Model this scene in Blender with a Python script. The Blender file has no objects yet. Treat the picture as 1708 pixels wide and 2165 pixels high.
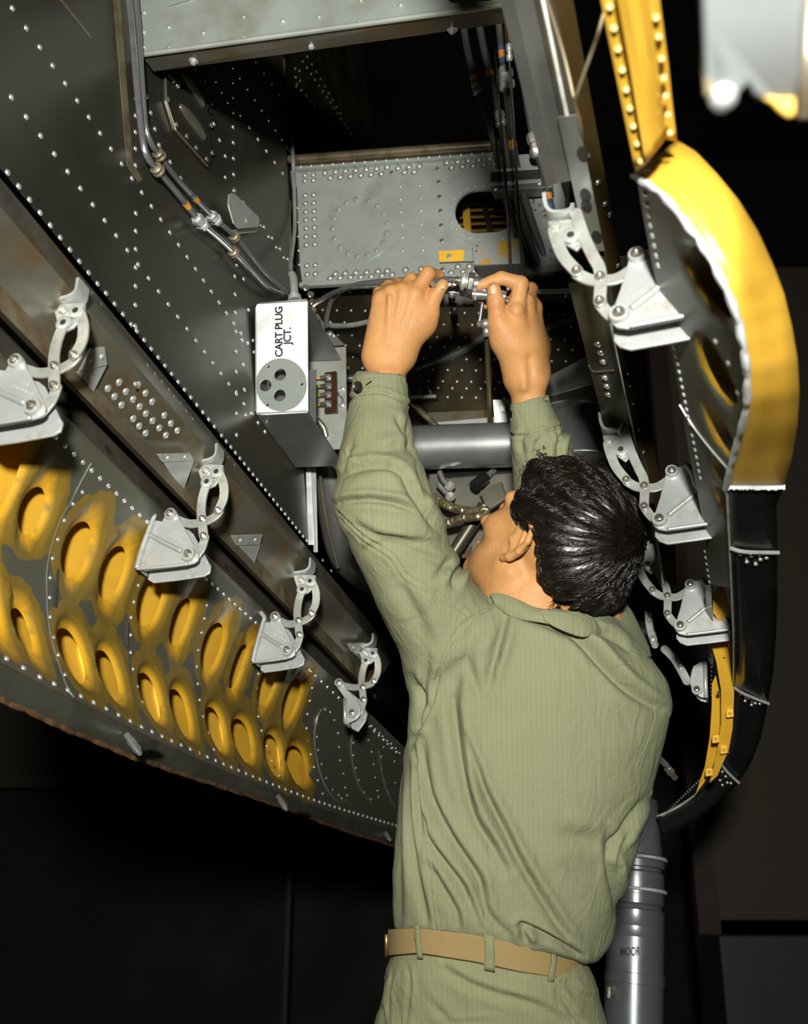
import bpy, math, random
import numpy as np
from mathutils import Vector, Matrix
from mathutils.geometry import delaunay_2d_cdt

random.seed(7)
RNG = np.random.default_rng(7)
S = bpy.context.scene
COL = S.collection

# ------------------------------------------------------------------ camera, world, light, exposure
FPX, CX, CY = 2300.0, 854.0, 1082.5          # focal length and centre of a 1708 x 2165 frame
PITCH, CAMZ = math.radians(20.0), 1.05
cs, sn = math.cos(PITCH), math.sin(PITCH)
cam = bpy.data.cameras.new('camera')
camo = bpy.data.objects.new('camera', cam); COL.objects.link(camo)
cam.sensor_fit = 'HORIZONTAL'; cam.sensor_width = 36.0; cam.lens = 36.0 * FPX / 1708.0
camo.location = (0, 0, CAMZ); camo.rotation_euler = (math.radians(90) + PITCH, 0, 0)
cam.clip_start = 0.05; cam.clip_end = 60
cam.dof.use_dof = True; cam.dof.focus_distance = 1.72; cam.dof.aperture_fstop = 6.5
S.camera = camo

wd = bpy.data.worlds.new('world'); S.world = wd; wd.use_nodes = True
wd.node_tree.nodes['Background'].inputs[0].default_value = (0.55, 0.62, 0.75, 1)
wd.node_tree.nodes['Background'].inputs[1].default_value = 0.0015
S.view_settings.view_transform = 'Standard'; S.view_settings.look = 'None'
S.view_settings.exposure = 0.0; S.view_settings.gamma = 1.0; S.view_settings.use_curve_mapping = False

def Wv(v):                                   # building frame (x right, y up, z ahead of the lens) -> world
    return Vector((v[0], v[2]*cs - v[1]*sn, CAMZ + v[2]*sn + v[1]*cs))
def Wdir(v): return Vector((v[0], v[2]*cs - v[1]*sn, v[2]*sn + v[1]*cs))
def Wn(a):
    a = np.asarray(a, float)
    return np.stack([a[:, 0], a[:, 2]*cs - a[:, 1]*sn, CAMZ + a[:, 2]*sn + a[:, 1]*cs], 1)

# the flash bulb beside the camera
def lamp(name, loc, aim, power, size, color):
    l = bpy.data.lights.new(name, 'AREA'); l.shape = 'DISK'; l.size = size; l.energy = power; l.color = color
    l.spread = math.radians(150)
    o = bpy.data.objects.new(name, l); COL.objects.link(o)
    p = Wv(loc); o.location = p
    o.rotation_euler = (Wv(aim) - p).to_track_quat('-Z', 'Y').to_euler()
    return o
lamp('flash_lamp', (-0.04, 0.42, -0.50), (0.0, 0.0, 1.8), 68.0, 0.14, (1.0, 0.97, 0.90))

# ------------------------------------------------------------------ geometry frame
F = Vector((786, -1268, FPX)).normalized()       # along the bay, running away from the lens
VPX, VPY = CX + 786, CY + 1268
L = Vector((0.946, 0, -0.3236)).normalized()     # across the bay
U = Vector((-0.088, 0.93, 0.357)).normalized()   # up into the bay
def ray(px, py): return Vector(((px - CX)/FPX, (CY - py)/FPX, 1.0))
def K(px, py, z): return ray(px, py) * z
def dist(px, py): return math.hypot(VPX - px, VPY - py)
def sec(px, py, c): return c / ray(px, py).dot(F)
class Plane:
    def __init__(s, p0, ex, ey):
        s.o = Vector(p0); s.ex = ex.normalized(); s.n = ex.cross(ey).normalized()
        s.ey = s.n.cross(s.ex).normalized()
        if s.n.dot(s.o) > 0: s.n = -s.n           # normal looks back at the lens
    def hit(s, px, py):
        r = ray(px, py); return r * (s.o.dot(s.n) / r.dot(s.n))
    def uv(s, px, py):
        d = s.hit(px, py) - s.o; return (d.dot(s.ex), d.dot(s.ey))
    def at(s, a, b, h=0.0): return s.o + s.ex*a + s.ey*b + s.n*h
    def up(s, h): q = Plane(s.o, s.ex, s.ey); q.o = s.o + s.n*h; q.n = s.n; return q

# ------------------------------------------------------------------ materials
MATS = {}
def mat(name, base, rough=0.5, metal=0.0, var=0.15, vscale=6.0, tint=None, tamt=0.0, tscale=9.0, tlo=0.5, thi=0.62,
        bump=0.0, bscale=60.0, spec=0.5, coat=0.0, scr=0.0):
    if name in MATS: return MATS[name]
    m = bpy.data.materials.new(name); m.use_nodes = True; nt = m.node_tree; n = nt.nodes; l = nt.links
    b = n['Principled BSDF']; b.inputs['Roughness'].default_value = rough; b.inputs['Metallic'].default_value = metal
    b.inputs['Specular IOR Level'].default_value = spec
    if coat: b.inputs['Coat Weight'].default_value = coat; b.inputs['Coat Roughness'].default_value = 0.15
    tc = n.new('ShaderNodeTexCoord')
    nz = n.new('ShaderNodeTexNoise'); nz.inputs['Scale'].default_value = vscale; nz.inputs['Detail'].default_value = 6
    l.new(tc.outputs['Object'], nz.inputs['Vector'])
    mr = n.new('ShaderNodeMapRange'); mr.inputs[1].default_value = 0.3; mr.inputs[2].default_value = 0.7
    mr.inputs[3].default_value = 1 - var; mr.inputs[4].default_value = 1 + var
    l.new(nz.outputs[0], mr.inputs[0])
    mx = n.new('ShaderNodeVectorMath'); mx.operation = 'SCALE'; mx.inputs[0].default_value = base[:3]
    l.new(mr.outputs[0], mx.inputs['Scale'])
    out = mx.outputs[0]
    if tint is not None:
        n2 = n.new('ShaderNodeTexNoise'); n2.inputs['Scale'].default_value = tscale; n2.inputs['Detail'].default_value = 8
        n2.inputs['Roughness'].default_value = 0.65
        l.new(tc.outputs['Object'], n2.inputs['Vector'])
        m2 = n.new('ShaderNodeMapRange'); m2.inputs[1].default_value = tlo; m2.inputs[2].default_value = thi
        m2.inputs[3].default_value = 0; m2.inputs[4].default_value = tamt
        l.new(n2.outputs[0], m2.inputs[0])
        mc = n.new('ShaderNodeMix'); mc.data_type = 'RGBA'
        l.new(m2.outputs[0], mc.inputs[0]); l.new(out, mc.inputs[6]); mc.inputs[7].default_value = (*tint, 1)
        out = mc.outputs[2]
    l.new(out, b.inputs['Base Color'])
    rr = n.new('ShaderNodeMapRange'); rr.inputs[1].default_value = 0.3; rr.inputs[2].default_value = 0.7
    rr.inputs[3].default_value = max(0.03, rough - 0.08); rr.inputs[4].default_value = min(1, rough + 0.10)
    l.new(nz.outputs[0], rr.inputs[0]); l.new(rr.outputs[0], b.inputs['Roughness'])
    if bump:
        n3 = n.new('ShaderNodeTexNoise'); n3.inputs['Scale'].default_value = bscale; n3.inputs['Detail'].default_value = 4
        l.new(tc.outputs['Object'], n3.inputs['Vector'])
        bp = n.new('ShaderNodeBump'); bp.inputs['Strength'].default_value = 1.0; bp.inputs['Distance'].default_value = bump
        l.new(n3.outputs[0], bp.inputs['Height']); l.new(bp.outputs[0], b.inputs['Normal'])
    MATS[name] = m; return m
RUST = (0.12, 0.055, 0.015)
m_wall = mat('dark_skin_metal', (0.068, 0.068, 0.052), 0.34, 0.6, 0.25, 5, (0.075, 0.055, 0.035), 0.5, 4, bump=0.0006, bscale=14)
m_sill = mat('sill_metal', (0.13, 0.125, 0.095), 0.36, 0.5, 0.3, 7, (0.14, 0.085, 0.03), 0.7, 11, bump=0.0006, bscale=20)
m_lip = mat('lip_metal', (0.20, 0.17, 0.11), 0.4, 0.5, 0.3, 12, (0.14, 0.08, 0.03), 0.8, 25)
m_flange = mat('door_flange_metal', (0.085, 0.082, 0.062), 0.4, 0.45, 0.3, 9, (0.10, 0.06, 0.03), 0.6, 14)
m_door = mat('door_paint', (0.048, 0.050, 0.036), 0.45, 0.15, 0.15, 9, (0.07, 0.065, 0.045), 0.5, 20)
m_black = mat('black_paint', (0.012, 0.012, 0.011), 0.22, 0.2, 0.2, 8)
m_bulk = mat('bulkhead_metal', (0.36, 0.395, 0.365), 0.36, 0.25, 0.12, 8, (0.22, 0.20, 0.13), 0.55, 9, 0.48, 0.7)
m_beam = mat('beam_metal', (0.34, 0.375, 0.345), 0.33, 0.35, 0.12, 6, (0.20, 0.17, 0.09), 0.5, 8, 0.5, 0.7)
m_alu = mat('cast_aluminium', (0.44, 0.47, 0.46), 0.36, 0.45, 0.08, 18, (0.34, 0.27, 0.16), 0.55, 30, 0.56, 0.68, bump=0.0002, bscale=180)
m_link = mat('link_steel', (0.46, 0.48, 0.44), 0.33, 0.5, 0.15, 25, (0.24, 0.17, 0.09), 0.6, 35, 0.52, 0.66)
m_rivet = mat('rivet_metal', (0.85, 0.88, 0.88), 0.30, 0.8, 0.05)
m_rivd = mat('rivet_dark', (0.40, 0.41, 0.38), 0.26, 0.75, 0.1)
m_bolt = mat('bolt_steel', (0.42, 0.40, 0.34), 0.22, 0.85, 0.2, 60)
m_tube = mat('bright_tube', (0.50, 0.52, 0.52), 0.24, 0.85, 0.08, 30)
m_hose = mat('grey_hose', (0.060, 0.062, 0.055), 0.42, 0.1, 0.2, 20)
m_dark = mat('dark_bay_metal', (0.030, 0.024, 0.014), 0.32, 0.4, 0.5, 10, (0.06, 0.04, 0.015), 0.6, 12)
m_yel = mat('yellow_primer', (0.74, 0.42, 0.035), 0.45, 0.0, 0.10, 9, (0.45, 0.27, 0.03), 0.4, 14, 0.5, 0.75)
m_yed = mat('dull_yellow_primer', (0.42, 0.25, 0.025), 0.5, 0.0, 0.15, 9)
m_box = mat('box_aluminium', (0.88, 0.91, 0.92), 0.34, 0.12, 0.08, 7, (0.50, 0.52, 0.50), 0.5, 12)
m_boxd = mat('brushed_steel', (0.30, 0.31, 0.30), 0.30, 0.75, 0.15, 9)
m_ink = mat('stencil_ink', (0.012, 0.011, 0.010), 0.6)
m_rust = mat('rusty_edge', (0.10, 0.05, 0.018), 0.6, 0.1, 0.5, 60)
m_blue = mat('blue_band', (0.05, 0.085, 0.16), 0.6)
m_org = mat('orange_band', (0.62, 0.25, 0.03), 0.6)
m_hole = mat('hole_shadow_metal', (0.02, 0.018, 0.014), 0.6)
m_brass = mat('braided_hose', (0.20, 0.17, 0.10), 0.30, 0.7, 0.3, 60)
m_ring = mat('chipped_white', (0.62, 0.66, 0.66), 0.4, 0.3, 0.2, 40)

# ------------------------------------------------------------------ mesh helpers
class MB:
    def __init__(s): s.v = []; s.f = []; s.m = []
    def add(s, vs, fs, mi=0):
        b = len(s.v); s.v.extend([Vector(p) for p in vs]); s.f.extend([tuple(b+i for i in f) for f in fs]); s.m.extend([mi]*len(fs)); return s
    def slab(s, poly, t, mi=0):              # polygon (list of points) pushed along vector t
        n = len(poly); vs = list(poly) + [p + t for p in poly]
        fs = [tuple(range(n)), tuple(range(2*n-1, n-1, -1))] + [(i, n+i, n+(i+1) % n, (i+1) % n) for i in range(n)]
        return s.add(vs, fs, mi)
    def tube(s, pts, r, seg=10, caps=True, mi=0, smooth=True):
        P = smooth_path(pts) if smooth and len(pts) > 2 else [Vector(p) for p in pts]
        n = len(P); R = r if callable(r) else (lambda t, r=r: r)
        vs, fs = [], []; up = None
        for i in range(n):
            d = (P[min(i+1, n-1)] - P[max(i-1, 0)]).normalized()
            if up is None: up = d.orthogonal().normalized()
            up = (up - d*up.dot(d)).normalized(); w = d.cross(up); rr = R(i/(n-1) if n > 1 else 0)
            for k in range(seg):
                a = 2*math.pi*k/seg; vs.append(P[i] + (up*math.cos(a) + w*math.sin(a))*rr)
        for i in range(n-1):
            for k in range(seg):
                fs.append((i*seg+k, i*seg+(k+1) % seg, (i+1)*seg+(k+1) % seg, (i+1)*seg+k))
        if caps: fs.append(tuple(range(seg-1, -1, -1))); fs.append(tuple(range((n-1)*seg, n*seg)))
        return s.add(vs, fs, mi)
    def lathe(s, o, axis, prof, seg=20, mi=0):   # prof: (distance along the axis, radius)
        axis = axis.normalized(); u = axis.orthogonal().normalized(); w = axis.cross(u); vs, fs = [], []
        for h, r in prof:
            for k in range(seg):
                a = 2*math.pi*k/seg; vs.append(o + axis*h + (u*math.cos(a)+w*math.sin(a))*max(r, 1e-5))
        for i in range(len(prof)-1):
            for k in range(seg): fs.append((i*seg+k, i*seg+(k+1) % seg, (i+1)*seg+(k+1) % seg, (i+1)*seg+k))
        fs.append(tuple(range(seg-1, -1, -1))); fs.append(tuple(range((len(prof)-1)*seg, len(prof)*seg)))
        return s.add(vs, fs, mi)
    def dome(s, o, n, r, h=None, seg=8, mi=0):
        h = h or r*0.6
        u = n.orthogonal().normalized(); w = n.cross(u).normalized(); n = n.normalized(); vs, fs = [], []
        rings = [(1.0, 0.0), (0.92, 0.42), (0.62, 0.82), (0.25, 0.98)]
        for rr, hh in rings:
            for k in range(seg):
                a = 2*math.pi*k/seg; vs.append(o + (u*math.cos(a)+w*math.sin(a))*r*rr + n*h*hh)
        vs.append(o + n*h)
        for i in range(3):
            for k in range(seg): fs.append((i*seg+k, i*seg+(k+1) % seg, (i+1)*seg+(k+1) % seg, (i+1)*seg+k))
        for k in range(seg): fs.append((3*seg+k, 3*seg+(k+1) % seg, 4*seg))
        return s.add(vs, fs, mi)
    def grid(s, rows, mi=0, closed=False):
        m, n = len(rows), len(rows[0]); vs = [p for r in rows for p in r]
        fs = [(i*n+j, i*n+(j+1) % n, (i+1)*n+(j+1) % n, (i+1)*n+j) for i in range(m-1) for j in range(n if closed else n-1)]
        return s.add(vs, fs, mi)
ORG = {}
def build(mb, name, mats, parent=None, smooth=False, bevel=0.0, solid=0.0, auto=None):
    me = bpy.data.meshes.new(name)
    org = ORG.get(parent.name, Vector((0, 0, 0))) if parent else None
    V = [Wv(v) for v in mb.v]
    if org is None:
        lo = [min(v[i] for v in V) for i in range(3)]; hi = [max(v[i] for v in V) for i in range(3)]
        org = Vector(((lo[0]+hi[0])/2, (lo[1]+hi[1])/2, lo[2]))
    me.from_pydata([tuple(v - org) for v in V], [], mb.f)
    if not isinstance(mats, (list, tuple)): mats = [mats]
    for m in mats: me.materials.append(m)
    if len(mats) > 1: me.polygons.foreach_set('material_index', mb.m)
    o = bpy.data.objects.new(name, me); COL.objects.link(o)
    if parent: o.parent = parent
    else: o.location = org
    ORG[o.name] = org
    if smooth:
        me.polygons.foreach_set('use_smooth', [True]*len(me.polygons))
        if auto is not None: me.set_sharp_from_angle(angle=math.radians(auto))
    if solid:
        md = o.modifiers.new('thick', 'SOLIDIFY'); md.thickness = solid; md.offset = 0
    if bevel:
        md = o.modifiers.new('bevel', 'BEVEL'); md.width = bevel; md.segments = 2; md.limit_method = 'ANGLE'
        md.angle_limit = math.radians(40)
        me.polygons.foreach_set('use_smooth', [True]*len(me.polygons)); me.set_sharp_from_angle(angle=math.radians(50))
    me.update(); return o
def thing(name, label, cat, loc, group=None, kind=None):
    o = bpy.data.objects.new(name, None); COL.objects.link(o); o.empty_display_size = 0.05
    o.location = Wv(loc); ORG[o.name] = Wv(loc); tag(o, label, cat, group, kind); return o
def tag(o, label, cat=None, group=None, kind=None):
    if label: o['label'] = label
    if cat: o['category'] = cat
    if group: o['group'] = group
    if kind: o['kind'] = kind
    return o
def stuff(o): o['kind'] = 'stuff'; return o
def smooth_path(pts, step=None, per=8):
    P = [Vector(p) for p in pts]; out = []
    n = len(P)
    for i in range(n-1):
        p0, p1, p2, p3 = P[max(i-1, 0)], P[i], P[i+1], P[min(i+2, n-1)]
        for k in range(per):
            t = k/per
            out.append(0.5*((2*p1) + (p2-p0)*t + (2*p0-5*p1+4*p2-p3)*t*t + (3*p1-p0-3*p2+p3)*t**3))
    out.append(P[-1]); return out
def resample(poly, n):                            # 2-D pixel polyline -> n evenly spaced points
    P = [Vector((p[0], p[1])) for p in poly]; d = [0]
    for a, b in zip(P, P[1:]): d.append(d[-1] + (b-a).length)
    out = []
    for i in range(n):
        t = d[-1]*i/(n-1); j = max(k for k in range(len(d)) if d[k] <= t + 1e-9); j = min(j, len(P)-2)
        f = (t-d[j])/max(d[j+1]-d[j], 1e-9); out.append(P[j].lerp(P[j+1], f))
    return out
def along(p, q, n):                               # evenly spaced points from p to q
    return [p.lerp(q, i/(n-1)) for i in range(n)] if n > 1 else [p]
def rivets(pts, nrm, r, name, m, parent, h=None, seg=8):
    mb = MB()
    for p in pts: mb.dome(p, nrm(p) if callable(nrm) else nrm, r, h, seg)
    o = build(mb, name, m, parent, smooth=True); return stuff(o)
def copy_tree(o, off=None, parent=None):
    c = o.copy(); COL.objects.link(c)
    if parent is not None: c.parent = parent
    elif off is not None: c.location = o.location + off
    for ch in [x for x in bpy.data.objects if x.parent == o]: copy_tree(ch, None, c)
    return c
def circle2(c, r, n=24, ry=None, rot=0):
    ry = ry or r
    return [(c[0] + r*math.cos(a)*math.cos(rot) - ry*math.sin(a)*math.sin(rot), c[1] + r*math.cos(a)*math.sin(rot) + ry*math.sin(a)*math.cos(rot)) for a in [2*math.pi*i/n for i in range(n)]]
def inside(p, poly):
    x, y = p; c = False; n = len(poly); j = n-1
    for i in range(n):
        xi, yi = poly[i]; xj, yj = poly[j]
        if (yi > y) != (yj > y) and x < (xj-xi)*(y-yi)/(yj-yi) + xi: c = not c
        j = i
    return c
def cdt(outline, holes, extra=()):
    vs, es = [], []
    for loop in [outline] + list(holes):
        b = len(vs); n = len(loop); vs += [Vector(p) for p in loop]; es += [(b+i, b+(i+1) % n) for i in range(n)]
    vs += [Vector(p) for p in extra]
    v, e, f, *_ = delaunay_2d_cdt(vs, es, [], 0, 1e-7)
    out = []
    for t in f:
        c = ((v[t[0]].x+v[t[1]].x+v[t[2]].x)/3, (v[t[0]].y+v[t[1]].y+v[t[2]].y)/3)
        if inside(c, outline) and not any(inside(c, h) for h in holes): out.append(tuple(t))
    return v, out
def holed(mb, plane, outline, holes, t, h0=0.0, mi=0):   # a flat sheet with real holes, thickness t behind its face
    v, f = cdt(outline, holes); n = len(v)
    mb.add([plane.at(p.x, p.y, h0) for p in v], f, mi); mb.add([plane.at(p.x, p.y, h0-t) for p in v], [tuple(reversed(x)) for x in f], mi)
    for loop in [outline] + list(holes):
        k = len(loop)
        mb.add([plane.at(p[0], p[1], h0) for p in loop] + [plane.at(p[0], p[1], h0-t) for p in loop], [(i, (i+1) % k, k+(i+1) % k, k+i) for i in range(k)], mi)
def text_mesh(txt, plane_o, ex, ey, size, name, m, parent, depth=0.0006, off=0.0004, align='LEFT', spacing=1.0, line=1.0):
    cu = bpy.data.curves.new(name, 'FONT'); cu.body = txt; cu.size = size; cu.extrude = depth/2; cu.align_x = align
    cu.offset = size*0.022; cu.space_character = spacing; cu.space_line = line
    o = bpy.data.objects.new(name, cu); COL.objects.link(o)
    dg = bpy.context.evaluated_depsgraph_get(); me = bpy.data.meshes.new_from_object(o.evaluated_get(dg))
    bpy.data.objects.remove(o)
    n = ex.cross(ey).normalized()
    org = ORG.get(parent.name)
    for v in me.vertices:
        c = v.co.copy(); v.co = Wv(plane_o + ex*c.x + ey*c.y + n*(c.z + off)) - org
    me.name = name; me.materials.clear(); me.materials.append(m)
    t = bpy.data.objects.new(name, me); COL.objects.link(t); t.parent = parent; ORG[t.name] = org
    return t

# ================================================================== LEFT SIDE: bay wall, sill, hinged door
c_L = K(407, 1180, 1.62).dot(F)
zA = sec(448, 918, c_L); kA = zA * dist(448, 918)
def on_A(px, py): return K(px, py, kA / dist(px, py))
LW = Plane(on_A(650, 1140), F, U)                 # the bay's left wall

wall_left = thing('wall_left', 'dark riveted metal side wall of the bay, behind the junction box', None, on_A(448, 918), kind='structure')
del wall_left['label']
mb = MB()
out = [(-260, 28), (650, 1140), (652, 1138), (640, 960), (622, 600), (612, 430), (605, 310), (600, 120), (596, -120), (-260, -520)]
mb.slab([LW.hit(*p) for p in out], -LW.n*0.004)
build(mb, 'skin_panel', m_wall, wall_left)
# seam doublers: a lapped sheet edge and a rust-lined vertical joint
mb = MB()
mb.slab([LW.hit(*p) + LW.n*0.001 for p in [(236, -40), (250, -40), (280, 345), (300, 380), (292, 385), (268, 350)]], -LW.n*0.002)
mb.slab([LW.hit(*p) + LW.n*0.001 for p in [(118, -10), (122, -12), (192, 78), (190, 82)]], -LW.n*0.002)
build(mb, 'seam_strip', m_lip, wall_left)
mb = MB()
for a, b in [((600, 125), (605, 310)), ((605, 310), (614, 322)), ((613, 425), (612, 540)), ((612, 540), (622, 566))]:
    mb.tube([LW.hit(*a), LW.hit(*b)], 0.0022, 6)
build(mb, 'edge_trim', m_lip, wall_left)
# rivet rows (pixel starts and ends found on the wall's own plane, spaced evenly along it)
def row(p, q, n, pl=LW): return along(pl.hit(*p), pl.hit(*q), n)
R = []
R += row((26, 18), (590, 820), 30); R += row((24, 206), (560, 913), 26)
R += row((16, 365), (206, 600), 10); R += row((224, 620), (277, 686), 4); R += row((289, 700), (453, 902), 13); R += row((468, 921), (648, 1143), 22)
R += row((287, 144), (286, 350), 7); R += row((287, 451), (286, 645), 6); R += row((286, 690), (287, 1 + 700), 1)
R += row((491, 142), (497, 660), 16)
R += row((498, 700), (500, 920), 6)
R += row((313, 270), (500, 560), 10); R += row((310, 204), (336, 307), 4)
R += row((455, 171), (480, 215), 3); R += row((506, 163), (595, 294), 7); R += row((507, 242), (597, 366), 6)
R += row((540, 130), (590, 200), 4); R += row((476, 375), (600, 545), 8); R += row((558, 480), (608, 548), 4)
R += row((452, 262), (476, 330), 3); R += row((515, 590), (535, 720), 3); R += row((511, 718), (519, 878), 4)
R += row((286, 812), (290, 700), 1)
rivets(R, LW.n, 0.0042, 'rivet', m_rivet, wall_left, 0.0026)
R = row((624, 145), (633, 300), 9) + row((633, 150), (641, 300), 8) + row((640, 130), (762, 312), 17) + row((628, 178), (745, 330), 15) + row((650, 120), (720, 240), 9)
# the deeper wall beyond the frame edge
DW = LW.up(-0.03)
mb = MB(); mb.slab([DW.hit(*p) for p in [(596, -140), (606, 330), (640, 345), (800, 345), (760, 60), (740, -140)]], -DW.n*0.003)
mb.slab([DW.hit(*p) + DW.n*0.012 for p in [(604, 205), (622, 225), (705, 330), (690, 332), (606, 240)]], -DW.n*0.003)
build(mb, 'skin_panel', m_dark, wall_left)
rivets([DW.hit(CX+(p.x/p.z)*FPX, CY-(p.y/p.z)*FPX) for p in R], DW.n, 0.0036, 'rivet', m_rivd, wall_left, 0.0024)

# access hatch with two pressed beads and stencilled words
hat = thing('access_hatch', 'dark access hatch with two long pressed beads and faint black stencil words', 'hatch', LW.hit(400, 352))
mb = MB(); mb.slab([LW.hit(*p) + LW.n*0.006 for p in [(341, 120), (343, 214), (363, 277), (431, 354), (442, 342), (436, 262), (430, 215), (385, 100)]], -LW.n*0.0055)
build(mb, 'panel', m_wall, hat, bevel=0.0015)
mb = MB()
for a, b, r in [((372, 224), (426, 296), 0.011), ((374, 150), (424, 228), 0.010)]:
    mb = MB(); p, q = LW.hit(*a), LW.hit(*b)
    mb.tube([p + LW.n*0.004, p.lerp(q, .5) + LW.n*0.006, q + LW.n*0.004], lambda t, r=r: r*(1-abs(2*t-1)**4*0.7), 12)
    build(mb, 'bead', m_sill, hat, smooth=True)
mb = MB(); mb.tube([LW.hit(*p) + LW.n*0.007 for p in [(341, 120), (343, 214), (363, 277), (431, 354)]], 0.0016, 6, smooth=False)
build(mb, 'edge', m_lip, hat)
for p in [(349, 160), (348, 212), (366, 265), (388, 290), (408, 314), (430, 338), (442, 325), (440, 267), (441, 220), (425, 172), (404, 146)]:
    mb = MB(); o = LW.hit(*p) + LW.n*0.005; mb.lathe(o, LW.n, [(0, 0.0045), (0.002, 0.0045), (0.0035, 0.0026), (0.0036, 0)], 10); build(mb, 'screw', m_rivd, hat, smooth=True, auto=40)
for p in [(358, 171), (368, 182)]:
    mb = MB(); o = LW.hit(*p) + LW.n*0.005; mb.dome(o, LW.n, 0.006, 0.005, 10); build(mb, 'stud', m_rivet, hat, smooth=True)
tx = (LW.hit(423, 216) - LW.hit(388, 168)).normalized(); ty = LW.n.cross(tx).normalized()
text_mesh('COOLANT\nTANK\nNO. 1', LW.hit(392, 166) + LW.n*0.0075, tx, ty, 0.022, 'lettering', m_ink, hat, 0.0004, 0.0)

# sill: a folded channel along the bottom of the wall
c2 = c_L
PS = [(448, 918), (447, 926), (449, 963), (403, 1033), (400, 1068), (392, 1072)]
def S3(px, py, c=None, dn=0.0):
    c = c or c_L; z = sec(px, py, c); return ray(px, py) * (z + dn)
SP = [S3(448, 918), S3(447, 926, dn=-0.004), S3(449, 963, dn=-0.022), S3(403, 1033, dn=-0.012), S3(400, 1068, dn=-0.018), S3(392, 1070, dn=0.012)]
sill = thing('sill_channel', 'folded brownish metal sill channel running below the left bay wall', 'sill', SP[3], kind='thing')
T0, T1 = -1.15, 0.92
def sweep(mb, pts, t0, t1, n=12, mi=0):
    mb.grid([[p + F*(t0 + (t1-t0)*i/n) for p in pts] for i in range(n+1)], mi); return mb
mb = MB(); sweep(mb, SP[0:4], T0, T1); build(mb, 'channel', m_sill, sill, solid=0.003, bevel=0.0)
mb = MB(); sweep(mb, [SP[3] + Vector((0, 0, -.002)), SP[4], SP[5]], T0, T1); build(mb, 'lip', m_lip, sill, solid=0.002)
# lighter spacer strip on the lip near the lens
mb = MB(); sl = [S3(405, 1025, dn=-0.02), S3(402, 1040, dn=-0.024)]; sweep(mb, sl, -1.0, -0.52, 4); build(mb, 'strip', m_lip, sill, solid=0.004)
nS = (SP[2] - SP[3]).cross(F).normalized(); nS = nS if nS.z < 0 else -nS
SF = Plane(SP[3], F, SP[2]-SP[3]); 
nA = (SP[1] - SP[2]).cross(F).normalized(); nA = nA if nA.z < 0 else -nA
AF = Plane(SP[2], F, SP[1]-SP[2])
R = []
for t in range(22): pass
pat = [(765,755),(692,795),(808,815),(887,772),(735,847),(855,865),(935,825),(780,902),(897,912),(978,880),(937,957),(855,990),(1056,968),(980,1003),(894,1037),(1098,1020),(1023,1050),(935,1083),(1140,1066),(1066,1097)]
mbp = MB()
for x, y in pat:
    mbp.dome(SF.hit(x/3.05, 560 + y/3.05), SF.n, 0.0062, 0.0042, 10)
stuff(build(mbp, 'rivet', m_rivet, sill, smooth=True))
m_rsh = mat('rusted_sheet', (0.125, 0.112, 0.075), .38, .5, .3, 14, (.12, .065, .022), .8, 22, .48, .64)
mb = MB(); mb.slab([SF.hit(*p) + SF.n*.0016 for p in [(203, 803), (222, 786), (250, 790), (285, 800), (318, 826), (352, 858), (384, 892), (402, 930), (372, 934), (330, 930), (296, 928), (262, 884), (228, 846)]], -SF.n*.001); build(mb, 'rusted_doubler', m_rsh, sill)
R = [AF.hit(*p) for p in [(310, 772), (325, 790), (340, 807), (355, 824), (366, 838), (379, 853), (392, 870), (405, 886)]]
R += [AF.hit(*p) for p in [(173, 597), (192, 620), (212, 643)]] + [AF.hit(*p) for p in [(469, 953), (481, 968), (494, 984), (682, 1185), (700, 1207)]]
rivets(R, AF.n, 0.0036, 'rivet', m_rivet, sill, 0.0022)
R = [SP[0] + F*t + nA*0.002 for t in np.arange(0.62, 0.9, 0.02)]

# folded gussets tying the sill to the frame
m_gus = mat('gusset_metal', (0.27, 0.285, 0.27), .4, .3, .15, 20, (.16, .09, .03), .7, 24, .55, .68)
def gusset(polytop, polytri, k, label):
    g = thing('sill_gusset', label, 'bracket', SF.hit(*polytri[0]) , 'triangular gussets under the left sill', 'thing')
    pl = SF.up(0.010)
    mb = MB(); mb.slab([pl.hit(*p) for p in polytri], -pl.n*0.0025); build(mb, 'plate', m_gus, g, bevel=0.0006)
    pl2 = SF.up(0.012)
    mb = MB(); mb.slab([pl2.hit(*p) for p in polytop], -pl2.n*0.0035); build(mb, 'top_flange', m_gus, g, bevel=0.0008)
    a, b = polytop[0], polytop[1]; c, d = polytop[2], polytop[3]
    for f in (0.25, 0.78):
        p = ((a[0]*(1-f)+b[0]*f)*.5 + (d[0]*(1-f)+c[0]*f)*.5, (a[1]*(1-f)+b[1]*f)*.5 + (d[1]*(1-f)+c[1]*f)*.5)
        mb = MB(); mb.dome(pl2.hit(*p), pl2.n, 0.004, 0.002, 10); build(mb, 'rivet', m_alu, g, smooth=True)
    return g
gusset([(193, 737), (222, 734), (228, 772), (168, 786)], [(162, 787), (228, 770), (198, 829)], 0, 'rust-topped triangular gusset right behind the large upper left hinge')
gusset([(333, 961), (403, 958), (411, 974), (343, 978)], [(343, 974), (411, 972), (387, 1042)], 0, 'triangular grey gusset left of the hinge mount in the middle of the sill')
gusset([(489, 1133), (556, 1130), (550, 1152), (499, 1154)], [(499, 1150), (552, 1150), (537, 1195)], 0, 'triangular grey gusset halfway between the second and third hinges')
gusset([(733, 1361), (776, 1359), (776, 1379), (742, 1378)], [(742, 1375), (776, 1377), (766, 1400)], 0, 'small grey gusset beside the farthest hinge mount, near the green shirt')

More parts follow.
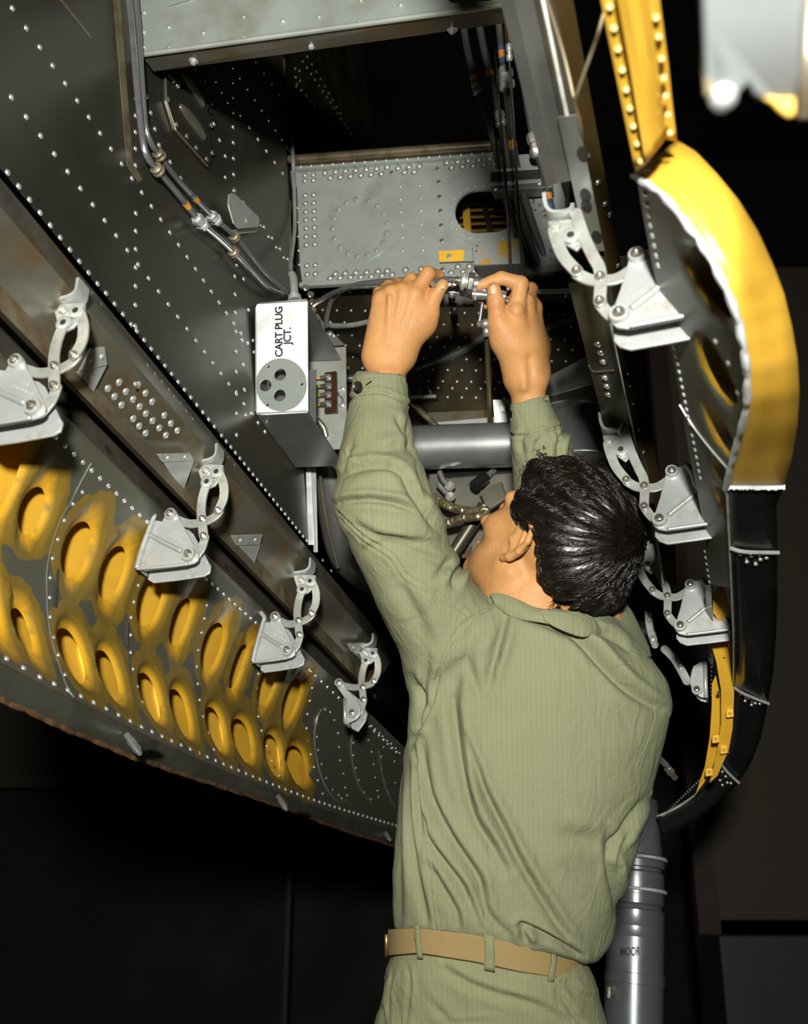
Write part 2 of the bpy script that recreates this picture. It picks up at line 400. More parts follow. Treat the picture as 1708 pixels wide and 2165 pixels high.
# white-painted upright strip and duct at the wall's far end
st = thing('edge_strip', 'narrow off-white upright strip below the junction box', 'strip', LW.hit(650, 1165), kind='thing')
mb = MB(); n = LW.n
EP = Plane(LW.hit(650, 1060) + LW.n*0.012, L, U)
mb.slab([EP.hit(*p) for p in [(645, 955), (656, 955), (664, 1152), (651, 1152)]], Vector((0, 0, 0.004)))
build(mb, 'strip', m_ring, st, bevel=0.0008)
mb = MB(); mb.slab([EP.hit(*p) + Vector((0, 0, 0.006)) for p in [(656, 955), (667, 957), (671, 1168), (662, 1168)]], Vector((0, 0, 0.004)))
build(mb, 'backing', m_alu, st, bevel=0.0008)
du = thing('curved_duct', 'dull grey curved duct behind the upright strip, left of the raised sleeve', 'duct', K(735, 1230, 2.25), kind='thing')
mb = MB(); mb.tube([K(688, 900, 2.2), K(698, 990, 2.22), K(712, 1090, 2.25), K(738, 1180, 2.3), K(800, 1225, 2.4), K(870, 1235, 2.5)], 0.038, 20)
build(mb, 'duct_pipe', m_boxd, du, smooth=True)
mb = MB(); mb.tube([K(672, 960, 2.14), K(690, 1100, 2.2), K(715, 1200, 2.25)], 0.004, 8); build(mb, 'weld_seam', m_lip, du)

# ------------------------------------------------------------------ left gear door
zT = sec(340, 1126, c_L) * dist(340, 1126) / dist(190, 985)
DT = K(190, 985, zT); cD = DT.dot(F)
DM = ray(98, 1190) * sec(98, 1190, cD); DB = ray(150, 1475) * sec(150, 1475, cD)
da = (DB - DT).normalized(); db = F.cross(da).normalized()
if (DM - DT).dot(db) < 0: db = -db                   # db: away from the bay, towards the outer skin
vB = (DB-DT).length; vM = (DM-DT).dot(da); hM = (DM-DT).dot(db)
def bul(v): return hM * v * (vB - v) / (vM * (vB - vM))
def DS(u, v, h=0.0):                                 # door inner skin; h > 0 towards the bay
    return DT + F*u + da*v + db*(bul(v) - h)
def door_uv(px, py):
    r = ray(px, py)
    def g(z):
        d = r*z - DT; v = d.dot(da); return d.dot(db) - bul(v)
    z0 = 0.6; g0 = g(z0); z = z0
    while z < 5:
        z1 = z + 0.02; g1 = g(z1)
        if g0 * g1 <= 0: break
        z, g0 = z1, g1
    for _ in range(40):
        zm = (z+z1)/2; gm = g(zm)
        if g0 * gm <= 0: z1 = zm
        else: z, g0 = zm, gm
    d = r*z - DT; return (d.dot(F), d.dot(da))
def dn(u, v):
    e = 1e-3; n = (DS(u+e, v)-DS(u, v)).cross(DS(u, v+e)-DS(u, v)).normalized()
    return n if n.dot(db) < 0 else -n
HOLES = [(7,1005,33,95),(79,1077,28,51),(172,1160,31,60),(247,1209,28,57),(326,1268,27,54),(389,1312,22,50),(456,1366,19,50),(510,1407,18,47),
         (572,1442,17,46),(622,1478,16,43),(-15,1275,26,70),(59,1331,23,49),(162,1384,31,59),(238,1426,26,54),(325,1472,25,52),(388,1505,22,50),
         (462,1540,21,47),(519,1564,22,46),(583,1595,19,44),(634,1617,21,42)]
HO = []
for hx, hy, ax, ay in HOLES:
    u, v = door_uv(hx, hy); p = DS(u, v); e = 1e-3
    def px(q): return (CX + FPX*q.x/q.z, CY - FPX*q.y/q.z)
    p0 = px(p); pu = px(DS(u+e, v)); pv = px(DS(u, v+e))
    ux, uy, vx, vy = (pu[0]-p0[0])/e, (pu[1]-p0[1])/e, (pv[0]-p0[0])/e, (pv[1]-p0[1])/e
    det = ux*ux*vy*vy - vx*vx*uy*uy
    au2 = (ax*ax*vy*vy - vx*vx*ay*ay)/det; av2 = (ux*ux*ay*ay - ax*ax*uy*uy)/det
    au = math.sqrt(au2) if au2 > 2e-4 else 0.03; av = math.sqrt(av2) if av2 > 2e-4 else 0.04
    HO.append((u, v, min(au, 0.07), min(av, 0.08)))
print('door', vB, vM, hM, 'zT', zT); print([tuple(round(x, 3) for x in h) for h in HO])
BR = [(-140, 1318), (-60, 1357), (19, 1396), (87, 1434), (174, 1474), (211, 1492), (300, 1538), (392, 1580), (466, 1613), (542, 1645), (624, 1677), (673, 1695), (749, 1719), (826, 1742), (870, 1754)]
botuv = [door_uv(x, y+13) for x, y in BR]
umin, umax = botuv[0][0], botuv[-1][0]
outl = [(umin, -0.022)] + [(umax, -0.022)] + [b for b in reversed(botuv)]
hol = []
for (u, v, au, av) in HO:
    hol.append([(u + au*math.cos(t), v + av*math.sin(t)) for t in np.linspace(0, 2*math.pi, 36, endpoint=False)])
def hdist(u, v):                                      # scaled distance to the nearest hole edge, metres
    best = 9
    for (hu, hv, au, av) in HO:
        q = math.hypot((u-hu)/au, (v-hv)/av); d = (q-1)*min(au, av)
        if d < best: best = d
    return best
hol = [h for h, q in zip(hol, HO) if q[0]-q[2] > umin + 0.01]
ext = []
for (u, v, au, av) in HO:
    for k, g in enumerate((0.003, 0.006, 0.010, 0.015, 0.021)):
        for t in np.linspace(0, 2*math.pi, 40, endpoint=False):
            p = (u + (au+g)*math.cos(t+0.08*k), v + (av+g)*math.sin(t+0.08*k))
            if inside(p, outl) and hdist(*p) > g*0.8: ext.append(p)
step = 0.011
for iu in range(int((umax-umin)/step)):
    for iv in range(int(0.42/step)):
        p = (umin + (iu+0.5)*step, -0.02 + (iv+0.5)*step)
        if inside(p, outl) and hdist(*p) > 0.024: ext.append(p)
V2, F2 = cdt(outl, hol, ext)
def hprof(d):                                         # flanged lightening hole: the rim is pressed away from the bay
    if d > 0.022: return 0.0
    return -0.010 * (1 - max(d, 0)/0.022)**2 + 0.003*math.exp(-((d-0.017)/0.004)**2)
def rimv(u, v): return max(0.0, 1 - max(hdist(u, v), 0)/0.014)
def paint(u, v):
    best = -9
    for (hu, hv, au, av) in HO:
        q = math.hypot((u-hu)/(au+0.032), (v-hv)/(av+0.040)); best = max(best, 1-q)
    return best
gdoor = thing('gear_bay_hatch', 'big dark landing gear door with two rows of yellow-primed holes on the left', 'door', DS(0, vB), kind='thing')
me_v = [DS(p.x, p.y, hprof(hdist(p.x, p.y))) for p in V2]
mb = MB(); mb.add(me_v, F2)
def paint_mat():
    m = bpy.data.materials.new('door_paint_and_primer'); m.use_nodes = True; nt = m.node_tree; n = nt.nodes; l = nt.links
    b = n['Principled BSDF']; b.inputs['Roughness'].default_value = 0.42
    at = n.new('ShaderNodeAttribute'); at.attribute_name = 'primer'; tc = n.new('ShaderNodeTexCoord')
    nz = n.new('ShaderNodeTexNoise'); nz.inputs['Scale'].default_value = 26; nz.inputs['Detail'].default_value = 5; nz.inputs['Roughness'].default_value = 0.6
    l.new(tc.outputs['Object'], nz.inputs['Vector'])
    ad = n.new('ShaderNodeMath'); ad.operation = 'MULTIPLY_ADD'; ad.inputs[1].default_value = 0.42; l.new(nz.outputs[0], ad.inputs[0]); l.new(at.outputs['Fac'], ad.inputs[2])
    gt = n.new('ShaderNodeMapRange'); gt.inputs[1].default_value = 0.195; gt.inputs[2].default_value = 0.215; l.new(ad.outputs[0], gt.inputs[0])
    # primer: strong close to the rim, thin olive overspray further out
    g2 = n.new('ShaderNodeMapRange'); g2.inputs[1].default_value = 0.25; g2.inputs[2].default_value = 0.75; at2 = n.new('ShaderNodeAttribute'); at2.attribute_name = 'rim'; l.new(at2.outputs['Fac'], g2.inputs[0])
    c1 = n.new('ShaderNodeMix'); c1.data_type = 'RGBA'; c1.inputs[6].default_value = (0.155, 0.100, 0.012, 1); c1.inputs[7].default_value = (0.50, 0.27, 0.015, 1); l.new(g2.outputs[0], c1.inputs[0])
    n2 = n.new('ShaderNodeTexNoise'); n2.inputs['Scale'].default_value = 45; n2.inputs['Detail'].default_value = 8; l.new(tc.outputs['Object'], n2.inputs['Vector'])
    m3 = n.new('ShaderNodeMapRange'); m3.inputs[1].default_value = 0.56; m3.inputs[2].default_value = 0.72; m3.inputs[4].default_value = 0.7; l.new(n2.outputs[0], m3.inputs[0])
    c3 = n.new('ShaderNodeMix'); c3.data_type = 'RGBA'; c3.inputs[7].default_value = (0.16, 0.12, 0.03, 1); l.new(m3.outputs[0], c3.inputs[0]); l.new(c1.outputs[2], c3.inputs[6])
    c2 = n.new('ShaderNodeMix'); c2.data_type = 'RGBA'; c2.inputs[6].default_value = (0.062, 0.063, 0.046, 1); l.new(gt.outputs[0], c2.inputs[0]); l.new(c3.outputs[2], c2.inputs[7])
    l.new(c2.outputs[2], b.inputs['Base Color']); return m
m_dp = paint_mat()
o = build(mb, 'inner_panel', m_dp, gdoor, smooth=True)
at = o.data.attributes.new('primer', 'FLOAT', 'POINT')
pv = []
for p in V2:
    pv.append(paint(p.x, p.y) if p.x < door_uv(668, 1560)[0] + 0.03 else -1.0)
at.data.foreach_set('value', pv)
at = o.data.attributes.new('rim', 'FLOAT', 'POINT'); at.data.foreach_set('value', [rimv(p.x, p.y) for p in V2])
# outer skin seen through the holes, primed yellow inside
mb = MB(); nu = 60
rows = []
for i in range(nu+1):
    u = umin + (umax-umin)*i/nu
    j = max(k for k in range(len(botuv)) if botuv[k][0] <= u + 1e-6); j = min(j, len(botuv)-2)
    f = (u-botuv[j][0])/(botuv[j+1][0]-botuv[j][0]); vb = botuv[j][1]*(1-f)+botuv[j+1][1]*f
    rows.append([DS(u, -0.022 + (vb+0.022)*k/12, -0.040) for k in range(13)])
mb.grid(rows); build(mb, 'outer_skin', m_yel, gdoor, smooth=True, solid=0.002)
# stiffening rib between the skins behind each pair of holes
for (u, v, au, av) in HO[1::2] + []:
    mb = MB(); mb.grid([[DS(u-au*0.25 + au*0.9*(k/6-.5), v-av*1.3+2.6*av*k/6, -0.039), DS(u-au*0.25 + au*0.9*(k/6-.5), v-av*1.3+2.6*av*k/6, -0.030)] for k in range(7)])
    build(mb, 'rib', m_yel, gdoor, solid=0.002)
# bottom band
BO = [(-140, 1380), (-60, 1437), (0, 1475), (62, 1503), (130, 1534), (200, 1564), (280, 1597), (400, 1640), (500, 1672), (600, 1706), (700, 1745), (748, 1762), (830, 1786), (870, 1797)]
n = 40; bi = resample([(x, y+13) for x, y in BR], n); bo = resample(BO, n)
innr = []
for p in bi: u, v = door_uv(p.x, p.y); innr.append(DS(u, v))
outr = [K(q.x, q.y, a.z + 0.012) for q, a in zip(bo, innr)]
mb = MB(); mb.grid([[a, a.lerp(b, .1) + Vector((0, 0, -.004)), a.lerp(b, .9) + Vector((0, 0, -.004)), b, b + Vector((-0.01, 0.0, 0.03))] for a, b in zip(innr, outr)])
build(mb, 'edge_band', m_door, gdoor, smooth=True, solid=0.0015)
mb = MB(); mb.tube([b + Vector((0, -0.001, -.002)) + Vector((random.uniform(-1, 1), random.uniform(-1, 1), 0))*0.0012 for b in outr], lambda t: 0.0025 + 0.0015*abs(math.sin(t*90)), 6); build(mb, 'chipped_edge', m_rust, gdoor)
# rivet rows
def drow(poly, n):
    out = []
    for p in resample(poly, n): out.append(door_uv(p.x, p.y))
    return out
def even_uv(pts, n):                                   # even spacing along a uv polyline
    d = [0]
    for a, b in zip(pts, pts[1:]): d.append(d[-1] + math.hypot(b[0]-a[0], b[1]-a[1]))
    res = []
    for i in range(n):
        t = d[-1]*i/(n-1); j = min(max(k for k in range(len(d)) if d[k] <= t+1e-9), len(d)-2); f = (t-d[j])/max(d[j+1]-d[j], 1e-9)
        res.append((pts[j][0]*(1-f)+pts[j+1][0]*f, pts[j][1]*(1-f)+pts[j+1][1]*f))
    return res
def duv(uvs, r, name='rivet', m=None, h=None):
    mb = MB()
    for (u, v) in uvs: mb.dome(DS(u, v, 0.0004), dn(u, v), r, h or r*0.6)
    return stuff(build(mb, name, m or m_rivet, gdoor, smooth=True))
duv(even_uv([door_uv(x, y) for x, y in BR[1:]], 58), 0.0041)
duv(even_uv([door_uv(117, 924), door_uv(310, 1103)], 12) + even_uv([door_uv(435, 1223), door_uv(551, 1326)], 11) + even_uv([door_uv(640, 1404), door_uv(838, 1590)], 19), 0.0040)
vert = [[(174, 1041), (154, 1066), (136, 1101), (122, 1141), (111, 1181), (106, 1222), (105, 1264), (106, 1305), (113, 1348), (123, 1385), (137, 1427)],
        [(300, 1200), (292, 1238), (283, 1273), (277, 1306), (276, 1343), (276, 1380), (281, 1415), (290, 1452), (300, 1485)],
        [(437, 1280), (432, 1308), (426, 1338), (419, 1375), (416, 1410), (418, 1446), (422, 1480), (429, 1515), (440, 1550), (452, 1585)],
        [(550, 1390), (546, 1425), (543, 1455), (542, 1485), (546, 1515), (553, 1545), (564, 1577), (575, 1608), (590, 1640)],
        [(657, 1420), (660, 1455), (655, 1482), (650, 1510), (648, 1540), (650, 1566), (657, 1595), (664, 1622), (672, 1650), (682, 1678)]]
q = []
for c in vert: q += [door_uv(*p) for p in c]
duv(q, 0.0033)
# pressed doublers with bead edges and rivets near the far end
def doubler(curve, riv):
    mb = MB(); mb.tube([DS(*door_uv(*p), 0.001) for p in curve], 0.0016, 6); o = build(mb, 'bead', m_rivd, gdoor)
    mb = MB()
    for p in riv: u, v = door_uv(*p); mb.dome(DS(u, v, 0.0004), dn(u, v), 0.0036, 0.0022)
    stuff(build(mb, 'rivet', m_rivd, gdoor, smooth=True))
# 
doubler([(692, 1496), (678, 1502), (668, 1525), (664, 1560), (668, 1600), (678, 1640), (692, 1670), (708, 1690), (722, 1697), (732, 1690)],
        [(688, 1501), (698, 1506), (670, 1529), (707, 1523), (670, 1558), (715, 1550), (673, 1586), (717, 1580), (680, 1616), (719, 1608), (690, 1645), (726, 1636), (703, 1670), (716, 1681), (722, 1688), (730, 1665), (734, 1682)])
doubler([(744, 1552), (741, 1580), (745, 1615), (754, 1650), (766, 1675), (786, 1698)],
        [(747, 1571), (747, 1597), (752, 1624), (759, 1650), (770, 1675), (779, 1565), (786, 1590), (790, 1616), (793, 1644), (798, 1672), (784, 1690), (800, 1685), (763, 1552), (773, 1546)])
doubler([(800, 1585), (804, 1620), (810, 1650), (820, 1680), (834, 1705)],
        [(811, 1580), (826, 1583), (806, 1600), (807, 1625), (812, 1650), (820, 1675), (835, 1655), (834, 1610)])
duv([door_uv(*p) for p in [(785, 1535), (793, 1542), (802, 1550), (809, 1557), (818, 1566), (827, 1573), (836, 1582), (845, 1592)]], 0.003)
# scratched white joint lines
mb = MB(); mb.tube([DS(*door_uv(*p), 0.0008) for p in [(192, 980), (170, 1020), (150, 1060), (127, 1100), (110, 1150), (99, 1200), (98, 1250), (100, 1300), (108, 1350), (122, 1400), (140, 1450), (155, 1475)]], 0.0009, 6)
build(mb, 'joint_line', m_rivd, gdoor)
for c in ([(121, 1205), (118, 1245), (116, 1283)], [(269, 1315), (268, 1345), (268, 1368)]):
    mb = MB(); mb.tube([DS(*door_uv(*p), 0.0002) for p in c], 0.003, 6); build(mb, 'slot', m_hole, gdoor)
# top flange of the door
def SL(px, py, dz=0.0): return ray(px, py) * (sec(px, py, c_L) + dz)
fl = [DS(0, -0.022) + F*((c_L - cD)), SL(342, 1098, -0.003), SL(340, 1080, -0.001), SL(340, 1036, 0.004), SL(334, 1030, 0.03)]
mb = MB(); sweep(mb, fl, -1.15, 0.95); build(mb, 'top_flange', m_flange, gdoor, solid=0.002)
R = []; base = fl[1].lerp(fl[2], .45); nf = (fl[3]-fl[1]).cross(F).normalized(); nf = nf if nf.z < 0 else -nf
for i in range(40): R.append(base + F*(-0.7 + i*0.032) + nf*0.001)
rivets(R, nf, 0.0026, 'rivet', m_lip, gdoor, 0.0012)
base = fl[2].lerp(fl[3], .35)
for t in (-0.56, -0.34, -0.16, -0.01, 0.12, 0.24):
    mb = MB(); o = base + F*t + nf*0.0015
    mb.add([o + F*(0.010*math.cos(a)) + (fl[3]-fl[2]).normalized()*(0.006*math.sin(a)) for a in np.linspace(0, 2*math.pi, 14, endpoint=False)], [tuple(range(14))]); build(mb, 'slot', m_hole, gdoor)
# latch pins on the band with dished scoops either side
for k, (x, y, x2, y2) in enumerate([(268, 1554, 296, 1594), (588, 1684, 606, 1713), (812, 1757, 826, 1778)]):
    f = 0; j = min(range(n), key=lambda i: abs(bo[i].x - x)); zz = innr[j].z - 0.006
    mb = MB(); p, q2 = K(x, y, zz + 0.006), K(x2, y2, zz - 0.022)
    mb.tube([p, p.lerp(q2, .3), p.lerp(q2, .31), p.lerp(q2, .8), q2], lambda t: 0.0048 if t < .3 else (0.0060 if t < .82 else 0.003), 12, smooth=False)
    pn = build(mb, 'latch_pin', m_tube, gdoor, smooth=True, auto=40)
    for s in (-1, 1):
        o = K(x + s*34*zz/1.5*(1.3-.25*k), y + 5 + s*16, zz + 0.005); mb = MB()
        mb.add([o + (K(x2+30, y2-6, zz)-K(x2-30, y2+6, zz)).normalized()*(0.016*math.cos(a)) + Vector((0, 0.007*math.sin(a), -0.002)) for a in np.linspace(0, 2*math.pi, 16, endpoint=False)] , [tuple(range(16))])
        build(mb, 'scoop', m_black, gdoor)

# ------------------------------------------------------------------ hinges
def pl_pt(px, py, c, d=0.0): return ray(px, py) * sec(px, py, c) + F*d
def strap(mb, pts, w, c, d, th):                    # a flat bent link lying across the bay, th thick along it
    P = smooth_path([pl_pt(x, y, c) for x, y in pts], per=5); a, b = [], []
    for i in range(len(P)):
        t = (P[min(i+1, len(P)-1)] - P[max(i-1, 0)]).normalized(); s = t.cross(F).normalized()
        a.append(P[i] + s*w + F*d); b.append(P[i] - s*w + F*d)
    cap = lambda q, d0: [q + (d0*math.cos(t) + d0.cross(F).normalized()*math.sin(t))*w + F*d for t in np.linspace(math.pi/2*0.8, -math.pi/2*0.8, 5)]
    e = cap(P[-1], (P[-1]-P[-2]).normalized()); s0 = cap(P[0], (P[0]-P[1]).normalized())
    mb.slab(a + e + b[::-1] + s0, F*th)
def boltm(c3, r, h, hexr=True):
    mb = MB(); mb.lathe(c3, -F, [(-0.002, r*1.35), (0.0015, r*1.35), (0.0018, r*1.3)], 16)
    mb.lathe(c3 - F*0.0018, -F, [(0, r), (h, r), (h*1.15, r*0.8)], 6); mb.lathe(c3 - F*(h+0.002), -F, [(0, r*0.5), (h*0.6, r*0.5), (h*0.8, r*0.3)], 10)
    return mb
def hinge(c, spec, label, group, far_scale=1.0):
    g = thing('door_hinge', label, 'hinge', pl_pt(*spec['boss'][-1], c), group, 'thing')
    mm = m_alu
    # cast bracket: two triangular cheeks with raised ribs and bosses
    q = spec['plate']
    mb = MB(); mb.slab([pl_pt(x, y, c, -0.010) for x, y in q], F*0.004)
    br = build(mb, 'bracket', mm, g, bevel=0.0012)
    mb = MB(); mb.slab([pl_pt(x, y, c, 0.014) for x, y in spec.get('back', q)], F*0.004); build(mb, 'rear_cheek', mm, g, bevel=0.0012)
    for rib, w in spec['ribs']:
        mb = MB(); P = [pl_pt(x, y, c, -0.0125) for x, y in rib]; mb.tube(P, w*1.4, 10); build(mb, 'rib', mm, br, smooth=True)
    for wb in spec.get('webs', []):
        mb = MB(); P = [pl_pt(x, y, c, -0.010) for x, y in wb]; mb.grid([[p, p + F*0.026] for p in P]); build(mb, 'web', mm, br, solid=0.003)
    for (x, y), r in zip(spec['boss'], spec['bossr']):
        p = pl_pt(x, y, c); mb = MB(); mb.lathe(p - F*0.009, -F, [(0, r), (0.006, r), (0.0075, r*0.92), (0.0075, r*0.7), (0.0066, r*0.66), (0.0066, 0)], 24); build(mb, 'boss', mm, br, smooth=True, auto=35)
    for (x, y) in spec['bossbolt']:
        build(boltm(pl_pt(x, y, c, -0.0155), 0.0048, 0.003), 'bolt', m_bolt, g, smooth=True, auto=30)
    for (x0, y0), (x1, y1) in spec.get('marks', []):    # raised foundry marks, worn beyond reading
        mb = MB(); a, b = pl_pt(x0, y0, c, -0.0102), pl_pt(x1, y1, c, -0.0102); e = (b-a).normalized(); u2 = e.cross(F).normalized(); nn = 8
        for i in range(nn):
            o = a.lerp(b, (i+.1)/nn); w = (b-a).length/nn*0.55; h = 0.004
            mb.slab([o + u2*h*.5, o + e*w + u2*h*.5, o + e*w - u2*h*(.5 if i % 3 else .2), o - u2*h*.5], -F*0.0006)
        stuff(build(mb, 'cast_marks', mm, br))
    for nm, pts, w, d in spec['links']:
        mb = MB(); strap(mb, pts, w, c, d, 0.0035); build(mb, 'link_arm', m_link, g, bevel=0.0006)
    for (x, y) in spec['bolts']:
        build(boltm(pl_pt(x, y, c, -0.0035), 0.0042, 0.003), 'bolt', m_bolt, g, smooth=True, auto=30)
    mb = MB(); q = [pl_pt(x, y, c) for x, y in spec['mount']]; mb.slab([p - F*0.001 for p in q], F*0.004)
    mo = build(mb, 'mount_plate', m_link, g, bevel=0.0008)
    for (x, y) in spec['mholes']:
        p = pl_pt(x, y, c, -0.002); mb = MB(); mb.lathe(p, -F, [(0, 0.0105), (0.003, 0.0105), (0.0036, 0.009), (0.0036, 0.0042), (-0.001, 0.0040)], 20); build(mb, 'lug', m_alu, mo, smooth=True, auto=35)
        mb = MB(); mb.lathe(pl_pt(x, y, c, -0.0060), -F, [(0, 0.0040), (0.0001, 0.0040)], 12); build(mb, 'pin_hole', m_hole, mo)
    mb = MB(); mb.lathe(pl_pt(*spec['mbolt'], c, -0.002), -F, [(0, 0.006), (0.005, 0.006), (0.0055, 0.005)], 6); build(mb, 'hex_bolt', m_link, mo, bevel=0.0005)
    mb = MB(); P = [pl_pt(x, y, c, -0.006) for x, y in spec['flange']]; P = smooth_path(P, per=4)
    w = 0.0028; a = []; 
    mb.grid([[p - F*0.004, p + F*0.020] for p in P]); build(mb, 'mount_flange', m_alu, g, solid=0.0042)
    return g
L2 = dict(
    plate=[(356, 1092), (359, 1085), (368, 1082), (377, 1085), (383, 1095), (388, 1107), (420, 1166), (427, 1180), (425, 1190), (416, 1197), (397, 1202), (357, 1207), (312, 1212), (297, 1209), (304, 1170), (317, 1131), (326, 1104), (349, 1108)],
    back=[(345, 1096), (372, 1096), (400, 1120), (432, 1180), (437, 1188), (434, 1203), (422, 1210), (360, 1219), (314, 1224), (302, 1217), (312, 1160)],
    ribs=[([(325, 1138), (350, 1152), (392, 1173)], 0.0026), ([(307, 1075), (322, 1084), (334, 1097), (331, 1108), (322, 1133), (308, 1172), (298, 1209)], 0.0030), ([(298, 1210), (355, 1206), (405, 1200)], 0.0018)],
    webs=[[(309, 1077), (323, 1085), (332, 1098), (329, 1112), (320, 1136), (306, 1176), (299, 1209)]],
    boss=[(369, 1095), (407, 1180)], bossr=[0.0092, 0.0112], bossbolt=[(369, 1095), (407, 1180)],
    marks=[((371, 1128), (393, 1138)), ((359, 1135), (402, 1155))],
    links=[('a', [(441, 1018), (431, 1048), (427, 1075), (428, 1098), (432, 1134)], 0.0072, -0.004), ('b', [(369, 1096), (398, 1106), (430, 1102), (452, 1092), (463, 1080)], 0.0068, 0.0005), ('c', [(463, 1080), (474, 1055), (474, 1025), (464, 1000)], 0.0072, -0.004), ('d', [(432, 1134), (424, 1160), (407, 1180)], 0.0068, 0.0005)],
    bolts=[(430, 1099), (432, 1135), (462, 1081)],
    mount=[(415, 984), (444, 982), (472, 983), (473, 1003), (455, 1027), (440, 1034), (427, 1020)], mholes=[(460, 1000), (440, 1021)], mbolt=(436, 996),
    flange=[(415, 982), (434, 980), (450, 976), (461, 966), (463, 944)])
GL = 'cast hinges along the left gear door'
hinges = []
def shifted(g, dz, label, s=1.0):
    h = copy_tree(g, off=Wdir(F*(dz / F.z)))
    h['label'] = label
    return h
h2 = hinge(c_L - .020, L2, 'cast hinge in the middle of the left door, second from the left edge', GL)
shifted(h2, (1.288 - 1.62), 'large cast hinge cut by the left edge of the picture, nearest on the left door')
def spec_map(sp, f):
    o = {}
    for k, v in sp.items():
        if k in ('bossr',): o[k] = v; continue
        def w(x):
            if isinstance(x, tuple) and len(x) == 2 and all(isinstance(i, (int, float)) for i in x): return f(x)
            if isinstance(x, list): return [w(i) for i in x]
            if isinstance(x, tuple): return tuple(w(i) for i in x)
            return x
        o[k] = w(v)
    return o
# third hinge: its bracket is narrower; trace it in its own plane
c_3 = c_L + (1.949 - 1.62)/F.z
def m3(p):
    s = 1.62/1.949; x, y = p; xx = 613 + (x-407)*s; yy = 1380 + (y-1180)*s
    if x < 407 and y > 1060: xx = 613 + (x-407)*s*0.80
    return (xx, yy - (yy-1380)*0.0)
sp3 = spec_map(L2, m3)
hinge(c_3 - .020, sp3, 'narrow cast hinge beside the last yellow holes, third from the left edge', GL)
# fourth hinge: small bent-strap bracket
c_4 = c_L + (2.254 - 1.62)/F.z
def m4(p): s = 1.62/2.254; return (751 + (p[0]-407)*s, 1512 + (p[1]-1180)*s)
L4 = spec_map(L2, m4)
L4['plate'] = [(715, 1446), (718, 1441), (726, 1440), (731, 1446), (737, 1462), (757, 1480), (766, 1502), (764, 1515), (756, 1524), (734, 1535), (731, 1532), (731, 1478), (715, 1456)]
L4['back'] = [(725, 1450), (760, 1478), (772, 1505), (768, 1520), (752, 1543), (738, 1536)]
L4['ribs'] = [([(733, 1480), (734, 1533)], 0.0025)]; L4['webs'] = [[(733, 1478), (734, 1534)]]; L4['marks'] = []
L4['boss'] = [(721, 1448), (749, 1511)]; L4['bossbolt'] = [(721, 1448), (749, 1511)]; L4['bossr'] = [0.009, 0.011]
L4['links'][1] = ('b', [(721, 1448), (748, 1453), (766, 1450), (782, 1446), (789, 1438)], 0.0068, 0.0005)
hinge(c_4 - .015, L4, 'small farthest hinge of the left door, close to the green shirt', GL)

# ================================================================== CENTRE: bulkhead, beam, junction box, plumbing
BP = Plane(LW.hit(634, 605) + F*0.01, L, U)
bulk = thing('wall_back', None, None, BP.hit(850, 600), kind='structure')
def uvs(pl, pts): return [pl.uv(*p) for p in pts]
def stadium(cx1, cy1, cx2, cy2, r, n=12):           # pixel capsule outline
    a0 = math.atan2(cy2-cy1, cx2-cx1); out = []
    for k in range(n+1): a = a0 + math.pi/2 + math.pi*k/n; out.append((cx1 + r*math.cos(a), cy1 + r*math.sin(a)))
    for k in range(n+1): a = a0 - math.pi/2 + math.pi*k/n; out.append((cx2 + r*math.cos(a), cy2 + r*math.sin(a)))
    return out
slot = stadium(1007, 449, 1046, 447, 45)
outer = [(627, 366), (1060, 330), (1165, 322), (1195, 420), (1195, 570), (1165, 575), (640, 604), (634, 560), (630, 470)]
mb = MB(); holed(mb, BP, uvs(BP, outer), [uvs(BP, slot)], 0.004)
build(mb, 'bulkhead_panel', m_bulk, bulk)
# lapped strip, round cover plate and reinforcing ring
mb = MB(); p1 = BP.up(0.002); mb.slab([p1.hit(*p) for p in [(637, 372), (673, 368), (681, 590), (643, 593)]], -BP.n*0.002); build(mb, 'lap_strip', m_bulk, bulk, bevel=0.0006)
mb = MB(); mb.slab([p1.hit(760 + 69*math.cos(a), 481 + 72*math.sin(a)) for a in np.linspace(0, 2*math.pi, 48, endpoint=False)], -BP.n*0.0018); cov = build(mb, 'cover_plate', m_bulk, bulk, bevel=0.0006)
for i in range(17):
    a = math.radians(-72 + i*360/17*0.985)
    mb = MB(); mb.lathe(p1.hit(760 + 58*math.cos(a), 481 + 60*math.sin(a)), BP.n, [(0, 0.0058), (0.0028, 0.0058), (0.0034, 0.005)], 6); mb.lathe(p1.hit(760 + 58*math.cos(a), 481 + 60*math.sin(a)), BP.n, [(0, 0.0070), (0.0006, 0.0070)], 12)
    build(mb, 'bolt', m_beam, cov)
ringo = stadium(1007, 449, 1060, 446, 66)
mb = MB(); holed(mb, BP, uvs(BP, ringo), [uvs(BP, slot)], 0.002, 0.002); rg = build(mb, 'slot_ring', m_bulk, bulk, bevel=0.0005)
rp = stadium(1007, 449, 1060, 446, 56); rp = [(p.x, p.y) for p in resample(rp, 24)]
rivets([p1.hit(*p) for p in rp], BP.n, 0.0032, 'rivet', m_alu, rg, 0.0016)
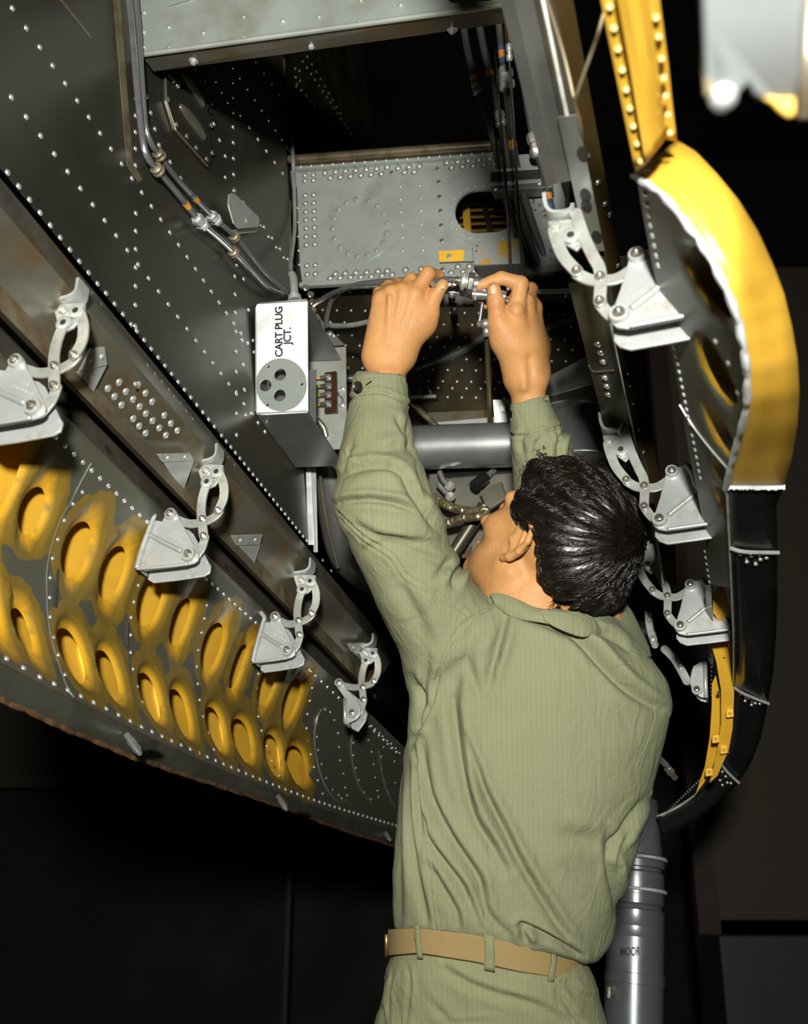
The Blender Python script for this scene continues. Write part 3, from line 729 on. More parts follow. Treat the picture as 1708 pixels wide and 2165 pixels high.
# big domed rivets, each its own part (shared mesh)
m_brv = mat('bulkhead_rivet', (0.62, 0.66, 0.63), .28, .55, .1)
m_halo = mat('dark_rivet_ring', (0.12, 0.105, 0.075), .5, .2, .2)  # darker flat ring around the foot of each big rivet dome
def share_rivets(pts, pl, r, name, m, parent, h=None, seg=10):
    first = None
    for p in pts:
        o = pl.hit(*p) if not isinstance(p, Vector) else p
        if first is None:
            mb = MB(); mb.dome(o, pl.n, r, h, seg); mb.lathe(o + pl.n*.0002, pl.n, [(0, r*1.32), (.0002, r*1.28)], seg+2, 1); first = build(mb, name, [m, m_halo], parent, smooth=True, auto=50); o0 = o
        else:
            c = first.copy(); COL.objects.link(c); c.location = Wdir(o - o0)
z2 = lambda lst: [(560 + x/2.44, y/2.44) for x, y in lst]
big = z2([(310,893),(365,887),(416,883),(469,880),(523,875),(576,871),(630,864),(687,868),(743,862),(797,858),(337,918),(389,914),(441,910),(495,905),(547,901),(600,897),(720,889),(770,887),
  (938,840),(994,835),(1048,830),(1104,825),(1160,820),(963,865),(1019,860),(1074,855),(1130,849),(1186,845),
  (363,1413),(414,1410),(469,1407),(525,1405),(582,1400),(631,1398),(337,1436),(388,1434),(441,1431),(495,1430),(549,1427),(604,1423),(656,1418),(725,1393),(806,1388),(960,1408),(1022,1402),(995,1376),(1055,1374),(1080,1398)])
share_rivets(big, BP, 0.0056, 'rivet', m_brv, bulk, 0.0042)
lc = [(x, y) for y in (905,933,1008,1050,1093,1135,1177,1221,1263,1370,1416) for x in (0, 1)]
share_rivets(z2([(206 + (y-905)*0.022 + 43*k, y - 3*k) for k in (0, 1) for y in (905,933,1008,1050,1093,1135,1177,1221,1263,1370,1416)]), p1, 0.0050, 'rivet', m_brv, bulk, 0.0036)
rivets([BP.hit(*p) for p in z2([(697,963),(699,1029),(703,1094),(707,1160),(709,1226),(711,1293),(799,956),(802,1022),(805,1087),(808,1155),(812,1222),(815,1290)])], BP.n, 0.0040, 'rivet', m_alu, bulk, 0.0026)
rivets([BP.hit(*p) for p in z2([(888,870),(895,937),(900,1014),(905,1087),(908,1162),(912,1240),(915,1390),(652,888)])], BP.n, 0.0050, 'flush_rivet', m_boxd, bulk, 0.0006)
# bottom lip, top roll and lower lips
def bar(p0, p1_, w, d, m, name, par, pl=BP, h=0.004, bevel=0.0008):
    a, b = pl.hit(*p0), pl.hit(*p1_); mb = MB(); mb.slab([a + pl.ey*w/2 + pl.n*h, b + pl.ey*w/2 + pl.n*h, b - pl.ey*w/2 + pl.n*h, a - pl.ey*w/2 + pl.n*h], -pl.n*d); return build(mb, name, m, par, bevel=bevel)
bar((636, 606), (1160, 576), 0.010, 0.012, m_bulk, 'bottom_lip', bulk, h=0.010)
bar((622, 362), (1056, 331), 0.007, 0.02, m_bulk, 'top_lip', bulk, h=0.012)
bar((622, 353), (1056, 322), 0.004, 0.02, m_lip, 'top_lip', bulk, h=0.016)
mb = MB(); mb.tube([BP.hit(616, 344) + BP.n*0.012, BP.hit(1060, 312) + BP.n*0.012], 0.0095, 14); build(mb, 'rolled_edge', m_lip, bulk, smooth=True, auto=40)
rivets([BP.hit(640 + i*22.5, 359.5 - i*1.62) + BP.n*0.013 for i in range(19)], BP.n, 0.003, 'rivet', m_rivet, bulk, 0.0016)
# dark slot and tab at the left edge
mb = MB(); mb.slab([BP.hit(*p) + BP.n*0.001 for p in [(615, 362), (628, 362), (630, 395), (618, 397)]], -BP.n*0.003); build(mb, 'tab', m_bulk, bulk)
mb = MB(); mb.slab([BP.hit(*p) - BP.n*0.02 for p in [(600, 340), (640, 340), (640, 440), (600, 440)]], -BP.n*0.003); build(mb, 'backing', m_black, bulk)
mb = MB(); mb.slab([BP.hit(*p) - BP.n*0.001 for p in [(618, 560), (634, 420), (640, 604), (628, 600)]], -BP.n*0.003); build(mb, 'side_strip', m_wall, bulk)
rivets([BP.hit(*p) + BP.n*0.001 for p in [(629, 440), (629, 470), (630, 500), (631, 530), (632, 560)]], BP.n, 0.003, 'rivet', m_rivet, bulk, 0.0016)
# yellow slats seen through the slot
SPn = BP.up(-0.16)
sl = thing('slatted_panel', 'yellow-brown slatted panel seen through the oval opening', 'panel', SPn.hit(1040, 490), kind='thing')
for i in range(7):
    y = 408 + i*14.5
    a, b = SPn.hit(975, y+6), SPn.hit(1120, y); mb = MB(); mb.slab([a, b, b - SPn.ey*0.013 + SPn.n*0.012, a - SPn.ey*0.013 + SPn.n*0.012], -SPn.n*0.002); build(mb, 'slat', m_yed, sl)
mb = MB(); mb.slab([SPn.hit(*p) + SPn.n*0.02 for p in [(1012, 395), (1022, 395), (1050, 505), (1036, 505)]], -SPn.n*0.006); build(mb, 'brace', m_dark, sl)
mb = MB(); mb.slab([SPn.hit(*p) + SPn.n*0.015 for p in [(978, 400), (992, 400), (1000, 505), (985, 505)]], -SPn.n*0.006); build(mb, 'frame', m_yed, sl)
mb = MB(); mb.slab([SPn.hit(*p) - SPn.n*0.02 for p in [(940, 370), (1200, 370), (1200, 540), (940, 540)]], -SPn.n*0.006); build(mb, 'backing', m_dark, sl)
# yellow-daubed clip and small channel box
cl = thing('mounting_clip', 'flat clip daubed with yellow paint on the bulkhead', 'clip', BP.hit(930, 550), kind='thing')
cp = BP.up(0.012); mb = MB(); mb.slab([cp.hit(*p) for p in [(927, 530), (1003, 526), (1003, 551), (929, 554)]], -BP.n*0.003); build(mb, 'clip_plate', m_bulk, cl, bevel=0.0006)
mb = MB(); mb.slab([cp.hit(*p) + BP.n*0.0006 for p in [(927, 531), (982, 528), (979, 552), (929, 554)]], -BP.n*0.0006); build(mb, 'yellow_daub', m_yel, cl)
mb = MB(); mb.lathe(cp.hit(950, 543), BP.n, [(0, 0.006), (0.003, 0.006), (0.0036, 0.005)], 6); build(mb, 'hex_bolt', m_link, cl, bevel=0.0004)
mb = MB(); mb.slab([cp.hit(*p) for p in [(930, 526), (1000, 522), (1000, 526), (930, 530)]], -BP.n*0.01); build(mb, 'flange', m_alu, cl)
ch = thing('channel_bracket', 'grey channel bracket with yellow scrapes to the right of the clip', 'bracket', BP.hit(1050, 575), kind='thing')
q = BP.up(0.05); mb = MB(); mb.slab([q.hit(*p) for p in [(998, 513), (1104, 506), (1108, 556), (1002, 560)]], -BP.n*0.003)
m_scr = mat('scraped_yellow', (0.36, 0.38, 0.36), 0.35, 0.3, 0.1, 8, (0.55, 0.33, 0.04), 0.95, 12, 0.54, 0.57)
build(mb, 'face', m_scr, ch, bevel=0.0008)
a, b = q.hit(1002, 560), q.hit(1108, 556)
mb = MB(); mb.slab([a, b, b - BP.n*0.045, a - BP.n*0.045], U*-0.003); build(mb, 'under_flange', m_boxd, ch)
a, b = q.hit(998, 513), q.hit(1104, 506)
mb = MB(); mb.slab([a, b, b - BP.n*0.045, a - BP.n*0.045], U*0.003); build(mb, 'top_flange', m_bulk, ch)
for p in [(1008, 520), (1007, 531)]:
    mb = MB(); mb.lathe(q.hit(*p), BP.n, [(0, 0.002), (0.0006, 0.002)], 10); build(mb, 'hole', m_hole, ch)
# hose rail
rl = thing('hose_rail', 'grooved rail bracket holding the grey hoses at the right of the bulkhead', 'bracket', BP.hit(1100, 400), kind='thing')
q = BP.up(0.05)
for a, b, c, d, m, nm in [((1037, 358), (1160, 350), (1160, 356), (1037, 364), m_alu, 'flange'), ((1037, 364), (1160, 356), (1162, 376), (1037, 386), m_hole, 'groove'), ((1037, 386), (1164, 376), (1165, 383), (1037, 393), m_alu, 'flange'), ((1037, 393), (1165, 384), (1166, 395), (1038, 403), m_boxd, 'skirt')]:
    mb = MB(); mb.slab([q.hit(*p) for p in (a, b, c, d)], -BP.n*0.03); build(mb, nm, m, rl, bevel=0.0005)
for p in [(1048, 400), (1140, 388)]:
    mb = MB(); mb.dome(q.hit(*p), BP.n, 0.0045, 0.003); build(mb, 'rivet', m_rivet, rl, smooth=True)
mb = MB(); mb.slab([BP.hit(*p) + BP.n*0.002 for p in [(1112, 400), (1172, 396), (1190, 560), (1120, 570)]], -BP.n*0.003)
m_flake = mat('flaked_metal', (0.34, 0.36, 0.35), 0.4, 0.2, 0.15, 15, (0.10, 0.035, 0.012), 0.9, 55, 0.54, 0.6)
build(mb, 'backplate', m_flake, rl)
sh = thing('hose_shelf', 'bright-edged shelf strip under the ends of the grey hoses', 'bracket', BP.hit(1180, 655), kind='thing')
mb = MB(); mb.slab([BP.hit(*p) + BP.n*0.06 for p in [(1136, 644), (1222, 642), (1222, 652), (1136, 652)]], -BP.n*0.004); build(mb, 'edge', m_ring, sh, bevel=0.0006)
mb = MB(); mb.slab([BP.hit(*p) + BP.n*0.058 for p in [(1130, 620), (1215, 610), (1222, 642), (1136, 645)]], -BP.n*0.05); build(mb, 'shelf_plate', m_dark, sh)
mb = MB(); mb.dome(BP.hit(1207, 657) + BP.n*0.058, BP.n, 0.003, 0.002); build(mb, 'rivet', m_rivet, sh, smooth=True)

# top cross beam
BB = Plane(LW.hit(292, 112) + L*0.0, L, U)
beam = thing('beam', None, None, BB.hit(300, 118), kind='structure')
mb = MB(); mb.slab([BB.hit(*p) for p in [(284, -80), (288, -10), (297, 116), (1062, 10), (1060, -120)]], -BB.n*0.003); build(mb, 'web', m_beam, beam)
a, b = BB.hit(297, 116), BB.hit(1062, 10)
dirn = (BB.hit(325, 150) - a); 
lowp = Plane(a, L, (ray(325, 150)*(a.z+0.030)) - a)
mb = MB(); mb.slab([a, b, lowp.hit(1075, 48), lowp.hit(620, 112), lowp.hit(325, 151)], Vector((0, 0.003, 0))); build(mb, 'under_flange', m_sill, beam)
mb = MB(); mb.tube([a, b], 0.0045, 12); build(mb, 'folded_edge', m_beam, beam, smooth=True, auto=40)
rv = [(305, 27), (304, 68), (304, 100), (357, 58), (358, 101), (430, 70), (515, 36), (515, 79), (598, 45), (763, 2), (674, 36), (760, 46), (847, 11), (936, 21), (920, 60)]
rivets([BB.hit(*p) for p in rv[:13]], BB.n, 0.0046, 'rivet', m_beam, beam, 0.0034)
for p in [(410, 127), (659, 93), (956, 60)]:
    mb = MB(); mb.lathe(lowp.hit(*p), lowp.n if lowp.n.y < 0 else -lowp.n, [(0, 0.008), (0.0015, 0.008), (0.002, 0.0045), (0.008, 0.004), (0.009, 0.002)], 12); build(mb, 'stud', m_alu, beam, smooth=True, auto=40)
mb = MB(); mb.slab([BB.hit(*p) + BB.n*0.004 for p in [(360, 14), (392, -12), (420, -12), (400, 2)]], -BB.n*0.002); build(mb, 'bead', m_alu, beam)
mb = MB(); mb.slab([BB.hit(*p) + BB.n*0.03 for p in [(948, -20), (1060, -20), (1058, 2), (1040, 8), (960, 14), (948, 4)]], -BB.n*0.02); build(mb, 'clamp_block', m_black, beam, bevel=0.002)
for p in [(953, 4), (985, 2)]:
    mb = MB(); c_ = BB.hit(*p) + BB.n*0.031; mb.slab([c_ + BB.ex*.006 + BB.ey*.005, c_ - BB.ex*.006 + BB.ey*.005, c_ - BB.ex*.006 - BB.ey*.005, c_ + BB.ex*.006 - BB.ey*.005], BB.n*.003); build(mb, 'nut', m_alu, beam, bevel=0.0006)

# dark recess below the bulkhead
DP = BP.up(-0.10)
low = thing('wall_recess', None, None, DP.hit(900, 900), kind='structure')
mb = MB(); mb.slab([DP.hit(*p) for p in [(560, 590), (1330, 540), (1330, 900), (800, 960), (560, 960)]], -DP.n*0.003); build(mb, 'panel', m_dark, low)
R = []
for j, y in enumerate([660, 685, 712, 733, 757, 780, 804, 818, 837]):
    for i in range(-8, 18):
        x = 922 + i*30 - j*14 + (0 if j < 4 else 4*(j-4)); yy = y + i*0.6
        if 640 < x < 1235 and not (j > 5 and x < 900): R.append(DP.hit(x, yy))
for i in range(10): R.append(DP.hit(672 + i*26, 604 + 2 - i*1.0)); R.append(DP.hit(684 + i*28, 618 - i*0.6))
rivets(R, DP.n, 0.0036, 'rivet', m_rivd, low, 0.0024)
mb = MB(); mb.slab([DP.hit(*p) + DP.n*0.004 for p in [(905, 874), (1040, 868), (1040, 897), (905, 900)]], -DP.n*0.003); mbx = build(mb, 'panel', m_sill, low)
mb = MB(); mb.slab([DP.hit(*p) + DP.n*0.02 for p in [(860, 838), (925, 836), (930, 851), (862, 853)]], -DP.n*0.012); build(mb, 'ledge', m_dark, low)
mb = MB(); mb.slab([DP.hit(*p) + DP.n*0.03 for p in [(862, 850), (930, 847), (930, 853), (862, 856)]], -DP.n*0.004); build(mb, 'ledge_edge', m_alu, low)
for p in [(872, 832), (893, 830), (913, 828)]:
    mb = MB(); o = DP.hit(*p) + DP.n*0.028; mb.tube([o, K((o.x/o.z*FPX+CX)+7, 1082.5-(o.y/o.z*FPX)+20, o.z-.004)], 0.0035, 8); build(mb, 'stud', m_lip, low, smooth=True)
# equipment shelf behind the man's head
EQ = BP.up(-0.05)
eq = thing('equipment_plate', 'rust-speckled pale mounting plate behind the braided hose loop', 'plate', EQ.hit(1000, 1150), kind='thing')
mb = MB(); mb.slab([EQ.hit(*p) for p in [(905, 1000), (1090, 960), (1110, 1180), (935, 1180)]], -EQ.n*0.003)
m_spk = mat('speckled_plate', (0.13, 0.13, 0.105), 0.4, 0.3, 0.2, 10, (0.06, 0.025, 0.01), 0.9, 30, 0.57, 0.62)
build(mb, 'plate', m_spk, eq)
mb = MB(); mb.slab([EQ.hit(*p) + EQ.n*0.004 for p in [(908, 896), (1085, 880), (1085, 905), (920, 912)]], -EQ.n*0.003); build(mb, 'upper_strip', m_bulk, eq)
mb = MB(); mb.slab([EQ.hit(*p) + EQ.n*0.010 for p in [(940, 997), (1090, 984), (1090, 1000), (942, 1012)]], -EQ.n*0.02); build(mb, 'rail', m_black, eq)
sw = thing('knob_switch', 'small black knob with a chromed collar under the big tube', 'knob', EQ.hit(1025, 1050), kind='thing')
mb = MB(); a, b = EQ.hit(1016, 1046) + EQ.n*.05, EQ.hit(1034, 1020) + EQ.n*.03; mb.tube([a, b], 0.011, 14); build(mb, 'knob', m_black, sw, smooth=True, auto=40)
mb = MB(); c_ = EQ.hit(1050, 1000) + EQ.n*.02; mb.tube([b, b.lerp(c_, .5), c_], lambda t: 0.008 if t < .5 else .005, 12, smooth=False); build(mb, 'collar', m_tube, sw, smooth=True, auto=40)
for k, pts in enumerate([[(941, 1012), (949, 1030), (962, 1042)], [(938, 1038), (950, 1052), (963, 1064)]]):
    pf = thing('pipe_elbow', ['upper of two dull steel elbows left of the black knob', 'lower of two dull steel elbows left of the black knob'][k], 'fitting', EQ.hit(*pts[0]), 'dull pipe elbows', 'thing')
    mb = MB(); P = [EQ.hit(*p) + EQ.n*.04 for p in pts]; mb.tube(P, 0.0055, 10); build(mb, 'elbow', m_boxd, pf, smooth=True)
    mb = MB(); mb.lathe(P[-1], (P[-1]-P[-2]).normalized(), [(-0.004, 0.010), (0.006, 0.010), (0.008, 0.007)], 6); build(mb, 'nut', m_link, pf, bevel=0.0006)
ac = thing('actuator', 'dark slanting actuator cylinder behind the man\'s chin', 'actuator', EQ.hit(985, 1170), kind='thing')
mb = MB(); mb.tube([EQ.hit(975, 1190) + EQ.n*.06, EQ.hit(1040, 1090) + EQ.n*.06], 0.012, 16); build(mb, 'cylinder_body', m_wall, ac, smooth=True, auto=40)
mb = MB(); mb.slab([EQ.hit(*p) + EQ.n*.05 for p in [(1030, 1060), (1075, 1040), (1085, 1075), (1045, 1100)]], EQ.n*.01); build(mb, 'bracket', m_sill, ac, bevel=.001)

# big polished tube and the flanged drum beside it
tt = thing('torque_tube', 'thick polished grey steel tube crossing the bay behind the sleeves', 'tube', K(880, 990, 2.08), kind='thing')
a, b = K(820, 948, 2.10), K(1180, 937, 2.02)
mb = MB(); mb.tube([a, a.lerp(b, .5), b], 0.0425, 40, smooth=False); build(mb, 'tube_body', m_tubeb := mat('satin_steel', (0.30, 0.31, 0.31), 0.30, 0.75, 0.08, 10), tt, smooth=True, auto=40)
mb = MB(); mb.tube([K(885, 930, 2.045), K(960, 926, 2.03)], 0.0015, 6); build(mb, 'seam', m_bulk, tt)
dr = thing('flanged_drum', 'grey metal drum with bright rolled rims, right of the right sleeve', 'drum', K(1240, 985, 2.05), kind='thing')
c0 = K(1240, 985, 2.05)
mb = MB(); mb.lathe(c0, U, [(0, 0.066), (0.004, 0.070), (0.008, 0.067), (0.098, 0.067), (0.103, 0.073), (0.108, 0.073), (0.110, 0.066), (0.106, 0.060)], 48); build(mb, 'drum_shell', m_tubeb, dr, smooth=True, auto=50)
for h in (0.004, 0.106):
    mb = MB(); P = [c0 + U*h + (L*math.cos(a) + U.cross(L)*math.sin(a))*0.072 for a in np.linspace(0, 2*math.pi, 40)]; mb.tube(P, 0.0022, 6, smooth=False); build(mb, 'rim', m_alu, dr, smooth=True)
gp = thing('gusset_plate', 'triangular satin plate with a bright lower edge beside the right wrist', 'plate', K(1160, 838, 2.1), kind='thing')
GP = Plane(K(1160, 838, 2.12), L, U)
mb = MB(); mb.slab([GP.hit(*p) for p in [(1130, 812), (1250, 748), (1290, 740), (1290, 800), (1130, 846)]], -GP.n*.003); build(mb, 'plate', m_beam, gp)
mb = MB(); mb.tube([GP.hit(1130, 846), GP.hit(1290, 800)], 0.003, 10); build(mb, 'edge', m_alu, gp, smooth=True)
mb = MB(); a, b = GP.hit(1130, 846), GP.hit(1290, 800); mb.slab([a, b, b - U*.03 + F*.03, a - U*.03 + F*.03], F*.003); build(mb, 'lower_flange', m_sill, gp)
mb = MB(); mb.slab([K(1042, 845, 2.1), K(1082, 845, 2.1), K(1082, 893, 2.1), K(1046, 893, 2.1)], Vector((0, 0, .004)))
tab = thing('bracket_tab', 'small pale metal tab with a cracked edge above the big tube', 'bracket', K(1060, 893, 2.1), kind='thing'); build(mb, 'tab', m_bulk, tab)
mb = MB(); mb.lathe(K(1066, 864, 2.095), Vector((0, 0, -1)), [(0, .008), (.004, .008), (.004, .005), (.007, .005)], 6); build(mb, 'nut', m_boxd, tab)

# ---------------------------------------------------------------- junction box
JZ = 1.90
JP = Plane(K(545, 875, JZ), L, U)
jb = thing('junction_box', 'open aluminium junction box stencilled CART PLUG JCT. on the bay wall', 'electrical box', JP.hit(600, 875), kind='thing')
face = [(540, 652), (543, 644), (552, 640), (648, 633), (650, 636), (651, 869), (648, 872), (560, 877), (546, 876), (540, 868)]
hl = [circle2((592, 792), 13), circle2((561, 815), 13), circle2((591, 836), 13)]
sm = [circle2((567, 775), 3.5, 12), circle2((638, 812), 3.5, 12), circle2((565, 856), 3.5, 12)]
mb = MB(); holed(mb, JP, uvs(JP, face), [uvs(JP, h) for h in hl + sm], 0.0025); build(mb, 'cover', m_box, jb, bevel=0.0008)
disc = [(595 + 54*math.cos(a), 814 + 56*math.sin(a)) for a in np.linspace(0, 2*math.pi, 40, endpoint=False)]
disc = [(min(max(x, 541.5), 649), y) for x, y in disc]
mb = MB(); holed(mb, JP, uvs(JP, disc), [uvs(JP, h) for h in hl + sm], 0.0008, 0.0009); build(mb, 'socket_disc', m_beam, jb)
mb = MB(); mb.slab([JP.hit(*p) - JP.n*0.05 for p in [(545, 760), (645, 755), (645, 870), (545, 872)]], -JP.n*.002); build(mb, 'inner_plate', m_boxd, jb)
mb = MB(); mb.dome(JP.hit(594, 842) - JP.n*0.03, JP.n, 0.011, 0.01, 16); build(mb, 'socket_pin', m_ring, jb, smooth=True)
depth = F*0.20
def Jq(a, b, off=0.0): return [JP.hit(*a) + F*off, JP.hit(*b) + F*off]
mb = MB(); a, b = JP.hit(542, 876), JP.hit(650, 871); BPz = JP.up(0); e1, e2 = a + depth, b + depth
mb.slab([a, b, b + depth*.93, a + depth*.93], Vector((0, 0.003, 0))); build(mb, 'bottom', m_boxd, jb)
mb = MB(); a, b = JP.hit(540, 650), JP.hit(540, 870); mb.slab([a, b, b + depth*.6, a + depth*.6], L*0.003); build(mb, 'side_wall', m_boxd, jb)
mb = MB(); a, b = JP.hit(548, 640), JP.hit(649, 634); mb.slab([a, b, b + depth*.9, a + depth*.9], U*-0.003); build(mb, 'top', m_boxd, jb)
JB = Plane(JP.o + depth*0.93, L, U)
mb = MB(); mb.slab([JB.hit(*p) for p in [(640, 738), (731, 733), (733, 905), (726, 948), (640, 956), (560, 960)]], -JB.n*.003); build(mb, 'back_plate', m_box if False else m_beam, jb, bevel=0.0005)
mb = MB(); mb.slab([JB.hit(*p) + JB.n*.01 for p in [(646, 680), (676, 672), (700, 700), (731, 733), (650, 740)]], -JB.n*.003); build(mb, 'upper_cheek', m_boxd, jb)
for p in [(701, 711), (709, 715)]:
    mb = MB(); mb.dome(JB.hit(*p) + JB.n*.01, JB.n, .0036, .0025); build(mb, 'rivet', m_rivet, jb, smooth=True)
mb = MB(); mb.slab([JB.hit(*p) + JB.n*.006 for p in [(688, 790), (713, 787), (715, 875), (688, 877)]], -JB.n*.008)
tb = build(mb, 'terminal_block', mat('bakelite', (0.035, 0.014, 0.006), .3, 0, .3, 40), jb, bevel=.001)
tz = [801, 819, 837, 857]
for y in tz:
    o = JB.hit(696, y) + JB.n*.006; mb = MB(); mb.lathe(o, JB.n, [(0, .0075), (.0012, .0075), (.0016, .0045), (.006, .0042), (.0062, .0028), (.011, .0026)], 12); build(mb, 'terminal', m_tube, tb, smooth=True, auto=35)
    o2 = JB.hit(682, y+3) + JB.n*.010; mb = MB(); mb.tube([o2, JB.hit(694, y+1) + JB.n*.010], .0045, 10); build(mb, 'lug', m_brass, tb, smooth=True, auto=40)
for i, y in enumerate(tz):
    mb = MB(); mb.tube([JB.hit(683, y+3) + JB.n*.010, JB.hit(668, y+9) + JB.n*.02, JB.hit(655, y+(22 if i < 2 else 6)) + JB.n*.04, JB.hit(645, 860) + JB.n*.06], .0028, 8); build(mb, 'wire', m_yed, jb, smooth=True)
mb = MB(); mb.tube([JB.hit(650, 868) + JB.n*.05, JB.hit(668, 888) + JB.n*.03, JB.hit(686, 905) + JB.n*.01, JB.hit(690, 925)], .0065, 12); build(mb, 'cable_sleeve', m_bolt, jb, smooth=True)
mb = MB(); mb.tube([JB.hit(723, 825) + JB.n*.004, JB.hit(717, 835) + JB.n*.004, JB.hit(726, 845) + JB.n*.004, JB.hit(723, 857) + JB.n*.004], .0015, 8); build(mb, 'clip_wire', m_tube, jb, smooth=True)
for p in [(725, 822), (724, 857)]:
    mb = MB(); mb.lathe(JB.hit(*p), JB.n, [(0, .006), (.002, .006), (.004, .003)], 12); build(mb, 'rivet', m_rivet, jb, smooth=True)
mb = MB(); c_ = JB.hit(652, 780) + JB.n*.05
ex, ey = (JP.hit(590, 640) - JP.hit(590, 760)).normalized(), None
ey = -(JP.hit(640, 700) - JP.hit(560, 704)).normalized()
text_mesh('CART PLUG', JP.hit(597, 755) + JP.n*.0004, ex, ey, 0.0205, 'lettering', m_ink, jb, .0003, 0, spacing=0.93)
text_mesh('JCT.', JP.hit(615, 728) + JP.n*.0004, ex, ey, 0.0205, 'lettering', m_ink, jb, .0003, 0, spacing=0.93)
cd = thing('conduit', 'slim conduit dropping into the top of the junction box', 'conduit', K(623, 632, 2.03), kind='thing')
mb = MB(); mb.tube([LW.hit(609, 300) + LW.n*.01, LW.hit(612, 470) + LW.n*.012, K(614, 560, 2.08), K(620, 590, 2.04), K(623, 632, 2.02)], lambda t: .004 if t < .6 else .0075, 12); build(mb, 'conduit_pipe', m_link, cd, smooth=True)
mb = MB(); o = K(623, 632, 2.02); mb.lathe(o - U*.004, U, [(0, .013), (.004, .013), (.004, .010), (.007, .010), (.007, .012), (.010, .012), (.010, .009), (.014, .009)], 16); build(mb, 'threaded_nut', m_alu, cd, smooth=True, auto=40)
mb = MB()
ch2 = thing('bead_chain', 'short chain of steel bolts and nuts beside the junction box', 'fastener', K(665, 690, 2.1), kind='thing')
for p in [(646, 610), (656, 624), (660, 640), (661, 656), (668, 672), (650, 663)]:
    mb = MB(); mb.lathe(K(*p, 2.09), Vector((.3, .3, -1)), [(0, .007), (.004, .007), (.004, .0045), (.008, .004)], 8); build(mb, 'nut', m_bolt, ch2, smooth=True, auto=40)

# ---------------------------------------------------------------- pipes along the left wall
def lwp(pts, h): return [LW.hit(*p) + LW.n*h for p in pts]
def pipe(name, label, cat, pts, r, m, fit=(), group=None, seg=12, bands=()):
    t = thing(name, label, cat, pts[-1], group, 'thing'); mb = MB(); mb.tube(pts, r, seg); build(mb, 'pipe' if 'pipe' in name or 'tube' in name else 'hose', m, t, smooth=True, auto=50)
    P = smooth_path(pts)
    for (i, R0, ln, mm, nm) in fit:
        p = pts[i] if isinstance(i, int) else P[int(i*(len(P)-1))]; q = P[min(int((i/(len(pts)-1) if isinstance(i, int) else i)*(len(P)-1))+1, len(P)-1)]
        d = (q-p).normalized() if (q-p).length > 1e-5 else (P[-1]-P[-2]).normalized()
        mb = MB(); mb.lathe(p - d*ln/2, d, [(0, R0*.8), (ln*.12, R0), (ln*.4, R0), (ln*.42, R0*.82), (ln*.6, R0*.82), (ln*.62, R0*1.05), (ln*.9, R0*1.05), (ln, R0*.75)], 6 if nm == 'nut' else 14); build(mb, nm, mm, t, bevel=.0005)
    for (f, ln, mm) in bands:
        k = int(f*(len(P)-1)); p = P[k]; d = (P[min(k+1, len(P)-1)]-p).normalized(); mb = MB(); mb.lathe(p, d, [(0, r*1.06), (ln, r*1.06)], seg+4); build(mb, 'colour_band', mm, t, smooth=True, auto=40)
    return t
pa = lwp([(248, -40), (258, 60), (270, 200), (281, 300), (292, 340), (312, 364), (360, 420), (404, 474), (440, 505), (475, 537), (520, 585), (548, 612), (580, 626)], .016)
pb = lwp([(262, -40), (272, 60), (280, 180), (287, 270), (300, 310), (316, 333), (350, 378), (392, 424), (434, 466), (462, 490), (478, 505), (515, 550), (548, 588), (590, 624)], .016)
pipe('hydraulic_pipe', 'brighter of two parallel pipes bending down the left bay wall', 'pipe', pa, .0052, m_tube, [(5, .010, .014, m_lip, 'clamp'), (7, .011, .032, m_alu, 'nut'), (9, .010, .012, m_lip, 'clamp')], 'pair of wall pipes', bands=[(6.35/12, .012, m_org)])
pipe('hydraulic_pipe', 'duller upper pipe of the pair on the left bay wall, with blue and orange daubs', 'pipe', pb, .0048, m_boxd, [(5, .0095, .014, m_lip, 'clamp'), (8, .0105, .030, m_alu, 'nut'), (10, .0095, .012, m_lip, 'clamp')], 'pair of wall pipes', bands=[(6.85/13, .008, m_blue), (7.1/13, .010, m_org)])
gb = thing('gusset_bracket', 'pale triangular bracket with one bolt on the left bay wall', 'bracket', LW.hit(480, 495), kind='thing')
mb = MB(); mb.slab(lwp([(460, 418), (466, 414), (473, 416), (524, 464), (526, 472), (524, 486), (480, 490), (470, 478), (459, 440)], .022), -LW.n*.003); build(mb, 'plate', m_bulk, gb, bevel=.0008)
mb = MB(); mb.slab(lwp([(478, 490), (526, 478), (533, 474), (534, 488), (530, 494), (486, 499)], .012), -LW.n*.003); build(mb, 'foot', m_bulk, gb, bevel=.0008)
mb = MB(); mb.lathe(LW.hit(498, 472) + LW.n*.022, LW.n, [(0, .007), (.002, .007), (.003, .004)], 8); build(mb, 'bolt', m_link, gb, smooth=True, auto=40)

# tubes reaching to the hands
def KK(*a): return [K(*p) for p in a]
pipe('fuel_tube', 'polished tube the mechanic holds between thumb and finger', 'pipe', KK((664, 644, 2.08), (700, 622, 2.0), (740, 608, 1.9), (780, 605, 1.82), (815, 604, 1.76), (860, 606, 1.74)), .0046, m_tube, [(.82, .0075, .012, m_brass, 'collar'), (.9, .0085, .018, m_link, 'sleeve')])
pipe('vent_tube', 'dull tube looping from the junction box over the raised hand', 'pipe', KK((690, 690, 2.08), (692, 665, 2.06), (705, 630, 2.02), (740, 606, 1.96), (790, 596, 1.90), (850, 592, 1.86), (930, 583, 1.86)), .0046, m_boxd)
pipe('vent_tube', 'lower loop of dull tube ending behind the left wrist', 'pipe', KK((690, 680, 2.1), (700, 688, 2.09), (740, 688, 2.02), (790, 678, 1.95)), .0048, m_link)
ft = pipe('union_tube', 'short bent tube running from the thumb into the large union nut', 'pipe', KK((915, 602, 1.672), (925, 595, 1.68), (945, 591, 1.69), (960, 592, 1.70), (975, 594, 1.70)), .0048, m_tube, [(.9, .0065, .010, m_brass, 'collar')])
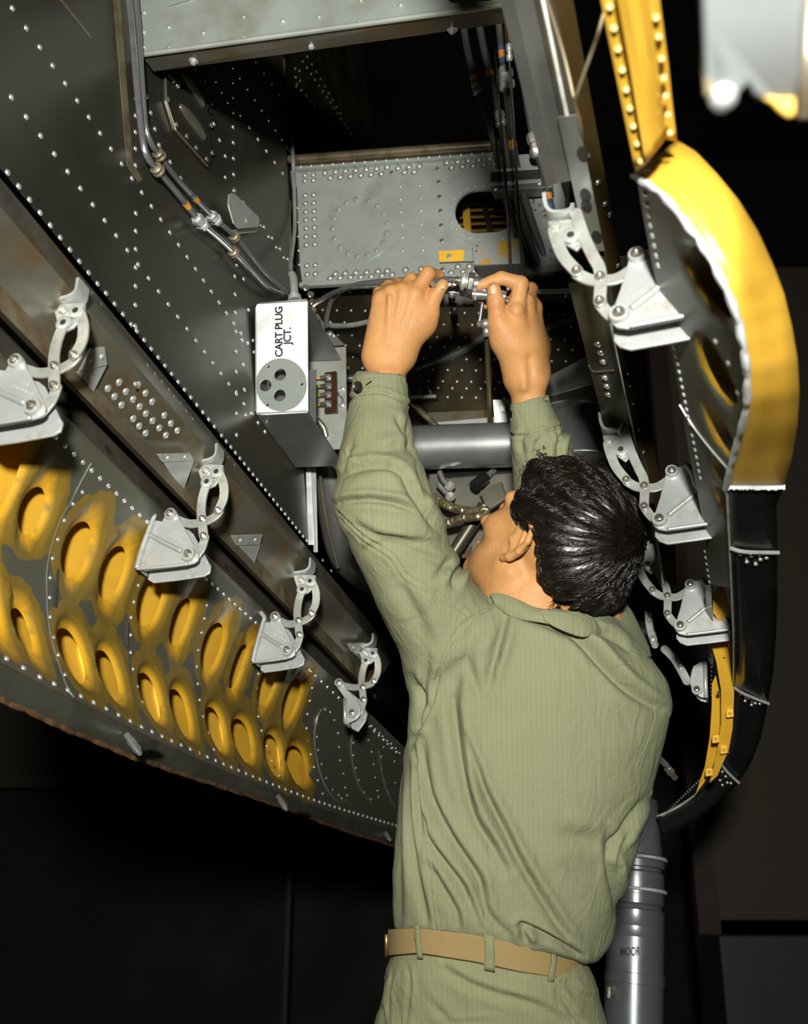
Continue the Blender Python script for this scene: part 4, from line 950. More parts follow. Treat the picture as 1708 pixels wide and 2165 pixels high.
un = thing('union_nut', 'grey steel union nut gripped by the wrench', 'fitting', K(985, 610, 1.70), kind='thing')
o = K(972, 594, 1.70); d = (K(1010, 600, 1.70) - o).normalized()
mb = MB(); mb.lathe(o, d, [(0, .009), (.003, .0145), (.008, .0145), (.009, .0105), (.012, .0105)], 16); build(mb, 'collar', m_link, un, smooth=True, auto=40)
mb = MB(); mb.lathe(o + d*.012 - Vector((0, .001, 0)), d, [(0, .015), (.001, .017), (.009, .017), (.010, .015)], 6); build(mb, 'hex_nut', m_bolt, un, bevel=.0008)
mb = MB(); mb.lathe(o + d*.022 - Vector((0, .001, 0)), d, [(0, .012), (.02, .0115)], 14); build(mb, 'sleeve', m_boxd, un, smooth=True, auto=40)
bk = thing('tube_clamp', 'flat plate clamp with two bolts under the union nut', 'clamp', K(960, 618, 1.78), kind='thing')
mb = MB(); mb.slab(KK((936, 608, 1.76), (968, 602, 1.76), (969, 620, 1.76), (936, 618, 1.76)), Vector((0, 0, .003))); build(mb, 'plate', m_alu, bk, bevel=.0006)
mb = MB(); mb.slab(KK((968, 610, 1.76), (1003, 623, 1.75), (1005, 634, 1.75), (968, 622, 1.76)), Vector((0, 0, .006))); build(mb, 'arm', m_link, bk, bevel=.0006)
mb = MB(); mb.slab(KK((925, 622, 1.9), (996, 618, 1.9), (1003, 648, 1.9), (920, 646, 1.9)), Vector((0, 0, .01))); build(mb, 'mount', m_hole, bk, bevel=.0006)
mb = MB(); mb.tube([K(955, 622, 1.765), K(955, 626, 1.91)], .006, 10); build(mb, 'standoff', m_boxd, bk, smooth=True)
mb = MB(); mb.tube([K(960, 640, 1.9), DP.hit(960, 660)], .008, 10); build(mb, 'standoff', m_boxd, bk, smooth=True)
for p in [(949, 603), (962, 603)]:
    mb = MB(); mb.lathe(K(*p, 1.757), Vector((0, 0, -1)), [(0, .005), (.003, .005), (.004, .003)], 8); build(mb, 'bolt', m_rivet, bk, smooth=True, auto=40)
wr = thing('socket_wrench', 'jointed steel socket wrench held in the right hand', 'wrench', K(1020, 700, 1.70), kind='thing')
mb = MB(); a, b = K(1000, 622, 1.70), K(1070, 628, 1.69); mb.tube([a, a.lerp(b, .3), a.lerp(b, .31), b], lambda t: .0095 if t < .32 else .0078, 16, smooth=False); build(mb, 'socket', m_boxd, wr, smooth=True, auto=40)
for p in [(1074, 611), (1072, 636), (1004, 632), (1003, 616)]:
    mb = MB(); mb.dome(K(*p, 1.692), Vector((0, 0, -1)), .0035, .0035); mb.dome(K(*p, 1.692), Vector((0, 0, 1)), .0035, .0035); build(mb, 'detent_ball', m_tube, wr, smooth=True)
mb = MB(); mb.tube(KK((1020, 640, 1.70), (1016, 665, 1.70), (1013, 684, 1.70)), .0028, 8); build(mb, 'link_rod', m_tube, wr, smooth=True)
mb = MB(); mb.tube(KK((1008, 685, 1.70), (1032, 685, 1.70)), .0055, 12); build(mb, 'joint_pin', m_tube, wr, smooth=True)
mb = MB(); o = K(1026, 685, 1.695)
mb.dome(o, Vector((0, 0, -1)), .0085, .008, 12); mb.dome(o, Vector((0, 0, 1)), .0085, .008, 12); build(mb, 'ball_joint', m_tube, wr, smooth=True)
mb = MB(); mb.tube(KK((1028, 690, 1.70), (1029, 712, 1.70)), lambda t: .006, 12); build(mb, 'neck', m_tube, wr, smooth=True)
pipe('drain_tube', 'thin brass-brown upright tube below the wrench', 'pipe', KK((1030, 712, 1.72), (1032, 780, 1.85), (1035, 850, 1.98), (1037, 900, 2.08)), .0052, mat('aged_brass', (0.22, 0.16, 0.05), .35, .6, .15, 30))

# grey hoses and thin cables at the right
hz = [([(975, 20, 2.28), (985, 90, 2.28), (998, 150, 2.27), (1008, 182, 2.26), (1018, 215, 2.25), (1035, 265, 2.24), (1052, 330, 2.23), (1066, 400, 2.2), (1085, 470, 2.18), (1115, 560, 2.16), (1142, 620, 2.15)], 'leftmost grey hose with a blue and orange band and a swivel coupling', [(.32, .012, .034, m_link, 'nut')], [(.2, .014, m_blue), (.23, .018, m_org)]),
      ([(1008, 20, 2.26), (1020, 90, 2.26), (1034, 150, 2.25), (1048, 215, 2.24), (1060, 265, 2.23), (1072, 330, 2.22), (1085, 395, 2.2), (1100, 450, 2.18), (1130, 540, 2.16), (1164, 625, 2.15)], 'second grey hose from the left, with a thin yellow tag', [(.42, .012, .034, m_link, 'nut')], [(.23, .012, m_org), (.62, .014, m_org), (.65, .014, m_blue)]),
      ([(1052, 20, 2.22), (1060, 100, 2.22), (1068, 160, 2.21), (1074, 215, 2.2), (1082, 290, 2.2), (1092, 350, 2.2), (1112, 430, 2.18), (1150, 540, 2.16), (1196, 635, 2.15)], 'thickest grey hose in the middle of the bundle with a large coupling', [(.27, .0165, .05, m_link, 'nut')], [(.13, .014, m_blue), (.155, .016, m_org), (.18, .012, m_blue), (.52, .018, m_org), (.55, .016, m_blue)]),
      ([(1095, 60, 2.16), (1105, 150, 2.16), (1118, 240, 2.16), (1130, 300, 2.16), (1145, 352, 2.16), (1160, 420, 2.15), (1185, 530, 2.14), (1210, 600, 2.14)], 'rightmost grey hose partly hidden by the blurred frame strip', [(.45, .014, .05, m_link, 'nut')], [(.1, .012, m_org), (.7, .014, m_org), (.74, .014, m_blue)])]
for pts, lb, ft_, bd in hz:
    pipe('flexible_hose', lb, 'hose', KK(*pts), .0078, m_hose, ft_, 'bundle of grey hoses', bands=bd)
m_cab = mat('control_cable_steel', (0.02, 0.018, 0.014), .5, .2, .2, 30)
pipe('control_cable', 'left one of two thin dark control cables crossing the bulkhead', 'cable', KK((1036, -30, 1.9), (1048, 130, 1.92), (1062, 300, 1.95), (1072, 440, 1.97), (1081, 592, 2.0)), .0026, m_cab, group='thin control cables', seg=8)
pipe('control_cable', 'right one of two thin dark control cables, with a small turnbuckle', 'cable', KK((1073, -30, 1.9), (1077, 130, 1.92), (1086, 250, 1.95), (1094, 420, 1.97), (1106, 592, 2.0)), .0026, m_cab, [(.22, .006, .03, m_link, 'turnbuckle')], 'thin control cables', 8)
m_cop = mat('copper_pipe', (0.13, 0.055, 0.02), .45, .4, .2, 30)
pipe('copper_tube', 'short rust-coloured tube at the top beside the hoses', 'pipe', KK((1070, -20, 2.0), (1072, 40, 2.0), (1075, 105, 2.02)), .0055, m_cop)
for k, (pts, lb) in enumerate([([(735, 800, 2.3), (830, 800, 2.3), (900, 775, 2.28), (980, 740, 2.25), (1040, 700, 2.22)], 'upper dark cable curving across the recess'),
                 ([(860, 822, 2.3), (940, 800, 2.28), (1030, 762, 2.25), (1110, 715, 2.22), (1222, 672, 2.2)], 'middle dark cable rising to the right across the recess'),
                 ([(870, 880, 2.3), (930, 868, 2.28), (1000, 845, 2.25), (1070, 790, 2.22)], 'lowest dark cable below the other two in the recess')]):
    pipe('electric_cable', lb, 'cable', KK(*pts), .0085, m_hose, group='dark cables in the recess')
def braid(name, label, pts, r, m):
    t = thing(name, label, 'hose', pts[-1], kind='thing'); mb = MB(); P = smooth_path(pts, per=24); n_ = len(P)
    mb.tube(pts, r, 14); build(mb, 'hose', m, t, smooth=True)
    up = None
    ln = sum((b-a).length for a, b in zip(P, P[1:])); turns = ln/0.010
    for s in (1, -1):
        mb = MB()
        for ph in range(3):
            Q = []; N = int(turns*10)
            for i in range(N+1):
                f = i/N*(n_-1); k = min(int(f), n_-2); p = P[k].lerp(P[k+1], f-k); d = (P[k+1]-P[k]).normalized(); u = d.cross(Vector((0.1, 0.2, 1))).normalized(); w = d.cross(u)
                a = s*2*math.pi*(i/N*turns) + ph*2.094; Q.append(p + (u*math.cos(a)+w*math.sin(a))*r*1.0)
            mb.tube(Q, .0011, 4, smooth=False)
        stuff(build(mb, 'braid', m_brass, t))
    return t
braid('braided_hose', 'brass-coloured braided hose looping beside the man\'s nose', KK((880, 1010, 2.12), (900, 1035, 2.08), (940, 1066, 2.02), (985, 1080, 1.98), (1018, 1080, 1.96), (1026, 1084, 1.95), (1015, 1091, 1.95), (980, 1096, 1.97), (935, 1112, 2.0), (905, 1135, 2.03)), .0075, m_brass)
pipe('brass_pipe', 'thin brass hose slanting from the left cuff down to the big tube', 'pipe', KK((850, 835, 2.15), (875, 858, 2.15), (900, 880, 2.14), (924, 903, 2.13)), .0065, m_brass)
pipe('grey_tube', 'slim grey tube curling up behind the braided hose', 'pipe', KK((985, 1078, 2.2), (1000, 1058, 2.2), (1030, 1045, 2.2), (1080, 1028, 2.2)), .0045, m_link)
for k, (pts, r) in enumerate([([(895, 990, 2.25), (915, 1060, 2.22), (940, 1100, 2.2)], .008), ([(910, 985, 2.24), (935, 1050, 2.22), (965, 1110, 2.2)], .009), ([(925, 985, 2.26), (950, 1060, 2.22), (985, 1120, 2.2)], .006)]):
    pipe('rubber_hose', ['left one of the dark hoses below the big tube', 'middle and thickest dark hose below the big tube', 'right thin one of the dark hoses below the big tube'][k], 'hose', KK(*pts), r, m_black, group='black hoses below the big tube')

# the landing gear strut
c0, c1 = K(1334, 2400, 2.17), K(1348, 1700, 2.42)
gl = thing('gear_strut', 'grey landing gear strut stencilled MOOR behind the man\'s waist', 'landing gear', c0, kind='thing')
ax = (c1 - c0).normalized(); LT = (c1-c0).length
def h_at(py): return LT*(2400-py)/700
m_strut = mat('strut_paint', (0.115, 0.13, 0.133), .30, .45, .08, 10)
mb = MB(); R0 = .0605
prof = [(-.75, .0), (-.75, R0), (h_at(2100), R0), (h_at(2099), R0+.002), (h_at(2078), R0+.002), (h_at(2077), R0), (h_at(2001), R0), (h_at(2000), R0-.001), (h_at(1998), R0), (h_at(1978), R0), (h_at(1977), R0-.001), (h_at(1975), R0), (h_at(1943), R0), (h_at(1940), R0-.004), (h_at(1932), R0-.006), (h_at(1928), R0-.001), (h_at(1908), R0-.001)]
mb.lathe(c0, ax, prof, 64); build(mb, 'barrel', m_strut, gl, smooth=True, auto=30)
mb = MB(); mb.lathe(c0, ax, [(h_at(1908), R0-.001), (h_at(1905), R0-.0005), (h_at(1860), R0-.0015), (h_at(1855), R0-.007), (h_at(1849), R0-.007), (h_at(1847), R0), (h_at(1832), R0), (h_at(1830), R0+.003), (h_at(1822), R0+.003), (h_at(1818), R0-.006), (h_at(1690), R0-.018)], 48); build(mb, 'upper_barrel', m_strut, gl, smooth=True, auto=30)
for y in (1898, 1826):
    mb = MB(); u_ = ax.orthogonal().normalized(); w_ = ax.cross(u_)
    for k in range(72):
        a = 2*math.pi*k/72; o = c0 + ax*h_at(y) + (u_*math.cos(a) + w_*math.sin(a))*(R0+.002); mb.dome(o, (u_*math.cos(a) + w_*math.sin(a)), .0042, .003, 6)
    stuff(build(mb, 'weld_bead', m_beam, gl, smooth=True))
# curved stencil
def strut_pt(px, py):
    h = h_at(py); o = c0 + ax*h; r = ray(px, py); A = r - ax*r.dot(ax); B = -(o - ax*o.dot(ax)); 
    a2 = A.dot(A); b2 = 2*A.dot(B); cc = B.dot(B) - (R0+.0006)**2; dd = b2*b2 - 4*a2*cc
    return r * ((-b2 - math.sqrt(max(dd, 0)))/(2*a2))
cu = bpy.data.curves.new('t', 'FONT'); cu.body = 'MOOR'; cu.size = 1.0; cu.offset = .03; tmp = bpy.data.objects.new('t', cu); COL.objects.link(tmp)
me = bpy.data.meshes.new_from_object(tmp.evaluated_get(bpy.context.evaluated_depsgraph_get())); bpy.data.objects.remove(tmp)
xs = [v.co.x for v in me.vertices]; mb = MB()
mb.add([strut_pt(1311 + (v.co.x-min(xs))/(max(xs)-min(xs))*43, 2021 - v.co.y*18/0.72 - (v.co.x)*0.6) for v in me.vertices], [tuple(p.vertices) for p in me.polygons])
build(mb, 'lettering', m_ink, gl)
mb = MB(); o = strut_pt(1297, 2094); nrm = (o - (c0 + ax*h_at(2094))).normalized(); mb.lathe(o, nrm, [(0, .010), (.004, .010), (.005, .007), (.014, .006)], 8); build(mb, 'charging_valve', m_bolt, gl, smooth=True, auto=40)
mb = MB(); e = ax; f_ = nrm.cross(ax); q_ = o + nrm*.012; mb.slab([q_ + e*.011 + f_*.003, q_ - e*.011 + f_*.003, q_ - e*.011 - f_*.004, q_ + e*.011 - f_*.004], nrm*.004); build(mb, 'valve_cap', m_link, gl, bevel=.001)
# wheel fork and tyre outside the frame, carrying the strut to the floor
fl0 = Wv(c0); 

# ================================================================== RIGHT SIDE
c_R = K(1395.5, 1106.5, 1.51).dot(F)
R2 = dict(
    plate=[(1409, 1006), (1411, 997), (1421, 992), (1431, 995), (1447, 991), (1457, 995), (1461, 1006), (1470, 1022), (1483, 1044), (1523, 1106), (1526, 1112), (1470, 1121), (1412, 1129), (1393, 1126), (1383, 1118), (1381, 1106), (1384, 1097), (1396, 1060)],
    back=[(1420, 1000), (1450, 988), (1459, 991), (1495, 1050), (1528, 1110), (1529, 1124), (1470, 1133), (1410, 1141), (1392, 1135), (1382, 1124), (1383, 1100)],
    ribs=[([(1480, 1046), (1450, 1070), (1415, 1098)], 0.0026), ([(1450, 992), (1458, 1000), (1466, 1012), (1471, 1030), (1481, 1046), (1502, 1078), (1525, 1110)], 0.0030), ([(1524, 1112), (1470, 1120), (1412, 1128)], 0.0018)],
    webs=[[(1451, 993), (1459, 1002), (1468, 1020), (1482, 1046), (1524, 1110)]],
    boss=[(1421.7, 1006), (1395.5, 1106.5)], bossr=[0.0092, 0.0108], bossbolt=[(1421.7, 1006), (1395.5, 1106.5)],
    marks=[((1404, 1078), (1455, 1040))],
    links=[('a', [(1285, 940), (1291, 962), (1303, 990), (1324, 1016)], 0.0068, -0.004), ('b', [(1324, 1016), (1343, 1027), (1362, 1030), (1390, 1028), (1421, 1008)], 0.0068, 0.0005),
           ('c', [(1320, 912), (1334, 955), (1350, 992), (1360, 1012), (1363, 1035), (1362, 1072)], 0.0066, -0.004), ('d', [(1362, 1072), (1376, 1090), (1395, 1106)], 0.0064, 0.0005)],
    bolts=[(1324, 1016), (1362, 1029), (1362, 1072)],
    mount=[(1274, 921), (1316, 921), (1330, 954), (1331, 968), (1322, 977), (1303, 964), (1279, 948)], mholes=[(1313, 953)], mbolt=(1288, 935),
    flange=[(1269, 879), (1272, 900), (1281, 913), (1300, 915), (1313, 911), (1316, 902)])
GR = 'cast hinges along the right gear door'
r2 = hinge(c_R - .012, R2, 'grey cast hinge just right of the man\'s hair, middle one on the right door', GR)
r1 = shifted(r2, 1.128 - 1.51, 'largest and brightest cast hinge at the upper right, under the yellow strip')
r3 = shifted(r2, 1.835 - 1.51, 'third hinge on the right side, dull grey, above the shoulder and next to yellow frames')
# farthest hinge: only a bent arm and a small rusty bracket are left in the light
c_R4 = K(1475, 1440, 2.07).dot(F)
R4 = dict(plate=[(1462, 1424), (1466, 1412), (1482, 1402), (1492, 1404), (1494, 1480), (1480, 1477), (1464, 1462), (1458, 1446)], ribs=[([(1491, 1405), (1493, 1480)], .003)], webs=[[(1492, 1405), (1494, 1480)]],
    boss=[(1474, 1463)], bossr=[.010], bossbolt=[(1474, 1463)], marks=[],
    links=[('a', [(1405, 1372), (1425, 1392), (1442, 1420), (1452, 1440)], .008, 0), ('b', [(1370, 1300), (1374, 1330), (1384, 1362)], .007, .004)], bolts=[(1438, 1408)],
    mount=[(1368, 1338), (1384, 1334), (1390, 1352), (1386, 1366), (1376, 1362)], mholes=[], mbolt=(1380, 1352), flange=[(1366, 1296), (1370, 1310), (1376, 1316)])
hinge(c_R4, R4, 'farthest right hinge, a dark bent arm and rusty bracket above the shoulder', GR)
def SR(px, py, dz=0.0): return ray(px, py) * (sec(px, py, c_R) + dz)

# frame strips along the right edge of the bay
fr = thing('frame_rail', 'long grey and brown frame rail along the right edge of the bay', 'rail', SR(1345, 920), kind='thing')
fr['kind'] = 'thing'
A0, A1, A2, A3, A4 = SR(1278, 900, .01), SR(1326, 900, -.012), SR(1336, 900, -.016), SR(1350, 900, .0), SR(1374, 900, .035)
tz = lambda z: (z - 1.42)/F.z
mb = MB(); sweep(mb, [A0, A1], tz(1.14), tz(1.44), 6); build(mb, 'riveted_face', m_boxd if False else m_sill, fr, solid=.003)
mb = MB(); sweep(mb, [SR(1282, 900, .02), SR(1300, 900, .0), SR(1336, 900, -.012)], -1.15, tz(1.00), 6)
build(mb, 'upper_face', m_boxd, fr, solid=.003, smooth=False)
mb = MB(); sweep(mb, [A1, A2, A3], -1.15, tz(1.62), 8); build(mb, 'edge_web', m_flange, fr, solid=.003)
mb = MB(); sweep(mb, [A3, A4], -1.15, tz(1.66), 8); build(mb, 'inner_web', mat('brown_web', (0.075, 0.05, 0.015), .35, .4, .4, 8), fr, solid=.003)
mb = MB(); mb.tube([A2 + F*tz(.8), A2 + F*tz(1.62)], .0022, 8); build(mb, 'folded_edge', m_link, fr, smooth=True)
FPn = Plane(A0, F, A1-A0)
for p in [(1265, 725), (1271, 743), (1276, 762), (1280, 796), (1284, 814), (1287, 832)]:
    mb = MB(); mb.dome(FPn.hit(*p) + FPn.n*.002, FPn.n, .0050, .0036, 10); build(mb, 'rivet', m_rivet, fr, smooth=True)
mb = MB(); mb.tube([FPn.hit(*p) + FPn.n*.003 for p in [(1247, 768), (1252, 778), (1262, 782), (1300, 779)]], .0018, 8); build(mb, 'lap_edge', m_lip, fr, smooth=True)
G = Plane(A2, F, A3-A2)
for p in [(1327, 786), (1331, 812), (1338, 850), (1350, 905), (1359, 955), (1305, 560), (1288, 452), (1277, 430), (1262, 385), (1240, 330)]:
    mb = MB(); mb.dome(G.hit(*p) + G.n*.0016, G.n, .0036, .002, 10); build(mb, 'rivet', m_rivd, fr, smooth=True)
# strip with oval holes
hs = fr
q0, q1 = SR(1322, 900, -.02), SR(1352, 900, -.022); sp_ = Plane(q0, F, q1-q0)
mb = MB(); sweep(mb, [q0, q1], tz(.93), tz(1.10), 3); build(mb, 'slotted_strip', m_boxd, hs, solid=.002)
for p in [(1232, 325), (1238, 412), (1240, 434), (1262, 500)]:
    mb = MB(); o = sp_.hit(*p) + sp_.n*.0014; mb.add([o + F*.011*math.cos(a) + sp_.ey*.006*math.sin(a) for a in np.linspace(0, 6.283, 16, endpoint=False)], [tuple(range(16))]); build(mb, 'oval_hole', m_hole, hs)
# bent wire brace
wb = thing('wire_brace', 'thin brown wire brace bent like a Y near the yellow strip', 'wire', K(1230, 240, .95), kind='thing')
mb = MB(); mb.tube(KK((1290, -20, .86), (1262, 80, .88), (1236, 150, .9), (1214, 212, .93), (1224, 250, .95), (1232, 290, .96)), .0016, 8, smooth=False); mb2 = MB(); mb2.tube(KK((1150, -20, .9), (1190, 110, .92), (1214, 212, .93)), .0016, 8)
build(mb, 'wire', m_lip, wb, smooth=True); build(mb2, 'wire', m_lip, wb, smooth=True)

# ------------------------------------------------------------------ right gear door
kR = 1887.0
TR = K(1455, 930, kR/dist(1455, 930)); Wr = Vector((.33, -.61, -.68)); Wr = (Wr - F*Wr.dot(F)).normalized()
RP = Plane(TR, F, Wr); ew = RP.ey if RP.ey.dot(Wr) > 0 else -RP.ey
RN = RP.n                                            # towards the bay
rd = thing('gear_bay_hatch', 'landing gear door at the right with a thick yellow rim curving down', 'door', RP.hit(1560, 800), kind='thing')
toprow = [(1262, -60), (1283, 20), (1297, 100), (1318, 205), (1330, 270), (1345, 345), (1356, 400), (1366, 460), (1377, 520), (1385, 560), (1430, 770), (1440, 820), (1448, 870), (1457, 930), (1464, 975), (1478, 1040), (1490, 1120), (1497, 1200), (1500, 1300), (1504, 1400), (1500, 1520)]
inn = [(1345, 366), (1368, 378), (1390, 392), (1420, 418), (1452, 455), (1485, 500), (1520, 555), (1548, 610), (1568, 665), (1580, 720), (1588, 780), (1588, 840), (1575, 900), (1556, 960), (1540, 1028),
       (1543, 1100), (1546, 1180), (1550, 1260), (1553, 1340), (1553, 1420), (1550, 1500), (1543, 1570), (1525, 1615), (1500, 1650), (1465, 1685), (1420, 1712), (1390, 1725)]
outp = [(1430, 298), (1470, 322), (1515, 370), (1560, 425), (1600, 490), (1632, 560), (1655, 620), (1672, 690), (1684, 760), (1688, 830), (1684, 900), (1672, 970), (1655, 1030), (1640, 1068),
        (1642, 1120), (1642, 1180), (1642, 1260), (1640, 1340), (1634, 1420), (1622, 1490), (1608, 1560), (1586, 1615), (1556, 1660), (1515, 1700), (1470, 1735), (1440, 1752), (1405, 1768)]
prf = [(1350, 372)] + inn[1:25] 
edgeface = [(1347, 360)] + [(x, y) for x, y in toprow[6:]] 
face_px = [(1346, 362)] + inn[1:18] + [(1552, 1245), (1500, 1235), (1497, 1200), (1488, 1120), (1474, 1040), (1460, 975), (1452, 930), (1443, 870), (1424, 770), (1379, 560), (1360, 460), (1350, 400)]
def RC(px, py):                                      # the far end of the door curls inward, so its depth levels off
    p = RP.hit(px, py); z = p.z if p.z < 1.95 else 1.95 + .35*(1-math.exp(-(p.z-1.95)/.5)); return ray(px, py)*z
def ell(cx, cy, a, b, rot, n=28): return [(cx + a*math.cos(t)*math.cos(rot) - b*math.sin(t)*math.sin(rot), cy + a*math.cos(t)*math.sin(rot) + b*math.sin(t)*math.cos(rot)) for t in np.linspace(0, 2*math.pi, n, endpoint=False)]
RH = [ell(1498, 604, 88, 26, math.radians(59)), ell(1512, 788, 78, 19, math.radians(64)), ell(1518, 912, 62, 14, math.radians(63)), ell(1521, 1000, 34, 8, math.radians(64)), ell(1528, 1066, 32, 8, math.radians(68)), ell(1538, 1190, 32, 6, math.radians(74))]
ol = uvs(RP, face_px); hu = [uvs(RP, h) for h in RH]
hu = [h for h in hu if all(inside(p, ol) for p in h)]
print('right holes', len(hu))
HC = [((sum(p[0] for p in h)/len(h)), (sum(p[1] for p in h)/len(h)), h) for h in hu]
def rdist(a, b): return min(min(math.hypot(a-p[0], b-p[1]) for p in h) * (-1 if inside((a, b), h) else 1) for _, _, h in HC)
ext = []
us = [p[0] for p in ol]; vs_ = [p[1] for p in ol]
for _, _, h in HC:
    cxh = sum(p[0] for p in h)/len(h); cyh = sum(p[1] for p in h)/len(h)
    for g in (1.06, 1.13, 1.22, 1.34): ext += [(cxh + (p[0]-cxh)*g, cyh + (p[1]-cyh)*g) for p in h]
a = min(us)
while a < max(us):
    b = min(vs_)
    while b < max(vs_): ext.append((a, b)); b += .012
    a += .012
ext = [p for p in ext if inside(p, ol) and rdist(*p) > .002]
V3, F3 = cdt(ol, hu, ext)
mb = MB(); mb.add([RP.at(p.x, p.y, -.006*max(0, 1-max(rdist(p.x, p.y), 0)/.014)**2) for p in V3], F3)
o = build(mb, 'inner_panel', m_dp2 if False else m_dp, rd, smooth=True)
at = o.data.attributes.new('primer', 'FLOAT', 'POINT'); at.data.foreach_set('value', [0.10 - max(rdist(p.x, p.y), 0)/.06 for p in V3])
at = o.data.attributes.new('rim', 'FLOAT', 'POINT'); at.data.foreach_set('value', [max(0, .6 - max(rdist(p.x, p.y), 0)/.02) for p in V3])
mb = MB(); mb.slab([RP.hit(*p) for p in [(1492, 1236), (1503, 1236), (1508, 1350), (1508, 1480), (1494, 1480), (1492, 1350)]], -RN*.002); build(mb, 'web_strip', m_dark, rd)
# outer skin, 45 mm outboard
thk = L*0.045
OPn = Plane(TR + L*.042, F, Wr)
mb = MB(); P = [RP.hit(*p) + L*.024 for p in [(1346, 362)] + inn[1:13] + [(1530, 980), (1478, 980), (1460, 975), (1443, 870), (1424, 770), (1379, 560), (1350, 400)]]; P = [p + Vector((0, 0, .045)) for p in P]; mb.slab(P, L*.003); build(mb, 'outer_skin', m_yel, rd)
# rim band: yellow for the near half, dark further on
N = 120
ib = resample(inn, N); ob = resample(outp, N); brk = 0; m_ry = mat('rim_yellow', (0.58, 0.335, 0.035), .42, 0, .08, 12, (0.55, 0.33, 0.03), .5, 18, .5, .7)
II = [RC(p.x, p.y) + RN*.002 for p in ib]; OO = [K(q.x, q.y, i.z + .010 + .012*min(1, k/60)) for k, (q, i) in enumerate(zip(ob, II))]
kb = min(range(N), key=lambda k: abs(ib[k].y - 1034) + (1000 if ib[k].y < 900 else 0))
def band(k0, k1, name, m, crown=.004):
    mb = MB(); mb.grid([[II[k], II[k].lerp(OO[k], .33), II[k].lerp(OO[k], .66), OO[k], OO[k] + Vector((.001, 0, .012))] for k in range(k0, k1+1)]); return build(mb, name, m, rd, smooth=True, solid=.0015)
band(0, kb, 'rim_band', m_ry); band(kb+0, N-1, 'lower_rim_band', m_black)
k1_ = kb + 6
for k0, k1 in [(kb, kb+12)]:
    pass
# chipped white inner edge of the yellow rim and torn end
mb = MB(); mb.tube([II[k] + RN*.002 + Vector((random.uniform(-1, 1)*.0006, random.uniform(-1, 1)*.0006, 0)) for k in range(0, kb+1)], lambda t: .0020 + .0014*abs(math.sin(t*37)) + .001*t, 6); build(mb, 'chipped_edge', m_ring, rd)
rows = []
for i in range(41):
    f = i/40; p = II[kb].lerp(OO[kb], f) + Vector((0, -.002 + random.uniform(-.0012, .0012), -.007)); rows.append([p + Vector((0, .006 + .018*math.exp(-((f-.3)/.16)**2) + .010*math.exp(-((f-.62)/.12)**2) + random.uniform(-.0015, .0015), 0.0)), p])
mb = MB(); mb.grid(rows); build(mb, 'bare_end', m_ring, rd, solid=.002)
mb = MB(); mb.tube([II[k] for k in range(kb, N)], .0016, 6); build(mb, 'lower_edge', m_link, rd)
# joints in the lower rim
for y0 in (1160, 1482, 1640):
    k = min(range(kb, N), key=lambda k: abs(ob[k].y - y0 - 10)); a_, b_ = II[k] + Vector((0, 0, -.006)), OO[k] + Vector((0, 0, -.007))
    mb = MB(); mb.tube([a_, a_.lerp(b_, .3) + Vector((0, -.003, 0)), b_], .0028, 8); build(mb, 'joint_edge', m_link, rd)
    for i, (fx, dy) in enumerate([(.2, .012), (.42, .014), (.62, .022), (.33, .032), (.75, .016), (.52, .036)]):
        t_ = (II[min(k+4, N-1)] - II[k]).normalized(); mb = MB(); mb.dome(a_.lerp(b_, fx) + t_*dy*1.2, Vector((0, 0, -1)), .0032, .002, 8); build(mb, 'rivet', m_rivd, rd, smooth=True)
# rivets of the inner panel
rr = []
for a_, b_, n_ in [((1352, 385), (1385, 560), 9), ((1420, 735), (1452, 895), 11), ((1458, 920), (1475, 1010), 7)]: rr += along(RP.hit(a_[0]+6, a_[1]), RP.hit(b_[0]+6, b_[1]), n_)
rr += [RP.hit(*p) for p in [(1440, 462), (1476, 498), (1512, 546), (1535, 600), (1570, 700), (1513, 722), (1540, 768), (1575, 790), (1560, 830)]]
rivets(rr, RN, .0032, 'rivet', m_rivet, rd, .002)
rr = along(RP.hit(1490, 1165), RP.hit(1500, 1230), 6) + along(RP.hit(1505, 1350), RP.hit(1504, 1470), 14) + along(RC(1540, 1590), RC(1405, 1722), 30)
rivets(rr, RN, .003, 'rivet', m_rivet, rd, .002)
mb = MB(); mb.tube([RP.hit(*p) + RN*.001 for p in [(1438, 855), (1470, 905), (1505, 950), (1540, 990)]], .0012, 6); build(mb, 'joint_line', m_link, rd)

# yellow channel strip running forward from the rim
yc = thing('yellow_channel', 'long bright yellow channel strip with rivets on both edges, top right', 'channel', K(1390, 330, .95), kind='thing')
le = [(1262, -60), (1270, 0), (1300, 150), (1322, 260), (1343, 362)]; mi1 = [(1300, -60), (1308, 0), (1335, 150), (1352, 260), (1366, 345)]; mi2 = [(1366, -60), (1370, 0), (1390, 150), (1398, 230), (1406, 292)]; re_ = [(1388, -60), (1394, 0), (1412, 130), (1421, 215), (1431, 298)]
rows = []
for i in range(16):
    e = [resample(x, 16)[i] for x in (le, mi1, mi2, re_)]; z = [kR/dist(p.x, p.y) for p in e]
    rows.append([K(e[0].x, e[0].y, z[0]+.006), K(e[1].x, e[1].y, z[1]+.006), K(e[1].x, e[1].y, z[1]-.010), K((e[1].x*2+e[2].x)/3, (e[1].y*2+e[2].y)/3, z[1]-.016), K((e[1].x+2*e[2].x)/3, (e[1].y+2*e[2].y)/3, z[1]-.016), K(e[2].x, e[2].y, z[1]-.008), K(e[2].x, e[2].y, z[1]+.004), K(e[3].x, e[3].y, z[1]+.006)])
mb = MB(); mb.grid(rows); build(mb, 'channel', m_ry, yc, solid=.002, smooth=True, auto=30)
m_yc2 = mat('rivet_yellow', (0.50, 0.38, 0.13), .4, .1, .1, 20)
